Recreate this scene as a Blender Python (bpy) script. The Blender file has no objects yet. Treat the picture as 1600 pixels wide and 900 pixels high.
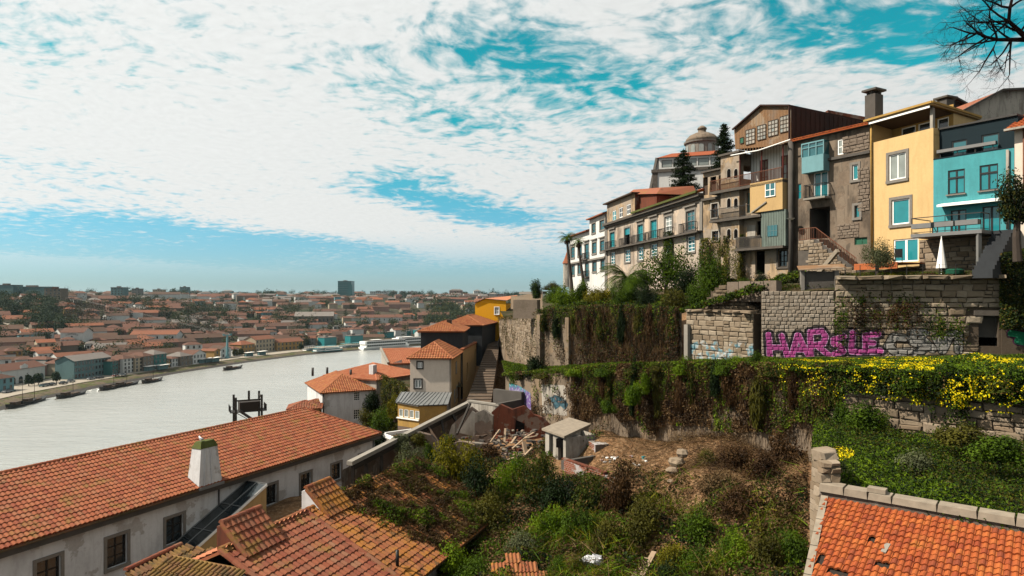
import bpy, math, random
import numpy as np
from mathutils import Vector, Matrix
R = math.radians
random.seed(7); rng = np.random.default_rng(11)
SC = bpy.context.scene
COL = SC.collection
# ---------------------------------------------------------------- camera, sky, sun, exposure
F = 1040.0; HOR = 462.0            # focal length and horizon row, in pixels of the 1600 x 900 photograph
cam = bpy.data.cameras.new('camera'); camo = bpy.data.objects.new('camera', cam); COL.objects.link(camo)
cam.sensor_width = 36.0; cam.lens = 36.0 * F / 1600.0
cam.shift_y = (HOR - 450.0) / 1600.0
cam.clip_start = 0.5; cam.clip_end = 12000
camo.location = (0, 0, 0); camo.rotation_euler = (R(90), 0, 0)
SC.camera = camo
SUN_AZ = math.atan2(-0.99, -0.10)     # compass angle from +Y towards +X
SUN_EL = R(47)
to_sun = Vector((math.sin(SUN_AZ) * math.cos(SUN_EL), math.cos(SUN_AZ) * math.cos(SUN_EL), math.sin(SUN_EL)))
sl = bpy.data.lights.new('sun', 'SUN'); sl.energy = 5.0; sl.angle = R(0.55); sl.color = (1.0, 0.90, 0.76)
so = bpy.data.objects.new('sun', sl); COL.objects.link(so)
so.rotation_euler = to_sun.to_track_quat('Z', 'Y').to_euler()
SC.view_settings.view_transform = 'Standard'; SC.view_settings.look = 'None'
SC.view_settings.exposure = 1.1; SC.view_settings.gamma = 1.0; SC.view_settings.use_curve_mapping = False
SC.cycles.max_bounces = 6; SC.cycles.diffuse_bounces = 1; SC.cycles.glossy_bounces = 2
SC.cycles.transmission_bounces = 3; SC.cycles.transparent_max_bounces = 6; SC.cycles.volume_bounces = 0
SC.cycles.caustics_reflective = False; SC.cycles.caustics_refractive = False
SC.cycles.use_denoising = True
# ---------------------------------------------------------------- node helpers
class NT:
 def __init__(s, tree): s.t = tree
 def n(s, typ, ins=(), out=0, **props):
  nd = s.t.nodes.new(typ)
  for k, v in props.items(): setattr(nd, k, v)
  items = ins.items() if isinstance(ins, dict) else enumerate(ins)
  for k, v in items:
   if v is None: continue
   sock = nd.inputs[k]
   if isinstance(v, bpy.types.NodeSocket): s.t.links.new(v, sock)
   else:
    if sock.type == 'RGBA' and hasattr(v, '__len__') and len(v) == 3: v = (*v, 1)
    sock.default_value = v
  return nd if out is None else nd.outputs[out]
 def m(s, op, a, b=None, c=None, clamp=False):
  return s.n('ShaderNodeMath', (a, b, c), operation=op, use_clamp=clamp)
 def vm(s, op, a, b=None, out=0):
  return s.n('ShaderNodeVectorMath', (a, b), out=out, operation=op)
 def mix(s, f, a, b, mode='MIX'):
  nd = s.n('ShaderNodeMix', {}, out=None, data_type='RGBA', blend_type=mode)
  for i, v in ((0, f), (6, a), (7, b)):
   if isinstance(v, bpy.types.NodeSocket): s.t.links.new(v, nd.inputs[i])
   else: nd.inputs[i].default_value = v if i == 0 else ((*v, 1) if len(v) == 3 else v)
  return nd.outputs[2]
 def noise(s, vec, scale, detail=3, rough=0.55, dist=0.0, out=0):
  return s.n('ShaderNodeTexNoise', {'Vector': vec, 'Scale': scale, 'Detail': detail, 'Roughness': rough, 'Distortion': dist}, out=out)
 def step(s, x, lo, hi):
  return s.n('ShaderNodeMapRange', {0: x, 1: lo, 2: hi, 3: 0.0, 4: 1.0}, interpolation_type='SMOOTHSTEP')
 def mapv(s, vec, scale=(1, 1, 1), loc=(0, 0, 0)):
  return s.n('ShaderNodeMapping', {'Vector': vec, 'Scale': scale, 'Location': loc})
 def seg(s, p, a, b):                       # distance from p to the segment a-b
  a = Vector(a); b = Vector(b); ab = b - a
  pa = s.vm('SUBTRACT', p, tuple(a))
  h = s.m('DIVIDE', s.vm('DOT_PRODUCT', pa, tuple(ab), out=1), max(ab.dot(ab), 1e-6), clamp=True)
  nd = s.n('ShaderNodeVectorMath', {0: tuple(ab)}, out=None, operation='SCALE'); s.t.links.new(h, nd.inputs[3])
  return s.vm('LENGTH', s.vm('SUBTRACT', pa, nd.outputs[0]), out=1)
 def mn(s, lst):
  r = lst[0]
  for x in lst[1:]: r = s.m('MINIMUM', r, x)
  return r
# ---------------------------------------------------------------- world: Nishita sky with a sheet of altocumulus
W = bpy.data.worlds.new('World'); SC.world = W; W.use_nodes = True
nt = W.node_tree; nt.nodes.clear(); g = NT(nt)
sky = g.n('ShaderNodeTexSky', (), out=None, sky_type='NISHITA', sun_disc=False, sun_elevation=SUN_EL, sun_rotation=SUN_AZ, altitude=60, air_density=1.0, dust_density=0.6, ozone_density=3.0)
gen = g.n('ShaderNodeTexCoord', (), out=0)
dirn = g.vm('NORMALIZE', gen)
sep = g.n('ShaderNodeSeparateXYZ', (dirn,), out=None)
skyc = g.mix(1.0, sky.outputs[0], g.mix(g.step(sep.outputs[2], 0.0, 0.30), (0.072, 0.102, 0.130), (0.012, 0.150, 0.108)), 'MULTIPLY')
zc = g.m('ADD', g.m('MAXIMUM', sep.outputs[2], 0.0), 0.10)
uv = g.n('ShaderNodeCombineXYZ', (g.m('DIVIDE', sep.outputs[0], zc), g.m('DIVIDE', sep.outputs[1], zc), 0.0))
wob = g.noise(uv, 0.9, 3, out=1)
uvw = g.vm('ADD', uv, g.n('ShaderNodeVectorMath', {0: g.vm('SUBTRACT', wob, (0.5, 0.5, 0.5)), 3: 0.55}, operation='SCALE'))
uvs = g.mapv(uvw, (1.0, 1.0, 1.0), (3.7, 1.3, 0))
big = g.noise(uvs, 0.55, 3, 0.5)
cell = g.noise(g.mapv(uvw, (11.0, 11.0, 1.0), (1.0, 0.3, 0)), 1.0, 3, 0.5, 0.3)
fine = g.noise(g.mapv(uvw, (26, 26, 1.0)), 1.0, 4, 0.6, 0.2)
gaps = []
for a, b, r0, r1, k in (((-3.6, 4.4, 0), (-1.7, 6.3, 0), 0.55, 1.35, 0.62), ((-1.2, 7.2, 0), (0.2, 7.4, 0), 0.2, 1.4, 0.5),
      ((-0.62, 3.9, 0), (-0.15, 4.45, 0), 0.0, 0.6, 0.75), ((0.57, 1.97, 0), (1.25, 1.88, 0), 0.0, 0.48, 0.58),
      ((0.0, 2.1, 0), (0.35, 2.4, 0), 0.0, 0.55, 0.55), ((-0.45, 2.3, 0), (-0.2, 2.6, 0), 0.0, 0.5, 0.30)):
 d = g.seg(uvw, a, b)
 gaps.append(g.m('MULTIPLY', g.m('SUBTRACT', 1.0, g.step(d, r0, r1)), k))
gap = gaps[0]
for x in gaps[1:]: gap = g.m('MAXIMUM', gap, x)
cov = g.m('ADD', g.m('MULTIPLY', g.m('SUBTRACT', big, 0.5), 1.5), g.m('ADD', g.m('MULTIPLY', g.m('SUBTRACT', cell, 0.5), 1.35), g.m('MULTIPLY', g.m('SUBTRACT', fine, 0.5), 0.6)))
cov = g.m('SUBTRACT', g.m('ADD', cov, 0.56), gap)
cl = g.step(cov, -0.10, 0.52)
cl = g.m('MULTIPLY', cl, g.step(sep.outputs[2], 0.015, 0.10))
lum = g.m('ADD', 0.77, g.m('MULTIPLY', g.m('SUBTRACT', fine, 0.5), 0.16))
lum = g.m('ADD', lum, g.m('MULTIPLY', g.vm('DOT_PRODUCT', dirn, tuple(to_sun), out=1), 0.18))
ccol = g.n('ShaderNodeVectorMath', {0: (1.0, 1.02, 1.0), 3: lum}, operation='SCALE')
final = g.mix(cl, skyc, ccol)
bg = g.n('ShaderNodeBackground', {0: final, 1: 0.47})
wo = g.n('ShaderNodeOutputWorld', (), out=None); nt.links.new(bg, wo.inputs[0])
# ---------------------------------------------------------------- geometry helpers
def P(px, py, Y): return Vector(((px - 800.0) / F * Y, Y, (HOR - py) / F * Y))
def PZ(px, py, z): return P(px, py, z * F / (HOR - py))
ORG = {}
def link(o, parent=None):
 COL.objects.link(o)
 if parent is not None: o.parent = parent
 return o
def tag(o, label=None, cat=None, group=None, kind=None):
 if label: o['label'] = label
 if cat: o['category'] = cat
 if group: o['group'] = group
 if kind: o['kind'] = kind
 return o
def thing(name, loc, label, cat, group=None):
 o = bpy.data.objects.new(name, None); o.empty_display_size = 0.5; link(o); o.location = loc
 ORG[o.name] = Vector(loc); return tag(o, label, cat, group)
class Frame:
 """A vertical facade: O on the ground plan, U along it (to the right seen from outside), N outward."""
 def __init__(s, a, b):
  a = Vector((a[0], a[1], 0)); b = Vector((b[0], b[1], 0))
  s.O = a; s.U = (b - a).normalized(); s.len = (b - a).length
  s.N = Vector((s.U.y, -s.U.x, 0)); s.Z = Vector((0, 0, 1))
 def p(s, u, d, z): return s.O + s.U * u + s.N * d + s.Z * z
 def px(s, x, y, d=0.0):
  r = Vector(((x - 800) / F, 1, (HOR - y) / F)); o = s.O + s.N * d
  t = o.dot(s.N) / r.dot(s.N); q = r * t
  return (q - o).dot(s.U), q.z
 def rect(s, x0, y0, x1, y1, d=0.0):          # an upright rectangle from its pixel box
  ym = (y0 + y1) / 2; xm = (x0 + x1) / 2
  u0 = s.px(x0, ym, d)[0]; u1 = s.px(x1, ym, d)[0]; z1 = s.px(xm, y0, d)[1]; z0 = s.px(xm, y1, d)[1]
  return u0, u1, z0, z1
 def side(s, u, out=1):                        # frame of the end wall at u (out=1: the end seen at larger u)
  a = s.p(u, 0, 0)
  return Frame(a, a - s.N) if out > 0 else Frame(a - s.N * 1.0, a)
class MB:
 def __init__(s): s.v = []; s.f = []; s.m = []
 def poly(s, pts, mi=0):
  b = len(s.v); s.v += [Vector(p) for p in pts]; s.f.append(tuple(range(b, b + len(pts)))); s.m.append(mi); return s
 def hexa(s, c, mi=0):                         # 8 corners: bottom ring 0-3 (counter-clockwise), top ring 4-7
  b = len(s.v); s.v += [Vector(p) for p in c]
  for q in ((3, 2, 1, 0), (4, 5, 6, 7), (0, 1, 5, 4), (1, 2, 6, 5), (2, 3, 7, 6), (3, 0, 4, 7)):
   s.f.append(tuple(b + i for i in q)); s.m.append(mi)
  return s
 def box(s, c, sz, rz=0.0, mi=0):
  c = Vector(c); x, y, z = (k / 2 for k in sz); ca, sa = math.cos(rz), math.sin(rz)
  U = Vector((ca, sa, 0)) * x; V = Vector((-sa, ca, 0)) * y; Zv = Vector((0, 0, z))
  return s.hexa([c - U - V - Zv, c + U - V - Zv, c + U + V - Zv, c - U + V - Zv, c - U - V + Zv, c + U - V + Zv, c + U + V + Zv, c - U + V + Zv], mi)
 def fbox(s, fr, u0, u1, d0, d1, z0, z1, mi=0):
  p = fr.p
  return s.hexa([p(u0, d1, z0), p(u1, d1, z0), p(u1, d0, z0), p(u0, d0, z0), p(u0, d1, z1), p(u1, d1, z1), p(u1, d0, z1), p(u0, d0, z1)], mi)
 def beam(s, a, b, w, h, mi=0, up=(0, 0, 1)):
  a = Vector(a); b = Vector(b); t = (b - a).normalized(); up = Vector(up)
  if abs(t.dot(up)) > 0.98: up = Vector((1, 0, 0))
  x = t.cross(up).normalized() * (w / 2); y = x.cross(t).normalized() * (h / 2)
  return s.hexa([a - x - y, a + x - y, b + x - y, b - x - y, a - x + y, a + x + y, b + x + y, b - x + y], mi)
 def tube(s, pts, rads, n=6, mi=0):
  pts = [Vector(p) for p in pts]; b = len(s.v); k = len(pts)
  if not hasattr(rads, '__len__'): rads = [rads] * k
  for i, p in enumerate(pts):
   t = (pts[min(i + 1, k - 1)] - pts[max(i - 1, 0)]).normalized()
   a = Vector((0, 0, 1)) if abs(t.z) < 0.9 else Vector((1, 0, 0))
   x = t.cross(a).normalized(); y = t.cross(x)
   for j in range(n):
    an = 2 * math.pi * j / n; s.v.append(p + (x * math.cos(an) + y * math.sin(an)) * rads[i])
  for i in range(k - 1):
   for j in range(n):
    s.f.append((b + i * n + j, b + i * n + (j + 1) % n, b + (i + 1) * n + (j + 1) % n, b + (i + 1) * n + j)); s.m.append(mi)
  s.f.append(tuple(b + j for j in range(n))[::-1]); s.m.append(mi)
  s.f.append(tuple(b + (k - 1) * n + j for j in range(n))); s.m.append(mi)
  return s
 def lathe(s, prof, c, n=16, mi=0):            # prof: (radius, z) pairs
  c = Vector(c); b = len(s.v)
  for r, z in prof:
   for j in range(n):
    an = 2 * math.pi * j / n; s.v.append(c + Vector((r * math.cos(an), r * math.sin(an), z)))
  for i in range(len(prof) - 1):
   for j in range(n):
    s.f.append((b + i * n + j, b + i * n + (j + 1) % n, b + (i + 1) * n + (j + 1) % n, b + (i + 1) * n + j)); s.m.append(mi)
  s.f.append(tuple(b + j for j in range(n))[::-1]); s.m.append(mi)
  s.f.append(tuple(b + (len(prof) - 1) * n + j for j in range(n))); s.m.append(mi)
  return s
 def mesh(s, name, mats, org=Vector((0, 0, 0)), smooth=False):
  me = bpy.data.meshes.new(name)
  me.from_pydata([tuple(v - org) for v in s.v], [], s.f)
  for m_ in (mats if isinstance(mats, (list, tuple)) else [mats]): me.materials.append(MATS[m_])
  if any(s.m): me.polygons.foreach_set('material_index', s.m)
  if smooth: me.polygons.foreach_set('use_smooth', [True] * len(s.f))
  me.update(); return me
 def build(s, name, mats, parent=None, smooth=False):
  if parent is not None: org = ORG[parent.name]
  else:
   a = np.array([tuple(v) for v in s.v]); c = (a.max(0) + a.min(0)) / 2; org = Vector((c[0], c[1], a[:, 2].min()))
  o = bpy.data.objects.new(name, s.mesh(name, mats, org, smooth)); link(o, parent)
  if parent is None: o.location = org
  ORG[o.name] = org
  return o
def piece(name, me, parent, mat4):                # one small repeated piece with shared mesh data
 o = bpy.data.objects.new(name, me); link(o, parent)
 o.matrix_local = Matrix.Translation(-ORG[parent.name]) @ mat4
 return o
def basis(O, X, Y, Zv):
 return Matrix(((X.x, Y.x, Zv.x, O.x), (X.y, Y.y, Zv.y, O.y), (X.z, Y.z, Zv.z, O.z), (0, 0, 0, 1)))
def np_mesh(name, V, Fq, mats, mi=None, smooth=False, isl=0):
 me = bpy.data.meshes.new(name); k = Fq.shape[1]
 me.vertices.add(len(V)); me.vertices.foreach_set('co', V.astype(np.float32).ravel())
 me.loops.add(Fq.size); me.loops.foreach_set('vertex_index', Fq.astype(np.int32).ravel())
 me.polygons.add(len(Fq)); me.polygons.foreach_set('loop_start', np.arange(0, Fq.size, k, dtype=np.int32))
 me.polygons.foreach_set('loop_total', np.full(len(Fq), k, dtype=np.int32))
 for m_ in (mats if isinstance(mats, (list, tuple)) else [mats]): me.materials.append(MATS[m_])
 if mi is not None: me.polygons.foreach_set('material_index', mi.astype(np.int32))
 me.polygons.foreach_set('use_smooth', np.full(len(Fq), bool(smooth)))
 me.update(calc_edges=True)
 if isl:
  a = me.attributes.new('rnd', 'FLOAT', 'POINT'); a.data.foreach_set('value', np.repeat(rng.random(len(V) // isl), isl).astype(np.float32))
 return me
def put(name, me, parent=None, loc=(0, 0, 0), rz=0.0, sc=(1, 1, 1)):
 o = bpy.data.objects.new(name, me); link(o, parent); o.location = loc; o.rotation_euler = (0, 0, rz); o.scale = sc
 ORG[o.name] = Vector(loc) if parent is None else ORG[parent.name]
 return o
def vnoise(x, y, s=1.0, seed=0):                  # smooth value noise in 0..1, vectorised
 x = np.asarray(x, dtype=float) / s + seed * 17.31; y = np.asarray(y, dtype=float) / s + seed * 9.77
 xi = np.floor(x); yi = np.floor(y); fx = x - xi; fy = y - yi
 fx = fx * fx * (3 - 2 * fx); fy = fy * fy * (3 - 2 * fy)
 def h(a, b):
  q = np.sin(a * 127.1 + b * 311.7 + 0.13) * 43758.5453
  return q - np.floor(q)
 return (h(xi, yi) * (1 - fx) + h(xi + 1, yi) * fx) * (1 - fy) + (h(xi, yi + 1) * (1 - fx) + h(xi + 1, yi + 1) * fx) * fy
def fbm(x, y, s=1.0, seed=0): return (vnoise(x, y, s, seed) * 0.55 + vnoise(x, y, s / 2.1, seed + 3) * 0.3 + vnoise(x, y, s / 4.3, seed + 5) * 0.15)
def inpoly(u, v, poly):
 u = np.asarray(u); v = np.asarray(v); r = np.zeros(u.shape, bool); n = len(poly)
 for i in range(n):
  x0, y0 = poly[i]; x1, y1 = poly[(i + 1) % n]
  if y0 == y1: continue
  c = ((y0 > v) != (y1 > v)) & (u < (x1 - x0) * (v - y0) / (y1 - y0) + x0)
  r ^= c
 return r
# ---------------------------------------------------------------- materials
MATS = {}
def newmat(name):
 m = bpy.data.materials.new(name); m.use_nodes = True; m.node_tree.nodes.clear(); MATS[name] = m
 return NT(m.node_tree)
ALB = 0.55                                        # base colours scaled down to deepen shade; raised exposure restores sunlit faces
def finish(g, col, rough=0.8, bump=None, bstr=0.3, bdist=0.02, spec=0.3, metal=0.0, k=None):
 k = ALB if k is None else k; col = g.mix(1.0, col, (k, k, k), 'MULTIPLY')
 ins = {'Base Color': col, 'Roughness': rough, 'Metallic': metal, 'Specular IOR Level': spec}
 if bump is not None: ins['Normal'] = g.n('ShaderNodeBump', {'Strength': bstr, 'Distance': bdist, 'Height': bump})
 b = g.n('ShaderNodeBsdfPrincipled', ins)
 o = g.n('ShaderNodeOutputMaterial', (), out=None); g.t.links.new(b, o.inputs[0])
def pos(g): return g.n('ShaderNodeNewGeometry', (), out=0)
def rnd(g):                                       # one random number per piece, loose or joined
 a = g.n('ShaderNodeObjectInfo', (), out=None).outputs['Random']
 b = g.n('ShaderNodeAttribute', (), out=None, attribute_name='rnd').outputs['Fac']
 return g.m('FRACT', g.m('ADD', a, b))
def plain(name, c, rough=0.6, spec=0.3, metal=0.0, var=0.12, scale=3.0, bstr=0.1):
 g = newmat(name); p = pos(g); n = g.noise(p, scale, 4)
 k = g.m('ADD', 1 - var, g.m('MULTIPLY', n, 2 * var))
 finish(g, g.n('ShaderNodeVectorMath', {0: tuple(c), 3: k}, operation='SCALE'), rough, n, bstr, 0.01, spec, metal, 1.0 if name in ('white_paint', 'canvas') or 'glass' in name and name != 'glass_pale' else None)
def plaster(name, c, stain=(0.12, 0.10, 0.08), amt=0.5, patch=None, pamt=0.0, rough=0.9, scale=1.0, seed=0.0):
 """Weathered render: fine mottling, rain streaks running down, patches where the coat came off."""
 g = newmat(name); p = g.mapv(pos(g), (1, 1, 1), (seed, seed * 0.7, 0))
 fine = g.noise(p, 6 * scale, 5, 0.65); big = g.noise(p, 0.45 * scale, 4, 0.6)
 col = g.mix(g.m('MULTIPLY', big, 0.5), c, tuple(k * 0.72 for k in c))
 streak = g.noise(g.mapv(p, (1.9, 1.9, 0.30)), 1.0 * scale, 5, 0.7, 0.6)
 s = g.m('MULTIPLY', g.step(streak, 0.44, 0.66), amt)
 col = g.mix(s, col, stain)
 blot = g.step(g.noise(p, 1.3 * scale, 6, 0.7), 0.55, 0.72)
 col = g.mix(g.m('MULTIPLY', blot, amt * 0.6), col, stain)
 h = fine
 if patch:
  e = g.step(g.noise(p, 0.55 * scale, 6, 0.62), 0.62 - pamt * 0.22, 0.65 - pamt * 0.22)
  pc = g.mix(g.noise(p, 5, 3), patch, tuple(k * 0.55 for k in patch))
  col = g.mix(e, col, pc); h = g.m('SUBTRACT', fine, g.m('MULTIPLY', e, 1.2))
 col = g.mix(0.35, col, g.mix(fine, tuple(k * 0.6 for k in c), tuple(min(1, k * 1.25) for k in c)))
 soot = g.step(g.noise(g.mapv(p, (1, 1, .6)), 0.33 * scale, 5, 0.65), 0.5, 0.68); col = g.mix(g.m('MULTIPLY', soot, amt * 0.62), col, tuple(k * 0.6 for k in stain))
 finish(g, col, rough, h, 0.35, 0.02, 0.2, 0.0, 0.74 if 'white' in name else None)
def tilemat(name, cols, moss=0.3, mossc=((0.30, 0.16, 0.02), (0.07, 0.06, 0.02)), seed=0.0):
 g = newmat(name); p = g.mapv(pos(g), (1, 1, 1), (seed, 0, seed))
 r = rnd(g); ramp = g.n('ShaderNodeValToRGB', (r,), out=None)
 el = ramp.color_ramp.elements
 while len(el) < len(cols): el.new(0.5)
 for i, c in enumerate(cols): el[i].position = i / (len(cols) - 1); el[i].color = (*c, 1)
 col = g.mix(g.m('MULTIPLY', g.noise(p, 9, 4, 0.7), 0.55), ramp.outputs[0], (0.10, 0.045, 0.03))
 a = g.step(g.m('ADD', g.noise(p, 0.9, 5, 0.7), g.m('MULTIPLY', g.noise(p, 11, 3), 0.22)), 0.78 - moss * 0.35, 0.90 - moss * 0.3)
 b = g.step(g.noise(g.mapv(p, (1, 1, 1), (5, 3, 1)), 2.2, 5, 0.75), 0.66 - moss * 0.24, 0.80 - moss * 0.22)
 col = g.mix(g.m('MULTIPLY', a, 0.75), col, mossc[0]); col = g.mix(g.m('MULTIPLY', b, 0.8), col, mossc[1])
 finish(g, col, 0.85, g.noise(p, 22, 4), 0.4, 0.01, 0.25)
def leafmat(name, c0, c1, trans=0.35, c2=None, k2=0.12):
 g = newmat(name); r = rnd(g); p = pos(g)
 f = g.m('ADD', g.m('MULTIPLY', r, 0.38), g.m('MULTIPLY', g.step(g.noise(p, 1.1, 4), 0.36, 0.66), 0.62))
 col = g.mix(f, tuple(k * 0.55 for k in c0), tuple(k * (0.78 if 'petal' in name else 0.70) for k in c1))
 if c2: col = g.mix(g.step(r, 1 - k2, 1 - k2 + 0.01), col, c2)
 d = g.n('ShaderNodeBsdfPrincipled', {'Base Color': col, 'Roughness': 0.6, 'Specular IOR Level': 0.06})
 t = g.n('ShaderNodeBsdfTranslucent', {0: g.mix(1.0, col, (1.25, 1.2, 0.5), 'MULTIPLY')})
 s = g.n('ShaderNodeMixShader', (trans, d, t))
 o = g.n('ShaderNodeOutputMaterial', (), out=None); g.t.links.new(s, o.inputs[0])
def stonemat(name, cols, lichen=0.4, painter=None, seed=0.0):
 g = newmat(name); p0 = pos(g); p = g.mapv(p0, (1, 1, 1), (seed, seed, 0)); r = rnd(g)
 ramp = g.n('ShaderNodeValToRGB', (r,), out=None); el = ramp.color_ramp.elements
 while len(el) < len(cols): el.new(0.5)
 for i, c in enumerate(cols): el[i].position = i / (len(cols) - 1); el[i].color = (*c, 1)
 n = g.noise(p, 7, 6, 0.7); col = g.mix(g.m('MULTIPLY', n, 0.8), ramp.outputs[0], tuple(k * 0.45 for k in cols[0]))
 col = g.mix(g.m('MULTIPLY', g.step(g.noise(p, 0.7, 5, 0.7), 0.50, 0.75), lichen), col, (0.06, 0.052, 0.03))
 col = g.mix(g.m('MULTIPLY', g.step(g.noise(p, 3.1, 4, 0.7), 0.6, 0.75), lichen * 0.8), col, (0.20, 0.17, 0.10))
 if painter: col = painter(g, p0, col, n)
 finish(g, col, 0.9, n, 0.55, 0.03, 0.15, 0.0, ALB * 1.3)
plain('glass', (0.012, 0.075, 0.088), 0.06, 0.9, var=0.5, scale=0.8, bstr=0.02)  # dark room and reflected teal sky put into one opaque colour
plain('glass_dark', (0.012, 0.016, 0.018), 0.08, 0.7, var=0.5, scale=0.9, bstr=0.02)
plain('glass_sky_teal', (0.010, 0.135, 0.155), 0.12, 0.6, var=0.4, scale=0.7, bstr=0.02)  # teal sky reflection put into the pane colour
plain('glass_grey', (0.16, 0.18, 0.17), 0.3, 0.5, var=0.5, scale=1.2, bstr=0.02)
plain('glass_pale', (0.34, 0.33, 0.29), 0.35, 0.5, var=0.4, scale=1.2, bstr=0.02)
plain('white_paint', (0.62, 0.62, 0.60), 0.5, var=0.12)
plain('grey_paint', (0.20, 0.20, 0.20), 0.6, var=0.2)
plain('black_metal', (0.012, 0.014, 0.015), 0.5, var=0.2)
plain('dark_iron', (0.035, 0.032, 0.03), 0.6, var=0.3)
plain('zinc', (0.20, 0.21, 0.21), 0.45, 0.5, var=0.3, scale=1.5)
plain('rust_metal', (0.16, 0.055, 0.025), 0.85, var=0.5, scale=2.5)
plain('red_wood', (0.15, 0.022, 0.015), 0.6, var=0.25)
plain('brown_wood', (0.07, 0.04, 0.022), 0.75, var=0.35)
plain('dark_wood', (0.022, 0.016, 0.011), 0.8, var=0.4)
plain('pale_wood', (0.36, 0.26, 0.17), 0.85, var=0.35)
plain('deck_wood', (0.46, 0.12, 0.03), 0.6, var=0.2)
plain('teal_wood', (0.02, 0.32, 0.36), 0.5, var=0.15)
plain('green_paint', (0.01, 0.11, 0.06), 0.6, var=0.2)
plain('granite', (0.22, 0.20, 0.175), 0.85, var=0.3, scale=5)
plain('granite_dark', (0.10, 0.085, 0.07), 0.88, var=0.4, scale=3)
plain('granite_pale', (0.30, 0.25, 0.19), 0.88, var=0.5, scale=3.5, bstr=0.6)
plain('concrete', (0.30, 0.275, 0.235), 0.9, var=0.3, scale=1.6, bstr=0.3)
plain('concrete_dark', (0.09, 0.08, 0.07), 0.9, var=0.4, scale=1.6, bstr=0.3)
plain('void', (0.006, 0.005, 0.005), 0.95, 0.05, var=0.3)
plain('bark', (0.055, 0.04, 0.03), 0.9, var=0.4, scale=8, bstr=0.5)
plain('bark_dark', (0.022, 0.013, 0.012), 0.95, 0.05, var=0.3)
plain('canvas', (0.60, 0.58, 0.54), 0.85, var=0.1)
plain('plastic_white', (0.65, 0.66, 0.70), 0.45, var=0.12, scale=8, bstr=0.6)
plain('boat_black', (0.016, 0.014, 0.012), 0.5, var=0.3)
plain('boat_teal', (0.03, 0.24, 0.26), 0.4, var=0.15)
plain('car_silver', (0.30, 0.33, 0.34), 0.3, 0.6, var=0.05)
plain('car_teal', (0.05, 0.16, 0.18), 0.3, 0.6, var=0.05)
plain('car_dark', (0.025, 0.028, 0.03), 0.3, 0.6, var=0.05)
plain('car_red', (0.28, 0.03, 0.02), 0.3, 0.6, var=0.05)
plain('skin', (0.35, 0.2, 0.14), 0.6, var=0.05)
plaster('wall_white', (0.60, 0.61, 0.62), (0.20, 0.19, 0.18), 0.42, (0.38, 0.35, 0.31), 0.25)
plaster('wall_white_far', (0.62, 0.62, 0.60), (0.2, 0.2, 0.19), 0.3)
plaster('wall_manor', (0.70, 0.56, 0.43), (0.10, 0.072, 0.052), 0.95, (0.50, 0.44, 0.38), 0.75, seed=2)
plaster('wall_decay', (0.54, 0.39, 0.24), (0.03, 0.023, 0.018), 1.0, (0.42, 0.37, 0.32), 0.7, seed=5)
plaster('wall_grey', (0.27, 0.21, 0.155), (0.035, 0.028, 0.022), 0.95, (0.26, 0.19, 0.135), 0.45, seed=8)
plaster('wall_yellow', (0.78, 0.54, 0.25), (0.45, 0.29, 0.11), 0.3, seed=1)
plaster('wall_blue', (0.085, 0.40, 0.44), (0.05, 0.20, 0.22), 0.35, seed=3)
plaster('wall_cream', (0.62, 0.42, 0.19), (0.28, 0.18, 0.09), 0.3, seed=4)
plaster('wall_beige', (0.88, 0.74, 0.62), (0.5, 0.40, 0.32), 0.2, seed=6)
plaster('wall_ochre', (0.52, 0.32, 0.09), (0.20, 0.12, 0.05), 0.45, seed=7)
plaster('wall_orange', (0.95, 0.44, 0.012), (0.55, 0.22, 0.02), 0.12, seed=9)
plaster('wall_pale', (0.50, 0.46, 0.40), (0.10, 0.08, 0.06), 0.8, seed=10)
plaster('wall_ruin', (0.36, 0.32, 0.27), (0.035, 0.026, 0.02), 0.98, (0.13, 0.06, 0.035), 0.8, seed=12)
plaster('wall_retain', (0.31, 0.225, 0.145), (0.06, 0.045, 0.03), 0.75, (0.26, 0.21, 0.16), 0.8, seed=13)
plaster('wall_red', (0.19, 0.055, 0.028), (0.025, 0.014, 0.01), 0.9, (0.30, 0.25, 0.2), 0.25, seed=14)
plaster('slate', (0.045, 0.05, 0.056), (0.02, 0.02, 0.024), 0.5, seed=15)
plaster('slate_teal', (0.008, 0.022, 0.03), (0.005, 0.012, 0.016), 0.3, seed=16)
plaster('rust_sheet', (0.34, 0.23, 0.14), (0.33, 0.31, 0.28), 0.95, (0.27, 0.125, 0.045), 0.85, seed=17)
plaster('rust_dark', (0.055, 0.024, 0.016), (0.02, 0.011, 0.009), 0.7, seed=18)
plaster('green_sheet', (0.20, 0.25, 0.22), (0.07, 0.075, 0.06), 0.85, seed=19)
plaster('moss_roof', (0.16, 0.10, 0.055), (0.05, 0.065, 0.012), 0.7, (0.30, 0.14, 0.07), 0.4, seed=20)
plaster('moss_green', (0.10, 0.12, 0.025), (0.05, 0.035, 0.02), 0.6, seed=23)
plaster('paving', (0.42, 0.37, 0.30), (0.22, 0.19, 0.15), 0.35, seed=21)
plaster('step_stone', (0.15, 0.105, 0.072), (0.03, 0.022, 0.016), 0.6, seed=22)
tilemat('tile_long', ((0.42, 0.105, 0.036), (0.50, 0.155, 0.060), (0.34, 0.072, 0.026), (0.45, 0.17, 0.075)), 0.42, ((0.25, 0.14, 0.03), (0.09, 0.05, 0.02)))
tilemat('tile_near', ((0.33, 0.085, 0.035), (0.41, 0.14, 0.065), (0.27, 0.06, 0.028), (0.36, 0.17, 0.09)), 0.36, ((0.26, 0.15, 0.03), (0.10, 0.06, 0.028)), 3)
tilemat('tile_lichen', ((0.36, 0.10, 0.035), (0.42, 0.16, 0.05), (0.30, 0.08, 0.03)), 0.62, ((0.40, 0.17, 0.016), (0.07, 0.05, 0.018)), 5)
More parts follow.
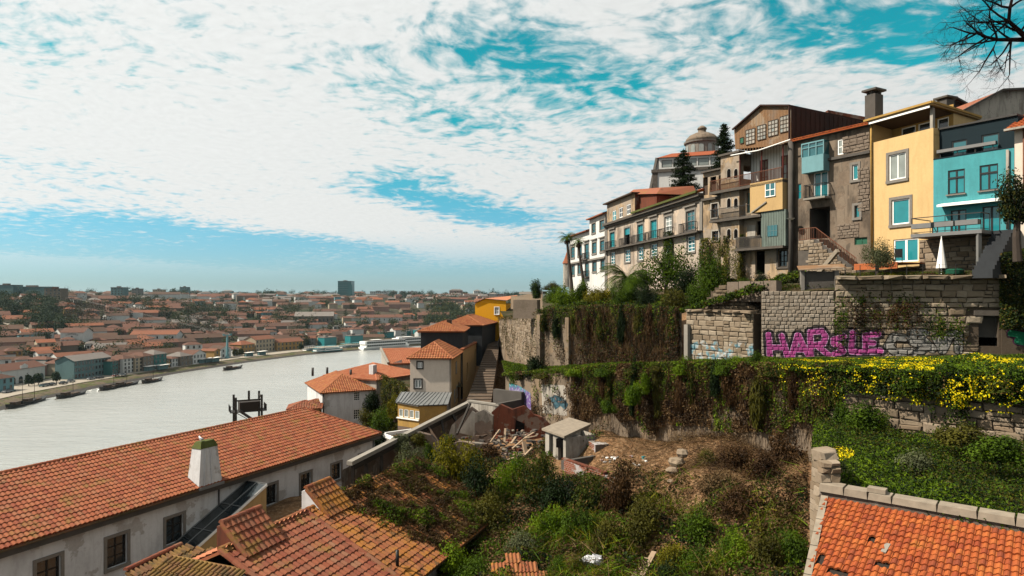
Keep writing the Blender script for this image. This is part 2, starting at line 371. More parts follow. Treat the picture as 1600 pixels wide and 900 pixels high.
tilemat('tile_dark', ((0.10, 0.05, 0.025), (0.14, 0.075, 0.03), (0.07, 0.035, 0.02)), 0.8, ((0.16, 0.10, 0.015), (0.035, 0.03, 0.012)), 6)
tilemat('tile_moss', ((0.24, 0.10, 0.045), (0.30, 0.15, 0.06), (0.17, 0.075, 0.035)), 0.7, ((0.26, 0.16, 0.03), (0.07, 0.055, 0.02)), 6)
tilemat('tile_orange', ((0.50, 0.095, 0.014), (0.62, 0.165, 0.028), (0.38, 0.060, 0.012), (0.56, 0.125, 0.02), (0.30, 0.055, 0.016)), 0.22, ((0.42, 0.17, 0.03), (0.10, 0.04, 0.018)), 7)
tilemat('tile_salmon', ((0.62, 0.20, 0.085), (0.70, 0.27, 0.13), (0.56, 0.16, 0.07)), 0.12, seed=8)
tilemat('tile_hip', ((0.44, 0.13, 0.04), (0.52, 0.20, 0.075), (0.36, 0.09, 0.03)), 0.3, ((0.42, 0.20, 0.03), (0.12, 0.06, 0.02)), 9)
leafmat('leaf_green', (0.012, 0.030, 0.003), (0.082, 0.140, 0.008), 0.25)
leafmat('leaf_bright', (0.032, 0.080, 0.004), (0.165, 0.245, 0.010), 0.3)
leafmat('leaf_dark', (0.004, 0.010, 0.004), (0.018, 0.034, 0.008), 0.15)
leafmat('leaf_olive', (0.026, 0.028, 0.006), (0.105, 0.098, 0.014), 0.22)
leafmat('leaf_yellowish', (0.045, 0.052, 0.005), (0.20, 0.175, 0.010), 0.3)
leafmat('leaf_brown', (0.018, 0.009, 0.005), (0.085, 0.046, 0.018), 0.15)
leafmat('leaf_straw', (0.07, 0.042, 0.018), (0.22, 0.145, 0.070), 0.15)
leafmat('ivy_leaf', (0.008, 0.017, 0.003), (0.068, 0.086, 0.009), 0.2, (0.10, 0.060, 0.020), 0.12)
leafmat('leaf_grey', (0.05, 0.06, 0.03), (0.12, 0.135, 0.065), 0.25)
leafmat('petal_yellow', (0.62, 0.46, 0.004), (0.86, 0.72, 0.010), 0.25)
leafmat('petal_white', (0.55, 0.58, 0.50), (0.75, 0.78, 0.70), 0.2)
leafmat('petal_orange', (0.35, 0.10, 0.01), (0.55, 0.22, 0.02), 0.2)
leafmat('far_green', (0.012, 0.026, 0.014), (0.040, 0.062, 0.024), 0.15)
leafmat('far_brown', (0.045, 0.035, 0.028), (0.085, 0.062, 0.045), 0.15)
stonemat('rubble_grey', ((0.17, 0.13, 0.10), (0.25, 0.20, 0.155), (0.20, 0.155, 0.12)), 0.4, seed=2)
stonemat('rubble_warm', ((0.30, 0.235, 0.165), (0.20, 0.145, 0.095), (0.38, 0.31, 0.235), (0.25, 0.18, 0.12)), 0.55, seed=4)
# painted letters sprayed straight onto the stones of the upper wall: strokes given in metres along the wall and up
GRAF = {}
def graffiti(g, p0, col, n):
 fr = GRAF['fr']; rel = g.vm('SUBTRACT', p0, tuple(fr.O))
 u = g.vm('DOT_PRODUCT', rel, tuple(fr.U), out=1); z = g.n('ShaderNodeSeparateXYZ', (p0,), out=2)
 q = g.n('ShaderNodeCombineXYZ', (u, z, 0.0))
 q = g.vm('ADD', q, g.n('ShaderNodeVectorMath', {0: g.vm('SUBTRACT', g.noise(p0, 2.2, 2, out=1), (0.5, 0.5, 0.5)), 3: 0.07}, operation='SCALE'))
 for word in GRAF['words']:
  ds = [g.seg(q, (a[0], a[1], 0), (b[0], b[1], 0)) for a, b in word['strokes']]
  d = g.mn(ds); r = word['r']
  wear = g.step(n, 0.30, 0.52)
  if word.get('line'):
   col = g.mix(g.m('MULTIPLY', g.m('SUBTRACT', 1.0, g.step(d, r * 0.7, r)), 0.85), col, word['fill'])
   continue
  out = g.m('SUBTRACT', 1.0, g.step(d, r + word['o'] - 0.02, r + word['o'] + 0.02))
  col = g.mix(g.m('MULTIPLY', out, 0.94), col, word['line_c'])
  ins = g.m('SUBTRACT', 1.0, g.step(d, r - 0.02, r))
  fill = g.mix(g.noise(p0, 1.7, 3), word['fill'], word['fill2'])
  col = g.mix(g.m('MULTIPLY', ins, g.m('ADD', 0.72, g.m('MULTIPLY', wear, 0.26))), col, fill)
  if word.get('rim'):
   rim = g.m('MULTIPLY', g.step(d, r - 0.045, r - 0.03), g.m('SUBTRACT', 1.0, g.step(d, r - 0.01, r + 0.005)))
   col = g.mix(g.m('MULTIPLY', rim, 0.5), col, word['rim'])
 return col
# ---------------------------------------------------------------- building kit
def wall(parent, fr, u0, u1, z0, z1, mat, holes=(), reveal=0.22, name='wall', top=None, rmat=None):
 """Wall face with real openings; `top` = extra points (u, z) of a gable above z1."""
 mb = MB(); hs = [(max(a, u0), min(b, u1), max(c, z0), min(e, z1)) for a, b, c, e in holes]
 us = sorted({u0, u1, *[h[0] for h in hs], *[h[1] for h in hs]}); zs = sorted({z0, z1, *[h[2] for h in hs], *[h[3] for h in hs]})
 for i in range(len(us) - 1):
  for j in range(len(zs) - 1):
   cu = (us[i] + us[i + 1]) / 2; cz = (zs[j] + zs[j + 1]) / 2
   if any(h[0] < cu < h[1] and h[2] < cz < h[3] for h in hs): continue
   mb.poly([fr.p(us[i], 0, zs[j]), fr.p(us[i + 1], 0, zs[j]), fr.p(us[i + 1], 0, zs[j + 1]), fr.p(us[i], 0, zs[j + 1])])
 for a, b, c, e in hs:
  q = [(a, c), (b, c), (b, e), (a, e)]
  for k in range(4):
   (p0, r0), (p1, r1) = q[k], q[(k + 1) % 4]
   mb.poly([fr.p(p0, 0, r0), fr.p(p1, 0, r1), fr.p(p1, -reveal, r1), fr.p(p0, -reveal, r0)], 1 if rmat else 0)
 if top: mb.poly([fr.p(u0, 0, z1), fr.p(u1, 0, z1)] + [fr.p(a, 0, b) for a, b in top])
 return mb.build(name, [mat, rmat] if rmat else mat, parent)
def window(parent, fr, rc, sash='white_paint', pane='glass', cols=2, rows=2, depth=0.18, bar=0.05, edge=0.07, surround=None, sw=0.14, sill=False, name='window', head=False):
 u0, u1, z0, z1 = rc; mb = MB()
 d0, d1 = -depth, -depth + 0.06
 mb.fbox(fr, u0, u0 + edge, d0, d1, z0, z1).fbox(fr, u1 - edge, u1, d0, d1, z0, z1)
 mb.fbox(fr, u0 + edge, u1 - edge, d0, d1, z0, z0 + edge).fbox(fr, u0 + edge, u1 - edge, d0, d1, z1 - edge, z1)
 for i in range(1, cols):
  u = u0 + (u1 - u0) * i / cols; w = bar * (1.4 if cols == 2 else 1)
  mb.fbox(fr, u - w / 2, u + w / 2, d0, d1 - 0.008, z0 + edge, z1 - edge)
 for j in range(1, rows):
  z = z0 + (z1 - z0) * j / rows; mb.fbox(fr, u0 + edge, u1 - edge, d0, d1 - 0.016, z - bar / 2, z + bar / 2)
 w = mb.build(name, sash, parent)
 q = MB().poly([fr.p(u0, d0 + 0.02, z0), fr.p(u1, d0 + 0.02, z0), fr.p(u1, d0 + 0.02, z1), fr.p(u0, d0 + 0.02, z1)])
 q.build('pane', pane, w)
 if surround:
  s = MB(); o = 0.05
  s.fbox(fr, u0 - sw, u0, 0.002, o, z0, z1 + sw).fbox(fr, u1, u1 + sw, 0.002, o, z0, z1 + sw).fbox(fr, u0, u1, 0.002, o, z1, z1 + sw)
  s.fbox(fr, u0 - sw, u1 + sw, 0.002, o + 0.05, z0 - sw, z0)
  if head: s.fbox(fr, u0 - sw * 1.9, u1 + sw * 1.9, 0.002, 0.22, z1 + sw + 0.16, z1 + sw + 0.30)
  s.build('surround', surround, w)
 elif sill:
  MB().fbox(fr, u0 - 0.08, u1 + 0.08, 0.002, 0.12, z0 - 0.08, z0).build('sill', 'granite', w)
 return w
def void_hole(parent, fr, rc, depth=1.2, mat='void', name='opening'):
 """The dark room seen through an opening: a real box of space behind the wall."""
 u0, u1, z0, z1 = rc; p = fr.p; mb = MB()
 c = [(u0, z0), (u1, z0), (u1, z1), (u0, z1)]
 for k in range(4):
  a, b = c[k], c[(k + 1) % 4]
  mb.poly([p(a[0], -0.2, a[1]), p(b[0], -0.2, b[1]), p(b[0], -depth, b[1]), p(a[0], -depth, a[1])])
 mb.poly([p(u, -depth, z) for u, z in c])
 return mb.build(name, mat, parent)
def body(parent, fr, u0, u1, z0, z1, depth, mat, name='rear_walls', sides=True):
 p = fr.p; mb = MB(); e = 0.0
 if sides:
  mb.poly([p(u0, e, z0), p(u0, e, z1), p(u0, -depth, z1), p(u0, -depth, z0)])
  mb.poly([p(u1, e, z0), p(u1, -depth, z0), p(u1, -depth, z1), p(u1, e, z1)])
 mb.poly([p(u0, -depth, z0), p(u0, -depth, z1), p(u1, -depth, z1), p(u1, -depth, z0)])
 return mb.build(name, mat, parent)
def railing(parent, pts, h=0.95, gap=0.14, mat='dark_iron', bar=0.025, name='railing', mid=False):
 mb = MB(); pts = [Vector(p) for p in pts]; up = Vector((0, 0, h))
 for a, b in zip(pts, pts[1:]):
  mb.beam(a + up, b + up, 0.05, 0.05, 0); mb.beam(a + up * 0.08, b + up * 0.08, 0.035, 0.035, 0)
  if mid: mb.beam(a + up * 0.55, b + up * 0.55, 0.03, 0.03, 0)
  n = max(1, int((b - a).length / gap))
  for i in range(n + 1):
   q = a.lerp(b, i / n); mb.beam(q, q + up, bar, bar, 0)
 return mb.build(name, mat, parent)
def balcony(parent, fr, u0, u1, z, d=0.7, h=0.95, slab='granite_dark', rail='dark_iron', gap=0.14, th=0.14, bar=0.025):
 b = MB().fbox(fr, u0, u1, 0.002, d, z - th, z).build('balcony', slab, parent)
 e = 0.05
 railing(b, [fr.p(u0 + e, 0.02, z), fr.p(u0 + e, d - e, z), fr.p(u1 - e, d - e, z), fr.p(u1 - e, 0.02, z)], h, gap, rail, bar)
 return b
def pipe(parent, pts, r=0.06, mat='zinc', name='drainpipe'): return MB().tube(pts, r, 8).build(name, mat, parent, True)
def tile_mesh(name, w, L, mat, hump=0.05, lip=0.05):
 xs = [0.0, 0.13, 0.30, 0.50, 0.70, 0.87, 1.0]; hs = [0.0, 0.02, 0.72, 1.0, 0.72, 0.02, 0.0]
 V = []; Fc = []
 for v, off in ((0, lip), (L, 0.006)):
  for x, h_ in zip(xs, hs): V.append((x * w, v, off + h_ * hump))
 for x, h_ in zip(xs, hs): V.append((x * w, 0.004, h_ * hump - 0.02))
 n = len(xs)
 for i in range(n - 1):
  Fc.append((i, i + 1, n + i + 1, n + i)); Fc.append((2 * n + i, 2 * n + i + 1, i + 1, i))
 me = bpy.data.meshes.new(name); me.from_pydata(V, [], Fc); me.materials.append(MATS[mat]); me.update(); return me
TILES = {}
def tiled(parent, O, U, V, poly, mat, w=0.25, L=0.34, nmax=300, under='roof', name='roof', skip=0.0, thick=0.10, jit=0.006, hump=0.05, lip=0.05, holes=(), umat=None):
 """A roof slope: O + U*u + V*v, tiles laid row by row inside poly; the best seen are single pieces."""
 U = Vector(U).normalized(); V = Vector(V).normalized(); Nn = U.cross(V).normalized(); O = Vector(O)
 mb = MB(); top = [O + U * a + V * b for a, b in poly]; bot = [p - Nn * thick for p in top]
 mb.poly(top); mb.poly(bot[::-1])
 for i in range(len(top)):
  j = (i + 1) % len(top); mb.poly([top[j], top[i], bot[i], bot[j]])
 slab = mb.build(name, umat or mat, parent)
 key = (mat, w, L, hump)
 if key not in TILES: TILES[key] = tile_mesh('tile', w, L * 1.12, mat, hump, lip)
 me = TILES[key]
 us = [p[0] for p in poly]; vs = [p[1] for p in poly]
 uu, vv = np.meshgrid(np.arange(min(us), max(us), w), np.arange(min(vs), max(vs) - L * 0.25, L))
 uu = uu.ravel(); vv = vv.ravel()
 ok = inpoly(uu + w * 0.5, vv + L * 0.5, poly)
 if skip: ok &= rng.random(len(uu)) > skip
 for hx0, hx1, hy0, hy1 in holes: ok &= ~((uu + w / 2 > hx0) & (uu + w / 2 < hx1) & (vv + L / 2 > hy0) & (vv + L / 2 < hy1))
 uu = uu[ok]; vv = vv[ok]; n = len(uu)
 o = np.array(O); U_ = np.array(U); V_ = np.array(V); N_ = np.array(Nn)
 lift = 0.004 + rng.random(n) * jit + (fbm(uu, vv, 2.6, 3)) * 0.07; rot = (rng.random(n) - 0.5) * 0.035 + (rng.random(n) < .02) * (rng.random(n) - .5) * .25
 pts = o + uu[:, None] * U_ + vv[:, None] * V_ + lift[:, None] * N_
 px = 800 + F * pts[:, 0] / pts[:, 1]; py = HOR - F * pts[:, 2] / pts[:, 1]
 vis = (px > -5) & (px < 1605) & (py < 905) & (pts[:, 1] > 0.5)
 size = np.where(vis, 1.0 / np.maximum(pts[:, 1], 0.5), 0)
 order = np.argsort(-size); big = [i for i in order[:nmax] if size[i] > 0]
 bigset = np.zeros(n, bool); bigset[big] = True
 for i in big:
  c, s = math.cos(rot[i]), math.sin(rot[i])
  piece('tile', me, slab, basis(Vector(pts[i]), U * c + V * s, V * c - U * s, Nn))
 rest = np.where(~bigset)[0]
 if len(rest):
  tv = np.array([v.co[:] for v in me.vertices]); tf = np.array([p.vertices[:] for p in me.polygons]); k = len(tv)
  c = np.cos(rot[rest])[:, None, None]; s = np.sin(rot[rest])[:, None, None]
  x = tv[None, :, 0:1]; y = tv[None, :, 1:2]; zz = tv[None, :, 2:3]
  Vv = pts[rest][:, None, :] + (x * c - y * s) * U_ + (x * s + y * c) * V_ + zz * N_
  Ff = (tf[None] + (np.arange(len(rest)) * k)[:, None, None]).reshape(-1, 4)
  org = ORG[slab.name]
  m2 = np_mesh('roof_tiles', (Vv.reshape(-1, 3) - np.array(org)), Ff, mat, isl=k)
  tag(put('roof_tiles', m2, slab), kind='stuff')
 return slab
def ridge(parent, A, B, mat, r=0.12, L=0.36, nmax=60):
 A = Vector(A); B = Vector(B); t = (B - A); n = max(1, int(t.length / L)); t.normalize()
 x = t.cross(Vector((0, 0, 1))).normalized(); y = x.cross(t)
 key = ('ridge', mat, r, L)
 if key not in TILES:
  V = []; Fc = []; k = 7
  for v, rr in ((0, r * 1.08), (L * 1.1, r * 0.94)):
   for j in range(k):
    an = math.pi * j / (k - 1); V.append((math.cos(an) * rr, v, math.sin(an) * rr - r * 0.3))
  for j in range(k - 1): Fc.append((j + 1, j, k + j, k + j + 1))
  Fc.append(tuple(range(k)))
  me = bpy.data.meshes.new('ridge_tile'); me.from_pydata(V, [], Fc); me.materials.append(MATS[mat]); me.update(); TILES[key] = me
 for i in range(n): piece('ridge_tile', TILES[key], parent, basis(A + t * (i * (B - A).length / n), x, t, y))
# irregular wall stones that share six meshes
def stone_meshes(mat, n=7, seed=1):
 rs = np.random.default_rng(seed); out = []
 for k in range(n):
  j = lambda a: (rs.random() - 0.5) * a
  outer = [(-.5 + j(.16), 0, -.5 + j(.26)), (.5 + j(.16), 0, -.5 + j(.26)), (.5 + j(.10), 0, .5 + j(.14)), (-.5 + j(.10), 0, .5 + j(.14))]
  mid = [(x * .97, 0.72 + j(.2), z * .95) for x, _, z in outer]
  inn = [(x * (.70 + j(.2)), 1.0 + j(.3), z * (.62 + j(.2))) for x, _, z in outer]
  V = outer + mid + inn; Fc = []
  for i in range(4):
   i2 = (i + 1) % 4; Fc.append((i, i2, 4 + i2, 4 + i)); Fc.append((4 + i, 4 + i2, 8 + i2, 8 + i))
  Fc.append((8, 9, 10, 11)); V = [(x, -y, z) for x, y, z in V]
  me = bpy.data.meshes.new('stone'); me.from_pydata(V, [], Fc); me.materials.append(MATS[mat]); me.update(); out.append(me)
 return out
STONES = {}
def stones(parent, fr, u0, u1, z0, z1, mat, ch=(0.22, 0.42), cw=(0.3, 0.85), proud=0.10, nmax=300, name='stone', skip=(), seed=3, topf=None, joint=0.025):
 """Courses of separate stones set into the face of a wall."""
 rs = random.Random(seed)
 if mat not in STONES: STONES[mat] = stone_meshes(mat, 7, len(STONES) + 4)
 z = z0; lst = []
 while z < z1 - 0.06:
  h = min(rs.uniform(*ch), z1 - z)
  if z1 - z - h < 0.12: h = z1 - z
  u = u0 - rs.random() * 0.2
  while u < u1:
   w = rs.uniform(*cw) * (0.7 + h / ch[1] * 0.5); a = max(u, u0); b = min(u + w, u1); u += w
   if b - a < 0.1: continue
   cu = (a + b) / 2; cz = z + h / 2
   if topf and cz + h * 0.3 > topf(cu): continue
   if any(s[0] < cu < s[1] and s[2] < cz < s[3] for s in skip): continue
   if h > 0.34 and rs.random() < 0.35:      # two thinner stones in one course
    k = rs.uniform(0.35, 0.65); lst += [(cu, z + h * k / 2, b - a, h * k), (cu, z + h * (1 + k) / 2, b - a, h * (1 - k))]
   else: lst.append((cu, cz, b - a, h))
  z += h
 lst.sort(key=lambda s: -s[2] * s[3])
 for k, (cu, cz, w, h) in enumerate(lst[:nmax]):
  pr = proud * rs.uniform(0.6, 1.25); t = rs.uniform(-0.07, 0.07)
  U = fr.U * math.cos(t) + fr.Z * math.sin(t); Zt = fr.Z * math.cos(t) - fr.U * math.sin(t)
  piece(name, rs.choice(STONES[mat]), parent, basis(fr.p(cu, 0, cz + rs.uniform(-.012, .012)), U * (w - joint), -fr.N * pr, Zt * (h - joint)))
 return len(lst)
# ---------------------------------------------------------------- foliage kit
def leaves(C, Nn, size, aspect=0.62, curl=0.25):
 """Leaf-shaped quads at points C facing Nn."""
 n = len(C); Nn = Nn / np.maximum(np.linalg.norm(Nn, axis=1, keepdims=True), 1e-6)
 a = rng.normal(size=(n, 3)); T = np.cross(Nn, a); T /= np.maximum(np.linalg.norm(T, axis=1, keepdims=True), 1e-6); B = np.cross(Nn, T)
 s = (np.asarray(size) * np.ones(n))[:, None] * 0.5
 V = np.stack([C - T * s, C - B * s * aspect + Nn * s * curl * 0.5, C + T * s - Nn * s * curl, C + B * s * aspect + Nn * s * curl * 0.5], 1)
 return V.reshape(-1, 3), np.arange(4 * n).reshape(n, 4)
def crown_pts(n, lobes=9, seed=1, flat=1.0, hollow=0.45, spread=0.62, lr=(0.28, 0.5)):
 rs = np.random.default_rng(seed); c = rs.normal(size=(lobes, 3)); c /= np.linalg.norm(c, axis=1, keepdims=True)
 c *= (rs.random((lobes, 1)) ** 0.5) * spread; c[:, 2] = np.abs(c[:, 2]) * flat * 1.1 + 0.05
 r = rs.uniform(*lr, lobes); k = rs.choice(lobes, n, p=r ** 2 / (r ** 2).sum())
 d = rs.normal(size=(n, 3)); d /= np.linalg.norm(d, axis=1, keepdims=True)
 rad = r[k] * (hollow + (1 - hollow) * rs.random(n) ** 0.45) * (1 + 0.16 * rs.normal(size=n))
 p = c[k] + d * rad[:, None] * np.array([1, 1, flat]); nr = d + rs.normal(size=(n, 3)) * 0.55 + np.array([0, 0, 0.45])
 keep = p[:, 2] > -0.12
 return p[keep], nr[keep]
CROWNS = {}
def crown(key, mat, n, ls, seed, flat=1.0, lobes=9, mats2=None, f2=0.0, hollow=0.45, spread=0.62, lr=(0.28, 0.5), top2=False, aspect=0.62):
 k = (key, mat, n, seed)
 if k not in CROWNS:
  p, nr = crown_pts(n, lobes, seed, flat, hollow, spread, lr); V, Fq = leaves(p, nr, ls * (0.6 + 0.8 * rng.random(len(p))), aspect)
  mi = None; ms = [mat]
  if mats2:
   ms = [mat, mats2]; q = rng.random(len(p)) < (f2 * (2.2 * np.clip(p[:, 2] / max(p[:, 2].max(), .1), 0, 1)) if top2 else f2); mi = q.astype(int)
  CROWNS[k] = np_mesh('foliage', V, Fq, ms, mi, isl=4)
 return CROWNS[k]
def stem_mesh(key, h, r, seed, spread=0.4, n=4, mat='bark'):
 k = ('stem', key, seed)
 if k not in CROWNS:
  rs = random.Random(seed); mb = MB()
  mb.tube([(0, 0, -0.15), (rs.uniform(-.03, .03), rs.uniform(-.03, .03), h * 0.5), (0, 0, h)], [r, r * 0.75, r * 0.45], 6)
  for i in range(n):
   a = 2 * math.pi * i / n + rs.random(); s = Vector((math.cos(a), math.sin(a), 0)) * spread
   mb.tube([(0, 0, h * rs.uniform(.3, .6)), s * 0.5 + Vector((0, 0, h * .85)), s + Vector((0, 0, h * 1.15))], [r * .5, r * .35, r * .15], 5)
  CROWNS[k] = mb.mesh('stem', mat)
 return CROWNS[k]
def shrub(loc, r, h, label, mat='leaf_green', n=2600, ls=0.10, seed=1, group='shrubs on the overgrown slope', name='shrub', cat='shrub', lobes=9, **kw):
 t = thing(name, loc, label, cat, group); rz = random.random() * 6.28
 put('stem', stem_mesh('shrub', 0.5, 0.05, seed % 3), t, (0, 0, 0), rz, (r, r, h))
 put('foliage', crown('shrub', mat, n, ls, seed, 1.0, lobes, **kw), t, (0, 0, 0), rz, (r, r, h))
 return t
def tree(loc, r, h, trunk_h, label, mat='leaf_green', n=4000, ls=0.07, seed=1, group=None, name='tree', cat='tree', trunk_r=0.18, bark='bark', **kw):
 t = thing(name, loc, label, cat, group); mb = MB(); rs = random.Random(seed)
 top = Vector((rs.uniform(-.1, .1), rs.uniform(-.1, .1), trunk_h + h * 0.5))
 mb.tube([(0, 0, -0.3), (rs.uniform(-.1, .1), 0, trunk_h * .5), (0, 0, trunk_h), top], [trunk_r * 1.25, trunk_r, trunk_r * .8, trunk_r * .25], 8)
 for i in range(6):
  a = i * 1.05 + rs.random(); q = Vector((math.cos(a) * r * .6, math.sin(a) * r * .6, trunk_h + h * rs.uniform(.2, .55)))
  s = Vector((0, 0, trunk_h * rs.uniform(.75, 1.0))); mb.tube([s, s.lerp(q, .5) + Vector((0, 0, .1 * h)), q], [trunk_r * .5, trunk_r * .3, trunk_r * .1], 5)
 put('trunk', mb.mesh('trunk', bark), t)
 put('crown', crown('tree', mat, n, ls, seed, 0.9, 12, **kw), t, (0, 0, trunk_h), rs.random() * 6, (r, r, h))
 return t
def cover(name, label, pts, nrm, mats, frac, size, cat='plants', aspect=0.6):
 """Ground cover or creeper that nobody could count: one mesh of many leaves."""
 V, Fq = leaves(pts, nrm, size, aspect); mi = rng.choice(len(mats), len(pts), p=np.array(frac) / sum(frac)) if not hasattr(frac, 'shape') else frac
 o = put(name, np_mesh(name, V, Fq, mats, mi, isl=4)); return tag(o, label, cat, None, 'stuff')
# ================================================================ SETTING: river, far bank, far hills
RZ = -45.0; QZ = -43.0
# river
g = newmat('water'); p = pos(g)
w1 = g.noise(g.mapv(p, (0.10, 0.22, 1)), 1.0, 5, 0.62, 0.4); w2 = g.noise(g.mapv(p, (0.45, 1.0, 1)), 1.0, 4, 0.6)
h = g.m('ADD', g.m('MULTIPLY', w1, 1.6), g.m('MULTIPLY', w2, 0.55))
big = g.noise(g.mapv(p, (0.012, 0.03, 1)), 1.0, 3, 0.6)
col = g.mix(big, (0.33, 0.345, 0.325), (0.46, 0.47, 0.44))
finish(g, col, 0.22, h, 0.6, 0.6, 0.95)
mb = MB().poly([(-900, -60, RZ), (1400, -60, RZ), (1400, 1400, RZ), (-900, 1400, RZ)]); o = mb.build('river', 'water'); tag(o, kind='structure', label='wide pale grey river below the roofs')
BANK = [Vector(q).to_2d() for q in ((-150, -80, 0), (-180, 120, 0), (-200, 235, 0), (-206, 290, 0), (-204, 330, 0), (-196, 385, 0), (-180, 450, 0), (-158, 505, 0), (-118, 562, 0), (-70, 612, 0), (0, 668, 0), (120, 730, 0), (400, 800, 0), (900, 830, 0))]
BA = np.array([tuple(q) for q in BANK])
def bank_d(x, y):
 x = np.asarray(x, float); y = np.asarray(y, float); best = np.full(x.shape, 1e9); sg = np.ones(x.shape)
 for a, b in zip(BA, BA[1:]):
  ab = b - a; t = np.clip(((x - a[0]) * ab[0] + (y - a[1]) * ab[1]) / (ab @ ab), 0, 1)
  dx = x - a[0] - t * ab[0]; dy = y - a[1] - t * ab[1]; d = np.hypot(dx, dy); c = ab[0] * dy - ab[1] * dx
  m = d < best; best = np.where(m, d, best); sg = np.where(m, np.sign(c), sg)
 return best * sg
PD = [-1e4, 0, 22, 32, 60, 120, 200, 300, 420, 600, 900, 1500, 3000, 6000]
PH = [-49, -49, -47, -43.1, -41.5, -37.5, -31, -23, -14, -7, -2, 1, 8, 12]
def zg(x, y):
 d = bank_d(x, y); z = np.interp(d, PD, PH); f = np.clip((d - 60) / 200, 0, 1)
 z = z + f * (fbm(x, y, 160, 2) - 0.5) * 12 + 9 * np.exp(-(((x + 500) / 150) ** 2 + ((y - 660) / 170) ** 2)) * f
 z = z - 7 * np.exp(-(((x + 30) / 260) ** 2 + ((y - 900) / 220) ** 2)) * f
 return z
def zg1(x, y): return float(zg(np.array([x]), np.array([y]))[0])
xs = np.concatenate([-np.geomspace(700, 5200, 26)[::-1], np.arange(-690, 520, 11.0), np.geomspace(530, 5200, 26)])
ys = np.concatenate([np.arange(-120, 1000, 11.0), np.geomspace(1010, 6000, 50)])
X, Yg = np.meshgrid(xs, ys); Zt = zg(X, Yg); nx = len(xs); ny = len(ys)
V = np.stack([X.ravel(), Yg.ravel(), Zt.ravel()], 1)
ii = (np.arange(ny - 1)[:, None] * nx + np.arange(nx - 1)[None]).ravel(); Fq = np.stack([ii, ii + 1, ii + nx + 1, ii + nx], 1)
g = newmat('far_ground'); p = pos(g)
c1 = g.mix(g.step(g.noise(p, 0.012, 5, 0.65), 0.42, 0.6), (0.030, 0.040, 0.020), (0.085, 0.065, 0.045))
c2 = g.mix(g.step(g.noise(p, 0.05, 4, 0.7), 0.52, 0.66), c1, (0.055, 0.075, 0.024)); finish(g, c2, 0.95, g.noise(p, 0.2, 4), 0.5, 1.0, 0.1)
tag(put('hills', np_mesh('hills', V, Fq, 'far_ground', None, True)), kind='structure', label='far bank hillside rising to the skyline')
# embankment and quay strips along the far bank
def offset(d):
 out = []
 for i, q in enumerate(BANK):
  a = BANK[max(i - 1, 0)]; b = BANK[min(i + 1, len(BANK) - 1)]; t = (b - a).normalized(); out.append(q + Vector((-t.y, t.x)) * d)
 return out
def strip(name, prof, mat, label):
 mb = MB(); rows = []
 for d, z in prof:
  o_ = offset(d); pts = []
  for a, b in zip(o_, o_[1:]):
   for k in range(8): q = a.lerp(b, k / 8); pts.append(Vector((q.x, q.y, z)))
  rows.append(pts)
 for r0, r1 in zip(rows, rows[1:]):
  for i in range(len(r0) - 1): mb.poly([r0[i], r0[i + 1], r1[i + 1], r1[i]])
 return tag(mb.build(name, mat), kind='structure', label=label)
g = newmat('bank_stone'); p = pos(g)
c1 = g.mix(g.step(g.noise(p, 0.16, 4, 0.6), 0.45, 0.6), (0.16, 0.125, 0.085), (0.10, 0.115, 0.035)); c1 = g.mix(g.step(g.noise(p, 0.9, 4), 0.45, 0.7), c1, (0.07, 0.055, 0.04)); finish(g, c1, 0.95, g.noise(p, 1.5, 4), 0.8, 0.4, 0.1)
plain('mud', (0.028, 0.022, 0.017), 0.8, var=0.5, scale=0.3)
strip('riverbank', ((-4, -45.3), (-1, -44.75), (1.5, -44.3)), 'mud', 'dark muddy water edge of the far bank')
strip('embankment', ((1.4, -44.35), (4, -43.8), (8.5, -43.3), (9, -42.95)), 'bank_stone', 'sloping stone and grass embankment under the far quay')
strip('quay', ((8.9, -42.96), (9.6, -42.9), (36, -42.85), (40, -43.6)), 'paving', 'pale paved promenade along the far bank')
# ---------------------------------------------------------------- far houses
for nme, c in (('far_white', (0.55, 0.56, 0.54)), ('far_cream', (0.50, 0.42, 0.30)), ('far_teal', (0.14, 0.25, 0.26)), ('far_grey', (0.22, 0.22, 0.21)), ('far_ochre', (0.42, 0.26, 0.09)), ('far_pink', (0.42, 0.25, 0.20)), ('far_green_wall', (0.05, 0.20, 0.19)), ('far_stone', (0.22, 0.18, 0.14)), ('far_blue', (0.20, 0.40, 0.44))):
 plaster(nme, c, tuple(k * 0.5 for k in c), 0.35, scale=0.35)
def farroof(name, a, b):
 g = newmat(name); p = pos(g); r = rnd(g)
 col = g.mix(r, a, b); col = g.mix(g.m('MULTIPLY', g.noise(p, 0.5, 5, 0.7), 0.6), col, (0.10, 0.06, 0.04))
 wv = g.n('ShaderNodeTexWave', {'Vector': p, 'Scale': 0.9, 'Distortion': 0.5}); finish(g, col, 0.9, wv, 0.3, 0.1, 0.15)
farroof('far_tile', (0.20, 0.085, 0.058), (0.145, 0.072, 0.052)); farroof('far_tile_bright', (0.37, 0.125, 0.06), (0.27, 0.105, 0.06)); farroof('far_tile_brown', (0.14, 0.075, 0.05), (0.10, 0.06, 0.045)); farroof('far_roof_grey', (0.20, 0.19, 0.18), (0.30, 0.28, 0.26))
CW = {'far_white': 'white', 'far_cream': 'cream', 'far_teal': 'blue grey', 'far_grey': 'grey', 'far_ochre': 'ochre', 'far_pink': 'pink', 'far_green_wall': 'sea green', 'far_stone': 'stone', 'far_blue': 'pale blue', 'glass_tower': 'dark teal'}
CR = {'far_tile': 'terracotta', 'far_tile_bright': 'bright orange', 'far_tile_brown': 'brown tiled', 'far_roof_grey': 'grey'}
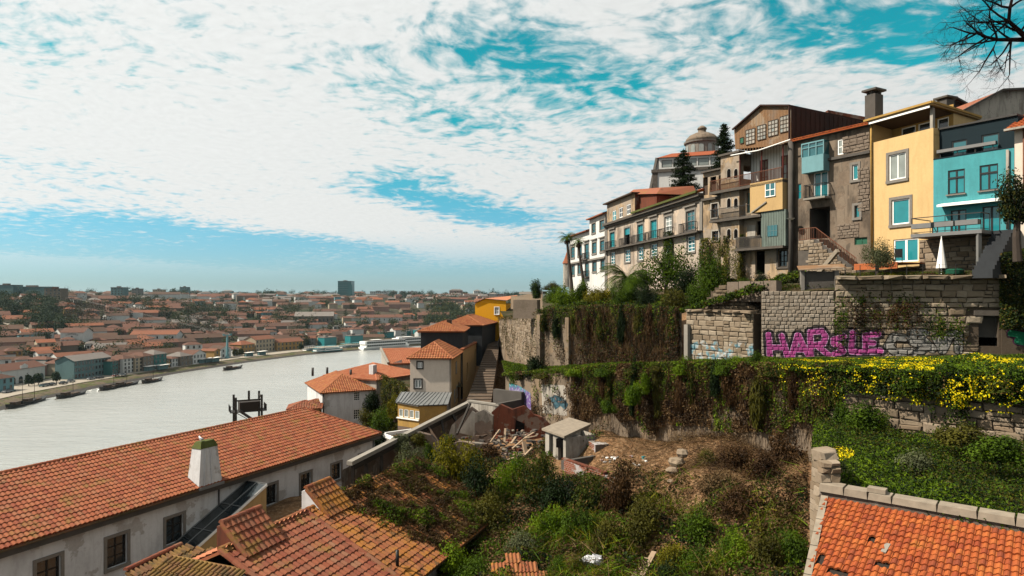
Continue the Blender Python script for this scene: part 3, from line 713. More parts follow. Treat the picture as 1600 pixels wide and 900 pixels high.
def unit_window():
 mb = MB(); mb.poly([(-.5, -.02, -.5), (.5, -.02, -.5), (.5, -.02, .5), (-.5, -.02, .5)], 1)
 for a, b, c, d in ((-.6, -.5, -.6, .6), (.5, .6, -.6, .6), (-.5, .5, .5, .6), (-.5, .5, -.6, -.5)):
  mb.hexa([(a, -.08, c), (b, -.08, c), (b, .02, c), (a, .02, c), (a, -.08, d), (b, -.08, d), (b, .02, d), (a, .02, d)], 0)
 return mb.mesh('window', ['far_grey', 'glass_dark'])
UWIN = unit_window()
def far_house(c, w, dpt, h, rz, wallm, roofm, label, cat='house', group=None, name='house', roof='hip', rh=None, nw=0, nf=2, ww=1.0, wh=1.6, side_w=0, base_drop=3.0):
 """A small building seen from afar: walls, pitched roof with eaves, and a window for each one that can be made out."""
 t = thing(name, (c[0], c[1], c[2]), label, cat, group); U = Vector((math.cos(rz), math.sin(rz), 0)); N_ = Vector((math.sin(rz), -math.cos(rz), 0)); O = Vector(c)
 a = O - U * (w / 2) + N_ * (dpt / 2); fr = Frame((a.x, a.y), (a.x + U.x, a.y + U.y)); z0 = c[2] - base_drop; z1 = c[2] + h; e = 0.5
 mb = MB()
 for (u0, d0), (u1, d1) in (((0, 0), (w, 0)), ((w, 0), (w, -dpt)), ((w, -dpt), (0, -dpt)), ((0, -dpt), (0, 0))):
  mb.poly([fr.p(u0, d0, z0), fr.p(u1, d1, z0), fr.p(u1, d1, z1), fr.p(u0, d0, z1)])
 rh = rh if rh is not None else min(w, dpt) * 0.24
 q = lambda u, d, z: fr.p(u, d, z)
 c0, c1, c2, c3 = q(-e, e, z1), q(w + e, e, z1), q(w + e, -dpt - e, z1), q(-e, -dpt - e, z1)
 rb = MB()
 if roof == 'flat':
  mb.poly([q(0, 0, z1), q(w, 0, z1), q(w, -dpt, z1), q(0, -dpt, z1)])
  rb.fbox(fr, -0.3, w + 0.3, -dpt - 0.3, 0.3, z1 + 0.02, z1 + 0.5); rb.fbox(fr, w * .3, w * .55, -dpt * .7, -dpt * .4, z1 + 0.5, z1 + 2.0)
 elif roof == 'gable':                             # ridge parallel to the front
  r0, r1 = q(-e, -dpt / 2, z1 + rh), q(w + e, -dpt / 2, z1 + rh)
  rb.poly([c0, c1, r1, r0]).poly([c2, c3, r0, r1])
  mb.poly([q(0, 0, z1), q(0, -dpt / 2, z1 + rh * .97), q(0, -dpt, z1)]).poly([q(w, -dpt, z1), q(w, -dpt / 2, z1 + rh * .97), q(w, 0, z1)])
 elif roof == 'gable_front':
  r0, r1 = q(w / 2, e, z1 + rh), q(w / 2, -dpt - e, z1 + rh)
  rb.poly([c1, c2, r1, r0]).poly([c3, c0, r0, r1])
  mb.poly([q(0, 0, z1), q(w, 0, z1), q(w / 2, 0, z1 + rh * .97)]).poly([q(w, -dpt, z1), q(0, -dpt, z1), q(w / 2, -dpt, z1 + rh * .97)])
 else:
  k = min(w, dpt) / 2
  if w >= dpt: r0, r1 = q(k * .9, -dpt / 2, z1 + rh), q(w - k * .9, -dpt / 2, z1 + rh); rb.poly([c0, c1, r1, r0]).poly([c2, c3, r0, r1]).poly([c1, c2, r1]).poly([c3, c0, r0])
  else: r0, r1 = q(w / 2, -k * .9, z1 + rh), q(w / 2, -dpt + k * .9, z1 + rh); rb.poly([c1, c2, r1, r0]).poly([c3, c0, r0, r1]).poly([c0, c1, r0]).poly([c2, c3, r1])
  rb.poly([c0, c3, c2, c1])
 mb.build('wall', wallm, t); rb.build('roof', roofm, t)
 for f in range(nf if nw else 0):
  z = c[2] + h * (f + 0.55) / nf
  for i in range(nw):
   u = w * (i + 0.5) / nw
   piece('window', UWIN, t, basis(fr.p(u, 0.0, z), fr.U * ww, -fr.N, fr.Z * min(wh, h / nf * .6)))
  for i in range(side_w):
   s = fr.side(w, 1); piece('window', UWIN, t, basis(s.p(dpt * (i + .5) / side_w, 0, z), s.U * ww, -s.N, s.Z * min(wh, h / nf * .6)))
 return t
def bank_dir(x, y):
 best = None
 for a, b in zip(BANK, BANK[1:]):
  ab = b - a; t = max(0, min(1, (Vector((x, y)) - a).dot(ab) / ab.dot(ab))); d = (a + ab * t - Vector((x, y))).length
  if best is None or d < best[0]: best = (d, ab.normalized())
 return math.atan2(best[1].y, best[1].x)
PLACED = []
def clear(x, y, r): return all((x - a) ** 2 + (y - b) ** 2 > (r + c) ** 2 for a, b, c in PLACED)
# front row on the quay, left to right: px span, eave row, foot row, wall, roof, windows across, storeys
ROW = [(-8, 22, 591, 612, 'far_blue', 'far_tile', 3, 2, 'small pale blue house at the left end of the far quay'),
       (72, 86, 561, 586, 'far_teal', 'far_tile', 2, 4, 'narrow blue grey house right of the white arcaded warehouse'),
       (86, 96, 565, 586, 'far_white', 'far_tile', 2, 3, 'narrow white house left of the cream quay house'),
       (97, 116, 567, 587, 'far_cream', 'far_tile', 3, 3, 'cream house just left of the big blue grey quay block'),
       (117, 174, 561, 589, 'far_teal', 'far_roof_grey', 11, 3, 'big blue grey block with rows of windows on the far quay'),
       (175, 184, 564, 586, 'far_green_wall', 'far_tile_brown', 2, 4, 'dark sea green slim house touching the big quay block'),
       (185, 193, 562, 584, 'far_stone', 'far_tile', 2, 4, 'slim brown stone house two doors right of the big quay block'),
       (193, 210, 560, 583, 'far_white', 'far_tile', 3, 4, 'white four storey house in the far quay row'),
       (211, 223, 559, 581, 'far_cream', 'far_tile_brown', 2, 4, 'beige house between white and stone quay houses'),
       (224, 240, 556, 579, 'far_stone', 'far_tile', 3, 3, 'grey stone house left of the sea green quay house'),
       (241, 260, 553, 576, 'far_green_wall', 'far_roof_grey', 3, 3, 'bright sea green house with grey roof on the far quay'),
       (261, 268, 561, 574, 'far_ochre', 'far_tile', 2, 2, 'tiny ochre house beside the sea green quay house'),
       (269, 278, 560, 573, 'far_white', 'far_tile', 2, 2, 'small white house right of the tiny ochre one'),
       (282, 300, 556, 571, 'far_stone', 'far_roof_grey', 3, 2, 'grey roofed stone shed in the far quay row'),
       (302, 322, 553, 568, 'far_white', 'far_tile', 4, 2, 'low white terrace left of the yellow gabled house'),
       (335, 344, 548, 561, 'far_ochre', 'far_tile_bright', 1, 2, 'yellow gabled house left of the white twin gables'),
       (345, 361, 545, 559, 'far_white', 'far_tile_brown', 2, 2, 'white gabled house behind the cable car pylon'),
       (364, 376, 545, 556, 'far_white', 'far_tile', 3, 2, 'white house right of the cable car pylon'),
       (377, 398, 538, 553, 'far_ochre', 'far_tile_bright', 4, 2, 'orange warehouse with bright roof right of the pylon'),
       (400, 430, 530, 550, 'far_cream', 'far_tile_bright', 6, 3, 'long peach coloured house on the far quay bend'),
       (433, 474, 534, 547, 'far_ochre', 'far_tile_bright', 7, 2, 'long low ochre warehouse with bright orange roof')]
for x0, x1, yt, yb, wm, rm, nw, nf, lab in ROW:
 Yb = QZ * F / (HOR - yb); c = P((x0 + x1) / 2, yb, Yb); rz = bank_dir(c.x, c.y); zt = (HOR - yt) / F * Yb
 U = Vector((math.cos(rz), math.sin(rz)))
 # width along the bank whose ends project on x0 and x1
 def pxu(u): q = c.xy + U * u; return 800 + F * q.x / q.y
 w = 4.0
 while pxu(w / 2) - pxu(-w / 2) < (x1 - x0) and w < 90: w += 0.25
 dp = 11.0; cc = c.xy + Vector((-U.y, U.x)) * dp / 2
 PLACED.append((cc.x, cc.y, max(w, dp) * 0.42))
 far_house((cc.x, cc.y, QZ), w, dp, zt - QZ, rz, wm, rm, lab, 'house', 'houses along the far quay', roof='gable_front' if 'gabled' in lab else ('gable' if nw > 5 else 'hip'), nw=nw, nf=nf, side_w=2, ww=min(1.1, w / max(nw, 1) * .5), base_drop=0.6)
# white arcaded warehouse with dark arches
yb = 598; Yb = QZ * F / (HOR - yb); c = P(38, yb, Yb); rz = bank_dir(c.x, c.y); U = Vector((math.cos(rz), math.sin(rz))); w = 27.0
t = far_house((c.x - U.y * 6, c.y + U.x * 6, QZ), w, 12, 7.0, rz, 'far_white', 'far_tile', 'white warehouse with a row of dark arches on the far quay', 'warehouse', name='warehouse', roof='gable', base_drop=0.6)
a = Vector((c.x, c.y)) - U * w / 2; fr = Frame(a, a + U)
for i in range(6):
 u = w * (i + .5) / 6; mb = MB(); pts = [(u - 1.3, 0.0), (u + 1.3, 0.0), (u + 1.3, 2.2)] + [(u + 1.3 * math.cos(k * math.pi / 6), 2.2 + 1.3 * math.sin(k * math.pi / 6)) for k in range(1, 7)]
 mb.poly([fr.p(q[0], 0.05, QZ + q[1]) for q in pts]); mb.build('arch_door', 'glass_dark', t)
mb = MB(); mb.fbox(fr, w * .42, w * .58, -0.5, 0.15, QZ + 7.02, QZ + 8.6); mb.poly([fr.p(w * .42, .15, QZ + 8.6), fr.p(w * .58, .15, QZ + 8.6), fr.p(w * .5, .15, QZ + 9.6)]); mb.build('parapet_gable', 'far_white', t)
PLACED.append((c.x - U.y * 6, c.y + U.x * 6, 13))
# hand-placed landmarks of the far bank
def lm(px, py, Y, w, dp, h, wm, rm, lab, rz=0.0, **kw):
 q = P(px, py, Y); kw.setdefault('base_drop', 14.0)
 PLACED.append((q.x, q.y, max(w, dp) * .5)); return far_house((q.x, q.y, q.z), w, dp, h, rz, wm, rm, lab, **kw)
g = newmat('glass_tower'); p = pos(g)
wv = g.n('ShaderNodeTexBrick', {'Vector': g.n('ShaderNodeCombineXYZ', (g.m('ADD', g.n('ShaderNodeSeparateXYZ', (p,), out=0), g.n('ShaderNodeSeparateXYZ', (p,), out=1)), g.n('ShaderNodeSeparateXYZ', (p,), out=2), 0.0)), 'Color1': (0.004, 0.075, 0.085, 1), 'Color2': (0.01, 0.12, 0.13, 1), 'Mortar': (0.02, 0.14, 0.15, 1), 'Scale': 0.3, 'Mortar Size': 0.05}); finish(g, wv, 0.25, None, spec=0.6)
t = lm(541, 470, 1300, 26, 26, 38, 'glass_tower', 'far_roof_grey', 'tall dark teal glass tower on the far skyline', name='tower_block', cat='tower', roof='flat')
q = P(549, 470, 1300); MB().box((q.x + 1.2, q.y - 14, q.z + 15.5), (9, 5, 31)).build('tower_wing', 'glass_tower', t)
for i in range(8): MB().box((P(541, 470, 1300).x, q.y - 13.1, q.z + 4 + i * 4.4), (25.4, 0.3, 0.5)).build('floor_band', 'far_teal', t)
lm(593, 466, 1500, 38, 24, 15, 'far_white', 'far_roof_grey', 'wide pale office block right of the dark tower', name='office_block', cat='office', roof='flat', nw=9, nf=4, ww=2.4, wh=2)
lm(289, 463, 1250, 13, 13, 17, 'far_teal', 'far_roof_grey', 'slim blue grey tower block on the left skyline', name='tower_block', cat='tower', roof='flat', nw=3, nf=5, ww=1.6)
lm(187, 461, 900, 17, 12, 10, 'far_teal', 'far_roof_grey', 'square grey block on the skyline above the left roofs', name='apartment_block', cat='apartments', roof='flat', nw=4, nf=3, ww=1.6)
lm(215, 462, 980, 12, 10, 10, 'far_grey', 'far_roof_grey', 'small grey apartment block right of the square one', name='apartment_block', cat='apartments', roof='flat', nw=3, nf=3, ww=1.6)
lm(249, 464, 1100, 16, 12, 12, 'far_cream', 'far_roof_grey', 'cream apartment block between grey skyline blocks', name='apartment_block', cat='apartments', roof='flat', nw=4, nf=3, ww=1.6)
lm(54, 458, 720, 42, 16, 6.5, 'far_teal', 'far_roof_grey', 'long flat teal hall on the hill at the far left', name='hall', cat='hall', roof='flat')
lm(12, 457, 700, 22, 14, 7.5, 'far_teal', 'far_roof_grey', 'dark teal block cut by the left edge above trees', name='hall', cat='hall', roof='flat')
lm(88, 466, 640, 16, 10, 9, 'far_stone', 'far_tile', 'brownish block below the teal hall', name='apartment_block', cat='apartments', roof='flat', nw=4, nf=3, ww=1.2)
lm(774, 466, 1400, 44, 14, 9, 'far_pink', 'far_roof_grey', 'long pinkish apartment row on the skyline by the yellow house', name='apartment_block', cat='apartments', roof='flat', nw=9, nf=3, ww=1.8)
for px in (411, 432, 450): lm(px, 472, 1500, 16, 12, 14, 'far_pink' if px < 440 else 'far_cream', 'far_roof_grey', {411: 'pinkish block left of the other two left of the dark tower', 432: 'middle pinkish block left of the dark tower', 450: 'cream block nearest left of the dark tower'}[px], name='apartment_block', cat='apartments', roof='flat', nw=4, nf=4, ww=1.6)
lm(645, 461, 1700, 24, 14, 9, 'far_white', 'far_roof_grey', 'small white block on the wooded skyline ridge', name='apartment_block', cat='apartments', roof='flat', nw=5, nf=2, ww=1.8)
lm(725, 463, 1700, 18, 14, 10, 'far_cream', 'far_roof_grey', 'lone cream block on skyline left of the pinkish row', name='apartment_block', cat='apartments', roof='flat', nw=4, nf=3, ww=1.8)
# white warehouse with a dark emblem under its lettering on the hillside
t = lm(120, 531, 470, 15, 13, 5.5, 'far_white', 'far_tile', 'white warehouse gable with dark curved lettering and emblem', rz=0.12, name='warehouse', cat='warehouse', roof='gable')
q = P(120, 531, 470); fr = Frame((q.x - 7.5 * math.cos(.12) + 6.5 * math.sin(.12), q.y - 7.5 * math.sin(.12) - 6.5 * math.cos(.12)), (q.x + 6.5 * math.sin(.12), q.y - 6.5 * math.cos(.12)))
mb = MB()
for i in range(7):
 a = (i - 3) / 3.0; u = 7.5 + a * 3.6; z = q.z + 4.0 - a * a * .7
 mb.fbox(fr, u - .38, u - .22, .02, .06, z, z + .9).fbox(fr, u + .2, u + .36, .02, .06, z, z + .9).fbox(fr, u - .22, u + .2, .02, .06, z + (.7 if i % 2 else .38), z + (.9 if i % 2 else .55))
mb.build('lettering', 'black_metal', t)
MB().poly([fr.p(6.7, .04, q.z + 3.0), fr.p(7.5, .04, q.z + 1.9), fr.p(8.3, .04, q.z + 3.0)]).poly([fr.p(7.2, .05, q.z + 3.05), fr.p(7.8, .05, q.z + 3.05), fr.p(7.5, .05, q.z + 3.5)]).build('emblem', 'black_metal', t)
lm(245, 532, 520, 34, 12, 5, 'far_white', 'far_tile_bright', 'long white hall with vivid orange roof on the slope', rz=.1, name='hall', cat='hall', roof='gable', nw=6, nf=1)
lm(222, 537, 505, 15, 10, 4, 'far_white', 'far_tile_bright', 'small vivid orange roof left of the long white hall', rz=.1, name='house', roof='hip')
lm(172, 508, 640, 24, 12, 6, 'far_white', 'far_tile', 'white building with two window rows high on the left slope', rz=.1, name='house', roof='hip', nw=8, nf=2, ww=1.2)
lm(597, 503, 800, 48, 14, 5.5, 'far_white', 'far_tile', 'long low white warehouse above the far boat landing', rz=.15, name='warehouse', cat='warehouse', roof='gable', nw=8, nf=1)
lm(535, 519, 680, 18, 12, 6, 'far_white', 'far_roof_grey', 'white office with dark window bands behind the tour boats', rz=.3, name='office', cat='office', roof='flat', nw=5, nf=2, ww=2.2)
lm(492, 506, 760, 42, 20, 9, 'far_stone', 'far_roof_grey', 'ruined grey factory with sawtooth gables on the slope', rz=.2, name='factory', cat='factory', roof='gable', nw=10, nf=1, ww=1.6, wh=4)
for i in range(6): lm(556 + i * 13, 519.5 - i * 0.8, 690 + i * 9, 11, 26, 4.5, 'far_pink', 'far_tile', ('leftmost', 'second', 'third', 'fourth', 'fifth', 'rightmost')[i] + ' of the reddish sawtooth sheds behind the cruise ship', rz=.3, name='shed', cat='shed', group='sawtooth sheds behind the cruise ship', roof='gable_front', rh=3)
lm(677, 498, 850, 40, 14, 5, 'far_pink', 'far_tile', 'long pink lodge below the far wooded hill', rz=.2, name='warehouse', cat='warehouse', roof='gable', nw=8, nf=1)
for i, (px, py, Y, col_) in enumerate(((511, 534, 575, 'boat_teal'), (553, 531, 600, 'boat_teal'), (603, 525, 655, 'boat_teal'), (630, 523, 680, 'boat_teal'), (657, 521, 700, 'boat_teal'))):
 lm(px, py, Y, 13, 9, 3.8, 'boat_teal', 'far_roof_grey', ('leftmost', 'second', 'middle', 'fourth', 'rightmost')[i] + ' of the teal kiosks along the far boat landing', rz=bank_dir(*P(px, py, Y).xy), name='kiosk', cat='kiosk', group='teal kiosks on the far landing', roof='flat')
# viaduct with round arches at the far left
t = thing('viaduct', P(40, 495, 600), 'grey stone viaduct with round arches at far left', 'viaduct'); q = P(0, 495, 600)
fr = Frame((q.x - 20, 600), (q.x + 60, 612)); z0 = q.z - 8; z1 = P(40, 480, 600).z; mb = MB(); nA = 7; wA = fr.len / nA
for i in range(nA):
 u0 = i * wA; uc = u0 + wA / 2; r = wA * .34; zs = z1 - 2.4 - r; arc = [(uc + r * math.cos(math.pi - k * math.pi / 8), zs + r * math.sin(math.pi - k * math.pi / 8)) for k in range(9)]
 mb.poly([fr.p(u0, 0, z0), fr.p(uc - r, 0, z0), fr.p(uc - r, 0, zs), fr.p(u0, 0, zs)]); mb.poly([fr.p(uc + r, 0, z0), fr.p(u0 + wA, 0, z0), fr.p(u0 + wA, 0, zs), fr.p(uc + r, 0, zs)])
 for (a, b), (c_, e) in zip(arc, arc[1:]): mb.poly([fr.p(a, 0, b), fr.p(c_, 0, e), fr.p(c_, 0, z1), fr.p(a, 0, z1)]); mb.poly([fr.p(a, 0, b), fr.p(a, -4, b), fr.p(c_, -4, e), fr.p(c_, 0, e)])
 mb.poly([fr.p(u0, 0, zs), fr.p(uc - r, 0, zs), fr.p(uc - r, 0, z1), fr.p(u0, 0, z1)]); mb.poly([fr.p(uc + r, 0, zs), fr.p(u0 + wA, 0, zs), fr.p(u0 + wA, 0, z1), fr.p(uc + r, 0, z1)])
 for s in (-r, r): mb.poly([fr.p(uc + s, 0, z0), fr.p(uc + s, -4, z0), fr.p(uc + s, -4, zs), fr.p(uc + s, 0, zs)])
mb.build('arches', 'far_stone', t); MB().fbox(fr, -2, fr.len + 2, -4.2, 0.3, z1 + .01, z1 + 1.3).build('deck', 'far_grey', t)
# pale track climbing the left slope
pts = [(-20, 498, 545), (30, 513, 520), (60, 523, 500), (92, 531, 480)]
mb = MB()
for (a, b, y0), (c_, e, y1) in zip(pts, pts[1:]):
 for k in range(4):
  q0 = P(a + (c_ - a) * k / 4, b, y0 + (y1 - y0) * k / 4); q1 = P(a + (c_ - a) * (k + 1) / 4, b, y0 + (y1 - y0) * (k + 1) / 4)
  mb.poly([(q0.x - 2, q0.y - 4, zg1(q0.x - 2, q0.y - 4) + 1.2), (q1.x - 2, q1.y - 4, zg1(q1.x - 2, q1.y - 4) + 1.2), (q1.x + 1, q1.y + 4, zg1(q1.x + 1, q1.y + 4) + 1.2), (q0.x + 1, q0.y + 4, zg1(q0.x + 1, q0.y + 4) + 1.2)])
tag(mb.build('path', 'paving'), kind='structure', label='pale dirt track climbing the far left slope')
# the crowd of roofs on the slope behind
def zone(px, d):
 a = ('far left' if px < 120 else 'behind the big quay block' if px < 260 else 'behind the pylon' if px < 420 else 'left of the dark tower' if px < 520 else 'below the dark tower' if px < 620 else 'under the wooded ridge')
 b = ('just behind the quay' if d < 110 else 'low on the far slope' if d < 200 else 'halfway up the hill' if d < 420 else 'near the far skyline')
 return b + ' ' + a
rs = random.Random(5); count = {'house': 0, 'warehouse': 0}; WALLS = ['far_white'] * 8 + ['far_cream'] * 3 + ['far_pink', 'far_grey', 'far_ochre', 'far_stone', 'far_stone', 'far_blue']
for tries in range(14000):
 if count['house'] >= 255 and count['warehouse'] >= 285: break
 px = rs.uniform(-30, 770); Y = 330 + 1100 * rs.random() ** 1.6; x = (px - 800) / F * Y; d = float(bank_d(np.array([x]), np.array([Y]))[0])
 if d < 46 or d > 900: continue
 if 0 < px < 105 and 130 < d < 260 and rs.random() < .8: continue
 lodge = rs.random() < (.55 if d < 260 else .2); kd = 'warehouse' if lodge else 'house'; w = rs.uniform(14, 34) if lodge else rs.uniform(6.5, 12); dp = rs.uniform(8, 13) if lodge else rs.uniform(6, 9); h = rs.uniform(3.5, 5.5) if lodge else rs.uniform(4, 8)
 if count[kd] >= (285 if lodge else 255): continue
 if d > 350: w *= 1.25; dp *= 1.2; h *= 1.1
 r_ = max(w, dp) * .36
 if not clear(x, Y, r_): continue
 PLACED.append((x, Y, r_)); z = zg1(x, Y); wm = rs.choice(WALLS) if not lodge else rs.choice(['far_white', 'far_white', 'far_stone', 'far_pink', 'far_cream']); rm = rs.choice(['far_tile'] * 5 + ['far_tile_brown'] * 3 + ['far_tile_bright'] * 2 + ['far_roof_grey'])
 if d > 500: rm = rs.choice(['far_tile', 'far_tile_brown', 'far_roof_grey'])
 lab_ = f"{('long' if w > 24 else 'short') if lodge else ('tall' if h > 5.8 else 'low')} {CW[wm]} {'lodge' if lodge else 'house'} with {CR[rm]} roof {zone(px, d)}"; lab_ = lab_ if len(lab_.split()) < 17 else lab_.split(' ', 1)[1]
 far_house((x, Y, z), w, dp, h, bank_dir(x, Y) * .6 + rs.uniform(-.25, .25), wm, rm, lab_, 'warehouse' if lodge else 'house', 'roofs on the far hillside', name='warehouse' if lodge else 'house', roof='gable' if lodge else rs.choice(['hip', 'gable', 'hip']), nw=(rs.randint(2, 3) if (not lodge and Y < 620) else 0), nf=2 if h > 5.5 else 1, ww=1.1)
 count[kd] += 1
# far skyline blocks
for i in range(34):
 px = rs.uniform(100, 800); Y = rs.uniform(1250, 2300); x = (px - 800) / F * Y; z = zg1(x, Y); w = rs.uniform(14, 34)
 if not clear(x, Y, w * .5): continue
 PLACED.append((x, Y, w * .5)); wm = rs.choice(['far_white', 'far_cream', 'far_pink', 'far_grey', 'far_teal'])
 far_house((x, Y, z - 2), w, 14, rs.uniform(8, 15), rs.uniform(-.3, .3), wm, rs.choice(['far_roof_grey', 'far_tile']), f"small {CW[wm]} block on the far skyline " + ('left of the slim blue grey tower' if px < 289 else 'between the slim and the dark tower' if px < 541 else 'right of the dark tower'), 'apartments', 'small blocks on the far skyline', name='apartment_block', roof=rs.choice(['flat', 'hip']), nw=4, nf=3, ww=1.8)
# ---------------------------------------------------------------- far woods (read as masses)
def wood(label, pts, mat, rr, per, ls, name='woodland'):
 C = []; Nn = []
 for x, y, r, h in pts:
  p_, n_ = crown_pts(per, 6, int(abs(x * 7 + y)) % 997, 1.0, .5); z = zg1(x, y); C.append(p_ * np.array([r, r, h]) + np.array([x, y, z + h * .15])); Nn.append(n_)
 return cover(name, label, np.concatenate(C), np.concatenate(Nn), [mat] if isinstance(mat, str) else mat, [1] if isinstance(mat, str) else [.7, .3], ls * (0.6 + .8 * rng.random(sum(len(c) for c in C))), 'woodland', .8)
def zonepts(n, px0, px1, Y0, Y1, r, h, dmin=60, chk=False):
 out = []
 for _ in range(n * 6):
  if len(out) >= n: break
  px = rs.uniform(px0, px1); Y = rs.uniform(Y0, Y1); x = (px - 800) / F * Y
  if float(bank_d(np.array([x]), np.array([Y]))[0]) < dmin: continue
  if chk and not clear(x, Y, r * .5): continue
  k = rs.uniform(.7, 1.35); out.append((x, Y, r * k, h * k))
 return out
wood('dark green wood on the hill at the far left', zonepts(80, -40, 105, 540, 700, 9, 12) + zonepts(20, 40, 110, 520, 560, 8, 11), 'far_green', 9, 330, 1.25)
wood('brownish bare wood above the left roofs', zonepts(30, 100, 175, 560, 660, 8, 11), 'far_brown', 8, 260, 1.0)
wood('dark hedge trees across the middle of the slope', zonepts(75, 170, 520, 640, 800, 9, 12), ['far_green', 'far_brown'], 8, 300, 1.2)
wood('wooded ridge beside the yellow house', zonepts(95, 668, 800, 780, 1050, 13, 17), ['far_green', 'leaf_olive'], 9, 330, 1.7)
wood('trees along the far skyline', zonepts(130, -20, 820, 1050, 2200, 15, 13, chk=True), 'far_green', 9, 200, 2.3)
wood('trees scattered between the far roofs', zonepts(300, -20, 720, 400, 1050, 6.5, 11, 45), ['far_green', 'leaf_olive'], 9, 260, 1.05)
wood('brown and green copse above the long white hall', zonepts(45, 200, 350, 560, 640, 7, 9), ['far_brown', 'far_green'], 8, 240, 1.0)
# ---------------------------------------------------------------- boats
def hull(mb, L, B, h, z=0, rake=.16, mi=0, sheer=.4, n=10, stern=.55):
 rows = []
 for i in range(n + 1):
  s = -1 + 2 * i / n; k = (1 - abs(s) ** 2.6 * (1 if s > 0 else 1 - stern)); b = max(B / 2 * k, .05); sh = h + sheer * abs(s) ** 2.5
  rows.append([(s * L / 2, -b * .55, z), (s * L / 2 * (1 + rake * (s > 0)), -b, z + sh), (s * L / 2 * (1 + rake * (s > 0)), b, z + sh), (s * L / 2, b * .55, z)])
 for r0, r1 in zip(rows, rows[1:]):
  for k in range(4): mb.poly([r0[k], r1[k], r1[(k + 1) % 4], r0[(k + 1) % 4]], mi)
 mb.poly(rows[0][::-1], mi); mb.poly(rows[-1], mi); return mb
def orient(t, rz): t.rotation_euler = (0, 0, rz)
def local(t): ORG[t.name] = Vector((0, 0, 0))
def rabelo(px, py, label, L=17, mast=True):
 q = PZ(px, py, RZ); t = thing('cargo_boat', q, label, 'boat', 'dark wooden boats moored along the far bank'); local(t)
 hull(MB(), L, 3.6, 1.0, -.3, .2, 0, 1.3).build('hull', 'boat_black', t)
 MB().box((-L * .22, 0, 1.5), (L * .2, 2.2, 1.5)).box((-L * .22, 0, 2.3), (L * .24, 2.6, .12)).build('cabin', 'brown_wood', t)
 mb = MB()
 for i in range(4): mb.tube([(L * (.02 + i * .07), -1, 1.1), (L * (.02 + i * .07), 1, 1.1)], .42, 8)
 mb.build('barrels', 'brown_wood', t)
 if mast: MB().tube([(L * .05, 0, .4), (L * .05, 0, 9.5)], [.13, .07], 6).tube([(L * .05 - 3, 0, 8), (L * .05 + 3, 0, 8.3)], .06, 5).build('mast', 'brown_wood', t)
 MB().tube([(-L * .35, 0, 1.6), (-L * .62, 0, -.1)], [.1, .16], 5).build('steering_oar', 'brown_wood', t)
 orient(t, bank_dir(q.x, q.y)); return t
rabelo(33, 634, 'dark wooden boat moored nearest the left edge of the far bank'); rabelo(52, 629, 'dark wooden boat just behind the one nearest the left edge')
rabelo(112, 619, 'long dark wooden boat below the big blue grey quay block'); rabelo(176, 607, 'dark wooden boat left of a close pair on the far bank'); rabelo(196, 603, 'dark wooden boat right of a close pair on the far bank')
rabelo(238, 597, 'small dark boat below the sea green quay house', 14); rabelo(364, 577, 'dark boat with brown cabin by the cable car pylon', 16, False)
def tour(px, py, label, L=22, mat='boat_teal'):
 q = PZ(px, py, RZ); t = thing('tour_boat', q, label, 'boat', 'teal tour boats at the far landing'); local(t)
 hull(MB(), L, 5, 1.6, -.3, .1, 0, .5).build('hull', mat, t)
 MB().box((-1, 0, 2.5), (L * .72, 4.2, 1.9)).build('cabin', 'white_paint', t); MB().box((-1, 0, 2.6), (L * .70, 4.3, .9)).build('window_band', 'glass', t)
 MB().box((-1, 0, 3.55), (L * .78, 4.6, .15)).box((-2, 0, 5.3), (L * .5, 4.4, .12)).build('deck_roof', mat, t)
 mb = MB()
 for i in range(6): mb.beam((-L * .3 + i * L * .1, -2.1, 3.6), (-L * .3 + i * L * .1, -2.1, 5.3), .1, .1).beam((-L * .3 + i * L * .1, 2.1, 3.6), (-L * .3 + i * L * .1, 2.1, 5.3), .1, .1)
 mb.build('posts', 'white_paint', t); orient(t, bank_dir(q.x, q.y)); return t
tour(505, 551, 'leftmost teal tour boat at the far landing', 20); tour(519, 550, 'second teal tour boat from the left at the landing', 20); tour(545, 546, 'third teal tour boat, left of the cruise ship', 22); tour(558, 545, 'teal tour boat nearest the cruise ship', 20); tour(488, 551, 'low grey barge at the left end of the landing', 18, 'grey_paint')
def cruise(px, py, label, L, decks):
 q = PZ(px, py, RZ); t = thing('cruise_ship', q, label, 'ship', 'river cruise ships'); local(t)
 hull(MB(), L, 10, 2.4, -.4, .06, 0, .4, 14, .9).build('hull', 'white_paint', t)
 for d in range(decks):
  z = 2.2 + d * 2.5; MB().box((-1 - d * 1.5, 0, z + 1.2), (L * (.88 - d * .03), 9 - d * .6, 2.4)).build('deck', 'white_paint', t)
  nw = int(L / 2.6)
  for i in range(nw):
   u = -L * .42 + i * L * .82 / nw
   for s in (-1, 1): piece('window', UWIN, t, basis(Vector((u, s * (4.52 - d * .3), z + 1.25)), Vector((1.7, 0, 0)), Vector((0, -s, 0)) * -1 if s > 0 else Vector((0, 1, 0)), Vector((0, 0, 1.3))))
 z = 2.2 + decks * 2.5; MB().box((0, 0, z + .1), (L * .84, 8.2, .15)).build('sun_deck', 'far_roof_grey', t)
 MB().box((L * .3, 0, z + 1.1), (L * .08, 4, 1.8)).box((-L * .2, 0, z + .8), (L * .2, 5, .1)).build('wheelhouse', 'white_paint', t); orient(t, bank_dir(q.x, q.y)); return t
cruise(602, 544.5, 'white river cruise ship moored in front', 48, 2); cruise(650, 539, 'second white cruise ship with window rows, moored behind', 50, 2)
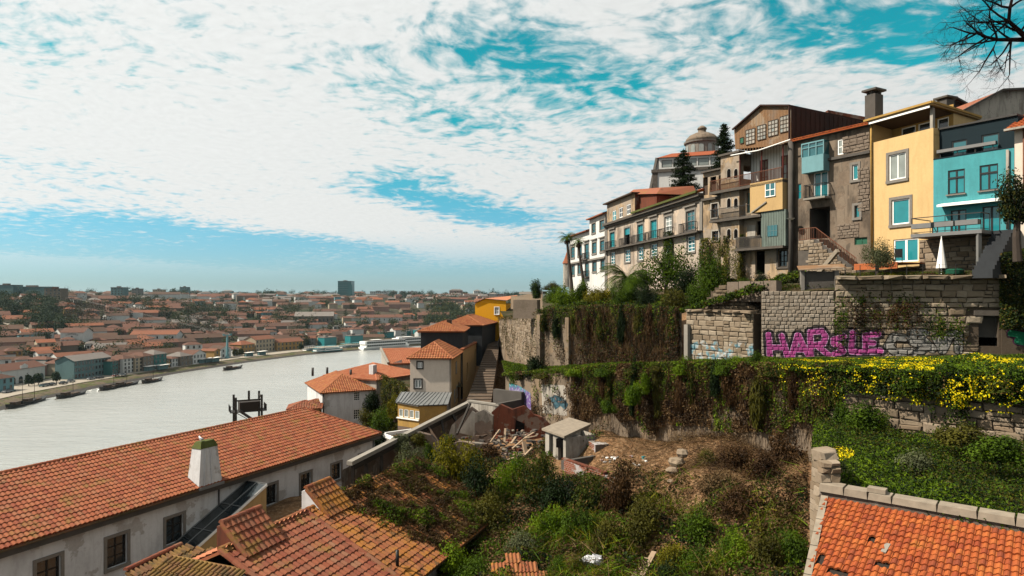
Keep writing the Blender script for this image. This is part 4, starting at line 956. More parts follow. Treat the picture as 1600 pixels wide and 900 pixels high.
# cable car pylon, cars, awnings, lamps and quay trees
q = P(355, 560, QZ * F / (HOR - 560)); t = thing('cable_car_pylon', q, 'tall pale blue cable car pylon on the far quay', 'pylon'); local(t)
MB().lathe([(1.6, 0), (1.6, 1), (1.0, 1.2), (.6, 15.5)], (0, 0, 0), 12).build('mast', 'far_blue', t); MB().box((0, 0, 15.9), (5.5, .8, .7), .7).box((-1.8, -1.5, 16.5), (1.6, .5, .5), .7).box((1.8, 1.5, 16.5), (1.6, .5, .5), .7).build('crossarm', 'far_blue', t)
MB().tube([(60, -85, 27), (1.8, 0, 16.9), (-160, 90, 40)], .05, 4).tube([(62, -80, 27), (-1.8, 0, 16.9), (-164, 94, 40)], .05, 4).build('cable', 'black_metal', t)
CARM = {}
def car(px, py, mat, label):
 q = P(px, py, -42.84 * F / (HOR - py)); t = thing('parked_car', q, label, 'car', 'cars parked on the far quay'); local(t)
 if mat not in CARM:
  b = MB(); b.hexa([(-2.1, -.85, .35), (2.1, -.85, .35), (2.1, .85, .35), (-2.1, .85, .35), (-2.1, -.85, .85), (2.0, -.8, .75), (2.0, .8, .75), (-2.1, .85, .85)])
  c_ = MB(); c_.hexa([(-1.8, -.8, .85), (1.0, -.8, .80), (1.0, .8, .80), (-1.8, .8, .85), (-1.4, -.65, 1.45), (.3, -.65, 1.45), (.3, .65, 1.45), (-1.4, .65, 1.45)])
  w_ = MB(); [w_.tube([(x, y - .1, .32), (x, y + .1, .32)], .32, 8) for x in (-1.3, 1.3) for y in (-.8, .8)]
  CARM[mat] = (b.mesh('body', mat), c_.mesh('cabin', 'glass_dark'), w_.mesh('wheels', 'black_metal'))
 for nme, me in zip(('body', 'cabin', 'wheels'), CARM[mat]): put(nme, me, t)
 orient(t, bank_dir(q.x, q.y)); return t
car(11, 613.5, 'car_silver', 'silver car parked nearest the left edge of the quay'); car(17, 612, 'car_teal', 'blue green car second from the left on the quay')
car(68, 604, 'car_teal', 'blue green car in front of the white arcaded warehouse'); car(74, 603, 'car_silver', 'silver car just right of the blue green one by the arcades'); car(82, 602, 'car_dark', 'dark car left of the bright paved gap on the quay'); car(99, 600, 'car_dark', 'dark car below the cream quay house')
car(111, 597, 'car_silver', 'silver car at the left corner of the big quay block'); car(142, 593, 'car_silver', 'silver car in front of the middle of the big quay block'); car(156, 591, 'car_dark', 'dark car right of the silver one at the big block'); car(191, 587, 'car_silver', 'silver car below the slim brown quay house'); car(181, 588, 'car_red', 'dark red car at the right corner of the big quay block')
for i, (px, py) in enumerate(((235, 579), (255, 577), (318, 567), (327, 566), (337, 565), (390, 556.5), (410, 554.5))):
 q = P(px, py, -42.84 * F / (HOR - py)); t = thing('awning', q, ('white awning below the stone quay house', 'white awning below the sea green house', 'leftmost of three awnings left of the pylon', 'middle of three awnings left of the pylon', 'awning nearest the pylon on its left', 'first white awning right of the pylon', 'second white awning right of the pylon')[i], 'awning', 'white awnings on the far quay'); local(t)
 MB().box((0, 0, 2.7), (7.5, 3.4, .18)).build('canopy', 'canvas', t); mb = MB(); [mb.beam((x, y, 0), (x, y, 2.6), .1, .1) for x in (-3.5, 3.5) for y in (-1.5, 1.5)]; mb.build('posts', 'black_metal', t); MB().box((0, .6, 1.1), (6.8, 1.6, 2.2)).build('kiosk_wall', 'far_teal', t); orient(t, bank_dir(q.x, q.y))
for i, (px, py) in enumerate(((367, 557), (377, 556), (470, 547), (60, 601), (45, 603), (88, 598))):
 q = P(px, py, -42.84 * F / (HOR - py)); tree(q, 2.6, 4.4, 1.6, ('round green quay tree right beside the pylon', 'second round quay tree right of the pylon', 'quay tree by the long ochre warehouse', 'quay tree in front of the arcades, right one', 'quay tree in front of the arcades, left one', 'quay tree left of the cream quay house')[i], 'far_green' if i > 1 else 'leaf_olive', 500, .28, 3 + i % 2, 'trees on the far quay')
# ================================================================ NEAR BANK, LEFT: long house, foreground roofs, houses by the steps
def slope_tiles(parent, A, B, up, length, mat, poly=None, **kw):
 """Slope with eave A->B (left to right seen from below) rising along `up`."""
 A = Vector(A); B = Vector(B); w = (B - A).length
 return tiled(parent, A, B - A, up, poly or [(0, 0), (w, 0), (w, length), (0, length)], mat, **kw)
# ---- long white house
a = Vector((-24.1, 31.4)); b = Vector((-11.4, 58.0)); fe = Frame(a, b); EZ = -12.0; RW, RH = 5.1, 2.4; SLen = math.hypot(RW, RH)
long = thing('long_house', fe.p(14, -5, -19.5), 'long white house with terracotta roof and six dark windows', 'house')
V = (-fe.N * RW + fe.Z * RH).normalized(); U0 = -7.0; U1 = fe.len; hip = 3.9
slab = tiled(long, fe.p(U0, 0, EZ), fe.U, V, [(0, 0), (U1 - U0, 0), (U1 - U0 - hip, SLen), (0, SLen)], 'tile_long', 0.25, 0.335, 300, name='front_roof_slope')
rA, rB = fe.p(U0, -RW, EZ + RH), fe.p(U1 - hip, -RW, EZ + RH); c1 = fe.p(U1, 0, EZ); c2 = fe.p(U1, -2 * RW, EZ)
MB().poly([rA, fe.p(U0, -2 * RW, EZ), c2, rB]).poly([rA - Vector((0, 0, .1)), rB - Vector((0, 0, .1)), c2 - Vector((0, 0, .1)), fe.p(U0, -2 * RW, EZ - .1)]).build('back_roof_slope', 'tile_long', long)
MB().poly([c1, c2, rB]).build('hip_roof_slope', 'tile_long', long)
ridge(slab, rA + Vector((0, 0, .06)), rB + Vector((0, 0, .06)), 'tile_long', .13); ridge(slab, rB + Vector((0, 0, .06)), c1 + Vector((0, 0, .06)), 'tile_long', .12)
fw = Frame(fe.p(0, -.42, 0), fe.p(1, -.42, 0)); wins = []
for x0, x1, y0, y1 in ((51, 100, 868, 936), (162, 203, 833, 889), (255, 290, 803, 852), (411, 435, 754, 792), (467, 488, 736, 774), (516, 535, 721, 753), (559, 577, 706, 736)):
 u0 = fw.px(x0, (y0 + y1) / 2)[0]; u1 = fw.px(x1, (y0 + y1) / 2)[0]; um = (x0 + x1) / 2; z1 = fw.px(um, y0)[1]; z0 = fw.px(um, y1)[1]; s = .17
 wins.append((u0 + s, u1 - s, z0 + s, z1 - s))
wall(long, fw, U0, U1 - .42, -19.5, EZ - .11, 'wall_white', wins)
for rc in wins: window(long, fw, rc, 'dark_wood', 'glass_dark', 2, 3, .2, .06, .08, 'granite', .17)
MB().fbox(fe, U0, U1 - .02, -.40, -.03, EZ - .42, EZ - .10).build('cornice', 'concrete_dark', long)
MB().fbox(fe, U0, U1 + .05, -.02, .09, EZ - .10, EZ - .015).build('gutter', 'moss_roof', long)
body(long, fw, U0, U1 - .42, -19.5, EZ - .12, 9.2, 'wall_white')
pipe(long, [fw.p(U1 - .6, .08, EZ - .4), fw.p(U1 - .6, .08, -19)], .07)
pipe(long, [fw.p(12.7, .08, EZ - .4), fw.p(12.7, .08, -17)], .05, 'dark_iron')
# tapered chimney at the eave, with mossy cap
uc = 11.8; ch = MB(); zb = EZ - .05
def ring(w, d0, d1, z): return [fe.p(uc - w, d1, z), fe.p(uc + w, d1, z), fe.p(uc + w, d0, z), fe.p(uc - w, d0, z)]
ch.hexa(ring(.88, -1.15, -.02, zb) + ring(.62, -.95, -.15, zb + 2.45)); cho = ch.build('chimney', 'wall_white', long)
MB().hexa(ring(.66, -.98, -.12, zb + 2.46) + ring(.48, -.80, -.30, zb + 2.86)).build('chimney_cap', 'moss_green', cho)
for du in (-.45, .1): MB().beam(fe.p(uc + du, .0, zb + .1), fe.p(uc + du * .7, -.13, zb + 2.4), .10, .06).build('rib', 'wall_white', cho)
MB().fbox(fe, uc - .95, uc + .95, -.1, .1, zb - .05, zb + .12).build('flashing', 'zinc', cho)
# gull standing on the chimney
q = fe.p(uc - .35, -.5, zb + 2.82); t = thing('gull', q, 'small white gull standing on the tapered chimney', 'bird'); local(t)
mb = MB(); mb.tube([(-.24, 0, .20), (-.1, 0, .20), (.04, 0, .21), (.14, 0, .28), (.2, 0, .33), (.27, 0, .33)], [.015, .075, .085, .05, .05, .012], 8); mb.tube([(0, .03, 0), (0, .03, .15)], .01, 4).tube([(0, -.03, 0), (0, -.03, .15)], .01, 4); mb.build('body', 'white_paint', t, True)
MB().hexa([(-.28, -.09, .19), (.05, -.10, .19), (.05, .10, .19), (-.28, .09, .19), (-.26, -.06, .26), (.03, -.07, .28), (.03, .07, .28), (-.26, .06, .26)]).build('wings', 'zinc', t); orient(t, 2.4)
# glazed lean-to over the outside stair
t = thing('glazed_stair_roof', fe.p(12, .6, -19), 'sloping glazed roof over a stair against the long white house', 'glass roof')
uA, zA, uB, zB, d1 = 8.6, -15.3, 15.0, -12.55, 1.45
mb = MB(); fz = lambda u: zA + (zB - zA) * (u - uA) / (uB - uA)
for i in range(6):
 for j in range(2):
  u0 = uA + (uB - uA) * i / 6; u1 = uA + (uB - uA) * (i + 1) / 6; e0 = -.35 + (d1 + .35) * j / 2; e1 = -.35 + (d1 + .35) * (j + 1) / 2
  MB().poly([fe.p(u0, e1, fz(u0)), fe.p(u1, e1, fz(u1)), fe.p(u1, e0, fz(u1)), fe.p(u0, e0, fz(u0))]).build('glass_panel', 'glass_dark', t)
mb = MB()
for j in range(3): e = -.35 + (d1 + .35) * j / 2; mb.beam(fe.p(uA, e, fz(uA) + .03), fe.p(uB, e, fz(uB) + .03), .05, .05)
for i in range(0, 7, 2): u = uA + (uB - uA) * i / 6; mb.beam(fe.p(u, -.35, fz(u) + .035), fe.p(u, d1, fz(u) + .035), .04, .04)
mb.build('glazing_bars', 'zinc', t)
MB().poly([fe.p(uA, d1 - .03, -19), fe.p(uB, d1 - .03, -19), fe.p(uB, d1 - .03, zB - .12), fe.p(uA, d1 - .03, zA - .12)]).poly([fe.p(uB, d1 - .03, -19), fe.p(uB, -.4, -19), fe.p(uB, -.4, zB - .05), fe.p(uB, d1 - .03, zB - .12)]).build('side_wall', 'wall_cream', t)
MB().beam(fe.p(uA, d1, zA - .05), fe.p(uB, d1, zB - .05), .1, .16).build('gutter', 'white_paint', t)
# ---- foreground roof with two dormers
dB = Vector((.368, .93, 0)).normalized(); sB = Vector((dB.y, -dB.x, 0)); pitch = R(25)
S = (sB * math.cos(pitch) - Vector((0, 0, 1)) * math.sin(pitch)); S2 = (-sB * math.cos(pitch) - Vector((0, 0, 1)) * math.sin(pitch))
R1 = Vector((-10.4, 23.7, -9.1)); R2 = R1 + dB * 4.62; LB_ = 5.6
near = thing('tiled_house', R1 + S * 2.5 + Vector((0, 0, -9)), 'house with red tiled roof and red dormer, cut by the bottom edge', 'house')
E1 = R1 + S * LB_
sl1 = tiled(near, E1, dB, -S, [(0, 0), (4.62, 0), (4.62, LB_), (0, LB_)], 'tile_near', .235, .335, 300, name='front_roof_slope')
tiled(near, R2 + S2 * 3.2, -dB, -S2, [(0, 0), (4.62, 0), (4.62, 3.2), (0, 3.2)], 'tile_salmon', .25, .335, 40, name='back_roof_slope')
up = Vector((0, 0, .07)); ridge(sl1, R1 + up, R2 + up, 'tile_near', .13); ridge(sl1, R1 + up, E1 + up, 'tile_near', .12); ridge(sl1, R2 + up, R2 + S * LB_ + up, 'tile_near', .12)
fB = Frame(R1 + sB * 4.6, R1 + sB * 4.6 + dB)
MB().hexa([R1 + S2 * 2.4 + Vector((0, 0, -8)), R1 + S * 5.0 + Vector((0, 0, -7)), R2 + S * 5.0 + Vector((0, 0, -7)), R2 + S2 * 2.4 + Vector((0, 0, -8)), R1 + S2 * 2.4 - up * 2.5, R1 + S * 5.0 - up * 2.5, R2 + S * 5.0 - up * 2.5, R2 + S2 * 2.4 - up * 2.5]).build('wall', 'wall_pale', near)
def dormer(parent, base, u0, u1, top, mat, cheek):
 """Raised piece of roof that starts above the ridge and dies into the main slope."""
 q = lambda u, s, z: base + dB * u + sB * s + Vector((0, 0, z)); s0, s1 = -.35, .85; zt = top; zb = -math.tan(pitch) * s1 + .1
 V_ = (q(0, s0, zt) - q(0, s1, zb)); L_ = V_.length
 t = tiled(parent, q(u0 - .1, s1, zb), dB, V_, [(0, 0), (u1 - u0 + .2, 0), (u1 - u0 + .2, L_), (0, L_)], mat, .25, .335, 60, name='dormer_roof')
 for u in (u0, u1): MB().hexa([q(u - .04, s0, -.1), q(u + .04, s0, -.1), q(u + .04, s1, zb - .05), q(u - .04, s1, zb - .05), q(u - .04, s0, zt - .06), q(u + .04, s0, zt - .06), q(u + .04, s1, zb - .02), q(u - .04, s1, zb - .02)]).build('dormer_cheek', cheek, parent)
 MB().hexa([q(u0, s0 - .3, -.4), q(u0, s0, -.4), q(u1, s0, -.4), q(u1, s0 - .3, -.4), q(u0, s0 - .3, zt - .15), q(u0, s0, zt - .08), q(u1, s0, zt - .08), q(u1, s0 - .3, zt - .15)]).build('dormer_back', cheek, parent)
 ridge(t, q(u0 - .1, s0, zt + .06), q(u1 + .1, s0, zt + .06), mat, .12); ridge(t, q(u0 - .05, s0, zt + .04), q(u0 - .05, s1, zb + .06), mat, .09)
dormer(near, R1, .5, 2.3, .8, 'tile_near', 'wall_red')
pipe(near, [R2 + S * 4.6 + dB * .5, R2 + S * 4.6 + dB * .5 + Vector((0, 0, .75))], .07, 'black_metal', 'vent_pipe')
over = thing('overgrown_house', R2 + S * 2.5 + dB * 4 + Vector((0, 0, -9)), 'house with orange lichen tiles half buried under weeds', 'house')
O2 = R2 + dB * .13
sl2 = tiled(over, O2 + S * LB_, dB, -S, [(0, 0), (9.5, 0), (9.5, LB_), (0, LB_)], 'tile_lichen', .25, .335, 230, name='front_roof_slope', jit=.03, umat='moss_roof')
tiled(over, O2 + dB * 4 + S2 * 2.6, -dB, -S2, [(0, 0), (4, 0), (4, 2.6), (0, 2.6)], 'tile_lichen', .25, .335, 40, name='back_roof_slope')
ridge(sl2, O2 + up, O2 + dB * 4.5 + up, 'tile_lichen', .13); dormer(over, O2, .45, 1.9, .8, 'tile_lichen', 'wall_white')
MB().hexa([O2 + S2 * 2.4 + Vector((0, 0, -8)), O2 + S * 5.0 + Vector((0, 0, -7)), O2 + dB * 9.4 + S * 5.0 + Vector((0, 0, -7)), O2 + dB * 9.4 + S2 * 2.4 + Vector((0, 0, -8)), O2 + S2 * 2.4 - up * 2.5, O2 + S * 5.0 - up * 2.5, O2 + dB * 9.4 + S * 5.0 - up * 2.5, O2 + dB * 9.4 + S2 * 2.4 - up * 2.5]).build('wall', 'wall_pale', over)
# dark mossy roof at the very bottom left
A_ = P(283, 852, 27.2); B_ = P(196, 880, 24.6); A_.z = B_.z = -10.2; dD = (A_ - B_).normalized(); sD = Vector((dD.y, -dD.x, 0)); SD = sD * math.cos(R(24)) - Vector((0, 0, 1)) * math.sin(R(24))
t = thing('mossy_shed', B_ + SD * 2 + Vector((0, 0, -8)), 'low shed with dark mossy brown tiles at bottom left', 'shed')
Wd = (A_ - B_).length; sl3 = tiled(t, B_ + SD * 3.4, dD, -SD, [(0, 0), (Wd + 1.1, 0), (Wd + 1.1, 1.9), (Wd, 3.4), (0, 3.4)], 'tile_moss', .21, .36, 200, name='roof', hump=.075)
ridge(sl3, B_ + up, A_ + up, 'tile_near', .11)
MB().hexa([B_ + Vector((0, 0, -8)), B_ + SD * 3.1 + Vector((0, 0, -7)), A_ + SD * 3.1 + Vector((0, 0, -7)), A_ + Vector((0, 0, -8)), B_ - up * 2, B_ + SD * 3.1 - up * 2.4, A_ + SD * 3.1 - up * 2.4, A_ - up * 2]).build('wall', 'wall_pale', t)
VL = (dB * math.cos(R(20)) + Vector((0, 0, 1)) * math.sin(R(20))); A2 = R1 - VL * 3.4 - Vector((0, 0, .42)) - dB * .05; t2 = thing('lean_to', A2 + Vector((0, 0, -7)), 'small brown tiled lean-to against the end of the red tiled house', 'lean-to')
tiled(t2, A2, sB, VL, [(-2.2, 0), (1.5, 0), (1.5, 3.0), (.9, 3.4), (-2.2, 3.4)], 'tile_moss', .21, .36, 120, name='roof', hump=.075)
q = lambda u, v, z: A2 + sB * u + VL * v + Vector((0, 0, z)); MB().hexa([q(-2.0, .3, -6), q(1.3, .3, -6), q(1.3, 3.3, -7), q(-2.0, 3.3, -7), q(-2.0, .3, -.14), q(1.3, .3, -.14), q(1.3, 3.3, -.14), q(-2.0, 3.3, -.14)]).build('wall', 'wall_pale', t2)
# ---- houses below the steps
def hip_house(t, fr, w, dp, z0, z1, rh, wallm, tilem, holes=(), ov=.3, front=True, sidem=None, tl=.30, tw=.28, inset=1.0):
 """Walls on four sides and a hipped roof whose slopes are really tiled."""
 wall(t, fr, 0, w, z0, z1, wallm, holes); body(t, fr, 0, w, z0, z1, dp, sidem or wallm)
 c = [fr.p(-ov, ov, z1), fr.p(w + ov, ov, z1), fr.p(w + ov, -dp - ov, z1), fr.p(-ov, -dp - ov, z1)]; k = min(w, dp) / 2 * inset; zr = Vector((0, 0, z1 + rh))
 if w >= dp: r0, r1 = fr.p(k, -dp / 2, z1 + rh), fr.p(w - k, -dp / 2, z1 + rh)
 else: r0, r1 = fr.p(w / 2, -k, z1 + rh), fr.p(w / 2, -dp + k, z1 + rh)
 faces = ([c[0], c[1], r1, r0], [c[1], c[2], r1], [c[2], c[3], r0, r1], [c[3], c[0], r0]) if w >= dp else ([c[0], c[1], r0], [c[1], c[2], r1, r0], [c[2], c[3], r1], [c[3], c[0], r0, r1])
 out = []
 for i, f in enumerate(faces):
  Uu = (f[1] - f[0]).normalized(); m_ = (f[0] + f[1]) / 2; top = f[2]; Vv = top - f[0]; Vv = (Vv - Uu * Vv.dot(Uu)).normalized()
  poly = [((p_ - f[0]).dot(Uu), (p_ - f[0]).dot(Vv)) for p_ in f]
  out.append(tiled(t, f[0], Uu, Vv, poly, tilem, tw, tl, 0, name='roof_slope', thick=.08))
 e = Vector((0, 0, .05))
 for a_, b_ in ((c[0], r0), (c[1], r0 if w < dp else r1), (r0, r1)): ridge(out[0], a_ + e, b_ + e, tilem, .11, .4)
 return out
# white house, left of the ivy
fr = Frame((-22.8, 80.0), (-17.3, 82.8)); t = thing('white_house', fr.p(3, -4, -20), 'white house with hipped orange roof beside the river', 'house')
h1 = fr.rect(553, 612.5, 562.5, 626); h2 = fr.rect(552.5, 640, 562, 655); hip_house(t, fr, fr.len, 10, -20.5, -11.7, 1.75, 'wall_white', 'tile_hip', (h1, h2))
for h_ in (h1, h2): window(t, fr, h_, 'white_paint', 'glass_dark', 3, 4, .12, .035, .05)
pipe(t, [fr.p(.12, .1, -11.8), fr.p(.12, .1, -20)], .07, 'dark_iron')
for u, d_ in ((.6, -9.5), (2.4, -9.0), (4.6, -5)): pipe(t, [fr.p(u, d_, -10.7), fr.p(u, d_, -9.6)], .16, 'dark_iron', 'chimney_pot')
fr2 = Frame((-17.0, 83.5), (-12.5, 91.0)); t = thing('terrace_house', fr2.p(3, -4, -20), 'grey white house with orange roof behind the white house', 'house')
hip_house(t, fr2, fr2.len, 9, -21, -10.6, 1.5, 'wall_pale', 'tile_salmon')
MB().fbox(fr2, 1, 1.7, -2.2, -1.5, -10.4, -8.9).build('chimney', 'wall_white', t)
fr3 = Frame((-17.8, 96.0), (-16.0, 96.6)); t = thing('gabled_house', fr3.p(1, -5, -20), 'house with white end wall and long orange roof sloping to the river', 'house')
wall(t, fr3, 0, fr3.len, -20, -10.4, 'wall_white', top=[(fr3.len, -9.3), (0, -9.9)]); s3 = fr3.side(fr3.len)
MB().hexa([fr3.p(0, 0, -20), fr3.p(8, .5, -20), fr3.p(8, -8, -20), fr3.p(0, -8, -20), fr3.p(0, 0, -10), fr3.p(8, .5, -10.2), fr3.p(8, -8, -8.4), fr3.p(0, -8, -8.6)]).build('rear_walls', 'wall_pale', t)
Vv = (fr3.p(0, -8, -8.3) - fr3.p(0, .3, -9.9)).normalized(); tiled(t, fr3.p(-.1, .3, -9.85), fr3.U, Vv, [(0, 0), (8.3, 0), (8.3, 8.4), (0, 8.4)], 'tile_salmon', .28, .32, 0, name='roof')
MB().beam(fr3.p(-.1, .3, -9.7), fr3.p(-.1, -8, -8.2), .3, .3).build('verge', 'concrete', t)
for i, (px, py, Y, lab) in enumerate(((474, 640, 76, 'small red roofed hut just behind the long house ridge'), (492, 637, 80, 'second red roofed hut left of the white house'))):
 q = P(px, py, Y); f_ = Frame((q.x - 1.6, Y), (q.x + 1.6, Y + .8)); t = thing('hut', f_.p(1.6, -1.5, q.z - 6), lab, 'hut', 'red roofed huts by the river'); hip_house(t, f_, f_.len, 3, q.z - 6, q.z, .7, 'wall_ochre', 'tile_near')
# beige house with white shutters
fr = Frame((-10.75, 70.2), (-6.4, 70.0)); w = fr.len; t = thing('beige_house', fr.p(2, -4, -17), 'beige house with two white shuttered windows and hipped roof', 'house')
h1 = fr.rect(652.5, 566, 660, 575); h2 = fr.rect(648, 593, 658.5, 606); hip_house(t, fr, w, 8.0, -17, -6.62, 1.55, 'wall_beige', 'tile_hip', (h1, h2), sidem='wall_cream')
for h_ in (h1, h2): window(t, fr, h_, 'white_paint', 'glass_grey', 2, 1, .1, .09, .09, 'dark_iron', .13)
sd = fr.side(w); pipe(t, [fr.p(w - .1, .08, -6.7), fr.p(w - .1, .08, -15)], .05, 'concrete_dark')
for rc in ((3.6, 4.4, -8.6, -7.4), (2.2, 3.0, -11.6, -10.3), (4.2, 5.0, -11.4, -10.1)):
 MB().fbox(sd, rc[0] - .1, rc[1] + .1, .003, .05, rc[2] - .1, rc[3] + .1).build('window_frame', 'wall_pale', t); MB().fbox(sd, rc[0], rc[1], .05, .06, rc[2], rc[3]).build('pane', 'glass_grey', t)
MB().fbox(sd, 5.9, 6.8, .003, .05, -12.2, -9.9).build('door', 'brown_wood', t); MB().fbox(sd, 1.0, 1.8, .003, .05, -15.2, -12.9).build('door', 'dark_wood', t)
# annex with zinc roof in front of it
fa = Frame((-11.6, 67.6), (-9.2, 66.0)); fb = Frame((-9.2, 66.0), (-6.5, 66.4)); t = thing('annex', (-9, 68, -17), 'ochre annex with grey zinc roof below the beige house', 'annex')
zt = -10.15; zf = -10.75
MB().poly([fa.p(-.15, .15, zf), fa.p(fa.len, .2, zf - .1), fr.p(2.4, .02, zt), fr.p(-.9, .02, zt)]).poly([fa.p(-.15, .15, zf - .12), fr.p(-.9, .02, zt - .12), fr.p(2.4, .02, zt - .12), fa.p(fa.len, .2, zf - .22)]).build('zinc_roof', 'zinc', t)
MB().poly([fa.p(fa.len, .2, zf - .1), fb.p(fb.len + .1, .2, zf - .05), fr.p(w + .05, .02, zt), fr.p(2.4, .02, zt)]).poly([fa.p(fa.len, .2, zf - .2), fr.p(2.4, .02, zt - .1), fr.p(w + .05, .02, zt - .1), fb.p(fb.len + .1, .2, zf - .15)]).build('zinc_roof', 'zinc', t)
mb = MB()
for i in range(9):
 k = i / 8; a_ = fa.p(-.15, .15, zf + .03).lerp(fa.p(fa.len, .2, zf - .07), k); b_ = fr.p(-.9, .02, zt + .03).lerp(fr.p(2.4, .02, zt + .03), k); mb.beam(a_, b_, .05, .05)
for i in range(6):
 k = (i + 1) / 6; a_ = fa.p(fa.len, .2, zf - .07).lerp(fb.p(fb.len + .1, .2, zf - .02), k); b_ = fr.p(2.4, .02, zt + .03).lerp(fr.p(w + .05, .02, zt + .03), k); mb.beam(a_, b_, .05, .05)
mb.build('standing_seams', 'zinc', t)
ws = [(.15 + i * .72, .72 + i * .72, -12.25, -11.45) for i in range(4)]; wall(t, fa, 0, fa.len, -13.2, zf - .12, 'wall_ochre', ws); [window(t, fa, r_, 'white_paint', 'glass_grey', 1, 1, .08, .04, .07) for r_ in ws]
MB().fbox(fa, -.05, fa.len + .02, .01, .14, -12.42, -12.3).build('sill', 'white_paint', t)
wall(t, fa, 0, fa.len, -17, -13.21, 'wall_ruin', name='base_wall'); dr = (1.0, 1.65, -13.9, -12.35); wall(t, fb, 0, fb.len, -17, zf - .14, 'wall_ochre', (dr,)); window(t, fb, dr, 'wall_pale', 'far_blue', 1, 1, .06, .05, .05, name='door')
body(t, fb, 0, fb.len, -17, zf - .2, 3.4, 'wall_ochre'); MB().poly([fa.p(0, 0, -17), fa.p(0, 0, zf - .15), fr.p(-.9, 0, zt - .13), fr.p(-.9, 0, -17)]).build('side_wall', 'wall_ochre', t)
MB().fbox(fb, fb.len - .02, fb.len + .03, -2.4, -.8, -14.6, -12.2).build('side_opening', 'void', t)
# slate-hung house and its neighbours along the steps
fr = Frame((-10.9, 79.5), (-5.9, 79.5)); t = thing('slate_house', fr.p(2.5, -4, -14), 'dark slate clad house with orange hipped roof behind the beige house', 'house')
hip_house(t, fr, fr.len, 9, -16, -4.3, 1.1, 'slate', 'tile_hip', sidem='slate'); MB().fbox(fr, 2.9, 3.5, -2.6, -2.0, -4.2, -2.9).build('chimney', 'brown_wood', t)
mb = MB(); [mb.fbox(fr, i * .5, i * .5 + .04, .002, .03, -10, -4.4) for i in range(1, 10)]; mb.build('slate_battens', 'slate', t)
fr = Frame((-9.2, 90.0), (-4.0, 89.2)); t = thing('slate_house', fr.p(2.5, -4, -14), 'higher dark slate house with two orange roofs near the steps top', 'house')
hip_house(t, fr, fr.len, 10, -14, -4.0, 1.2, 'slate', 'tile_hip', sidem='slate'); MB().fbox(fr, 1.3, 1.9, -2.6, -2.0, -3.9, -2.7).build('chimney', 'brown_wood', t)
fx = Frame((-8.8, 96.5), (-5.3, 96.1)); hip_house(t, fx, fx.len, 6, -12, -4.4, 1.2, 'slate', 'tile_hip')
# ochre garden walls and doors that line the steps
fs = Frame((-5.75, 78.0), (-3.9, 100.0)); t = thing('lane_wall', fs.p(8, 0, -10), 'ochre wall with doors lining the left of the steps', 'wall')
wall(t, fs, 0, fs.len, -14, -6.4, 'wall_cream', [(3, 4, -10.4, -8.2), (10, 11, -9.2, -7.1)]); MB().fbox(fs, 0, fs.len, -.35, .1, -6.39, -6.2).build('coping', 'tile_hip', t)
for r_ in ((3, 4, -10.4, -8.2), (10, 11, -9.2, -7.1)): MB().fbox(fs, r_[0], r_[1], -.2, -.12, r_[2], r_[3]).build('door', 'brown_wood', t)
# orange-yellow house at the top of the steps
fr = Frame((-5.55, 100.0), (-.9, 99.0)); w = fr.len; t = thing('yellow_house', fr.p(2, -4, -10), 'bright orange yellow house at the top of the steps', 'house')
h1 = fr.rect(773, 480, 779.5, 491); h2 = fr.rect(762, 523, 767.5, 531); h3 = (3.9, 4.5, -7.6, -5.6); wall(t, fr, 0, w, -9, -1.2, 'wall_orange', (h1, h2, h3), top=[(w, -.75), (w * .32, -.5)])
body(t, fr, 0, w, -9, -1.2, 8, 'wall_orange')
for h_ in (h1, h2): window(t, fr, h_, 'white_paint', 'glass_grey', 2, 2, .1, .05, .06, 'white_paint', .09)
window(t, fr, h3, 'brown_wood', 'dark_wood', 1, 1, .1, name='door'); MB().poly([fr.p(-.2, .2, -1.15), fr.p(w * .32, .2, -.42), fr.p(w * .32, -8, -.42), fr.p(-.2, -8, -1.15)]).poly([fr.p(w * .32, .2, -.42), fr.p(w + .2, .2, -.68), fr.p(w + .2, -8, .1), fr.p(w * .32, -8, -.42)]).build('roof', 'tile_salmon', t)
MB().tube([fr.p(0, .1, -3.6), fr.p(w * .45, .25, -4.1), fr.p(w, .1, -3.4)], .03, 4).build('cable', 'black_metal', t)
# ---- the flight of steps
STP = []
a0, a1 = Vector((-5.0, 60.5)), Vector((-3.35, 92.0)); b0, b1 = Vector((-2.2, 60.5)), Vector((-1.75, 92.0)); nS = 30; z0, z1 = -11.9, -6.9
st = thing('steps', (-3.5, 75, -13), 'long flight of stone steps with deep treads climbing away', 'steps')
for i in range(nS):
 k0, k1 = i / nS, (i + 1) / nS; z = z0 + (z1 - z0) * (i + 1) / nS; zl = z - .9
 q = [a0.lerp(a1, k0), b0.lerp(b1, k0), b0.lerp(b1, k1), a0.lerp(a1, k1)]
 mb = MB(); mb.hexa([Vector((*p_, zl)) for p_ in q] + [Vector((p_.x, p_.y, z + (.10 if j > 1 else 0))) for j, p_ in enumerate(q)]); mb.build('step', 'step_stone', st)
 e0 = Vector((*q[0], z + .015)); e1 = Vector((*q[1], z + .015)); MB().beam(e0 + Vector((0, .12, 0)), e1 + Vector((0, .12, 0)), .16, .03).build('nosing', 'granite_dark', st)
MB().poly([Vector((*a1, z1 + .1)), Vector((*b1, z1 + .1)), Vector((-.5, 101, z1 + .2)), Vector((-4, 101, z1 + .2))]).build('landing', 'step_stone', st)
railing(st, [Vector((-1.9, 88, -7.2)), Vector((-1.6, 98, -6.6))], .95, .5)
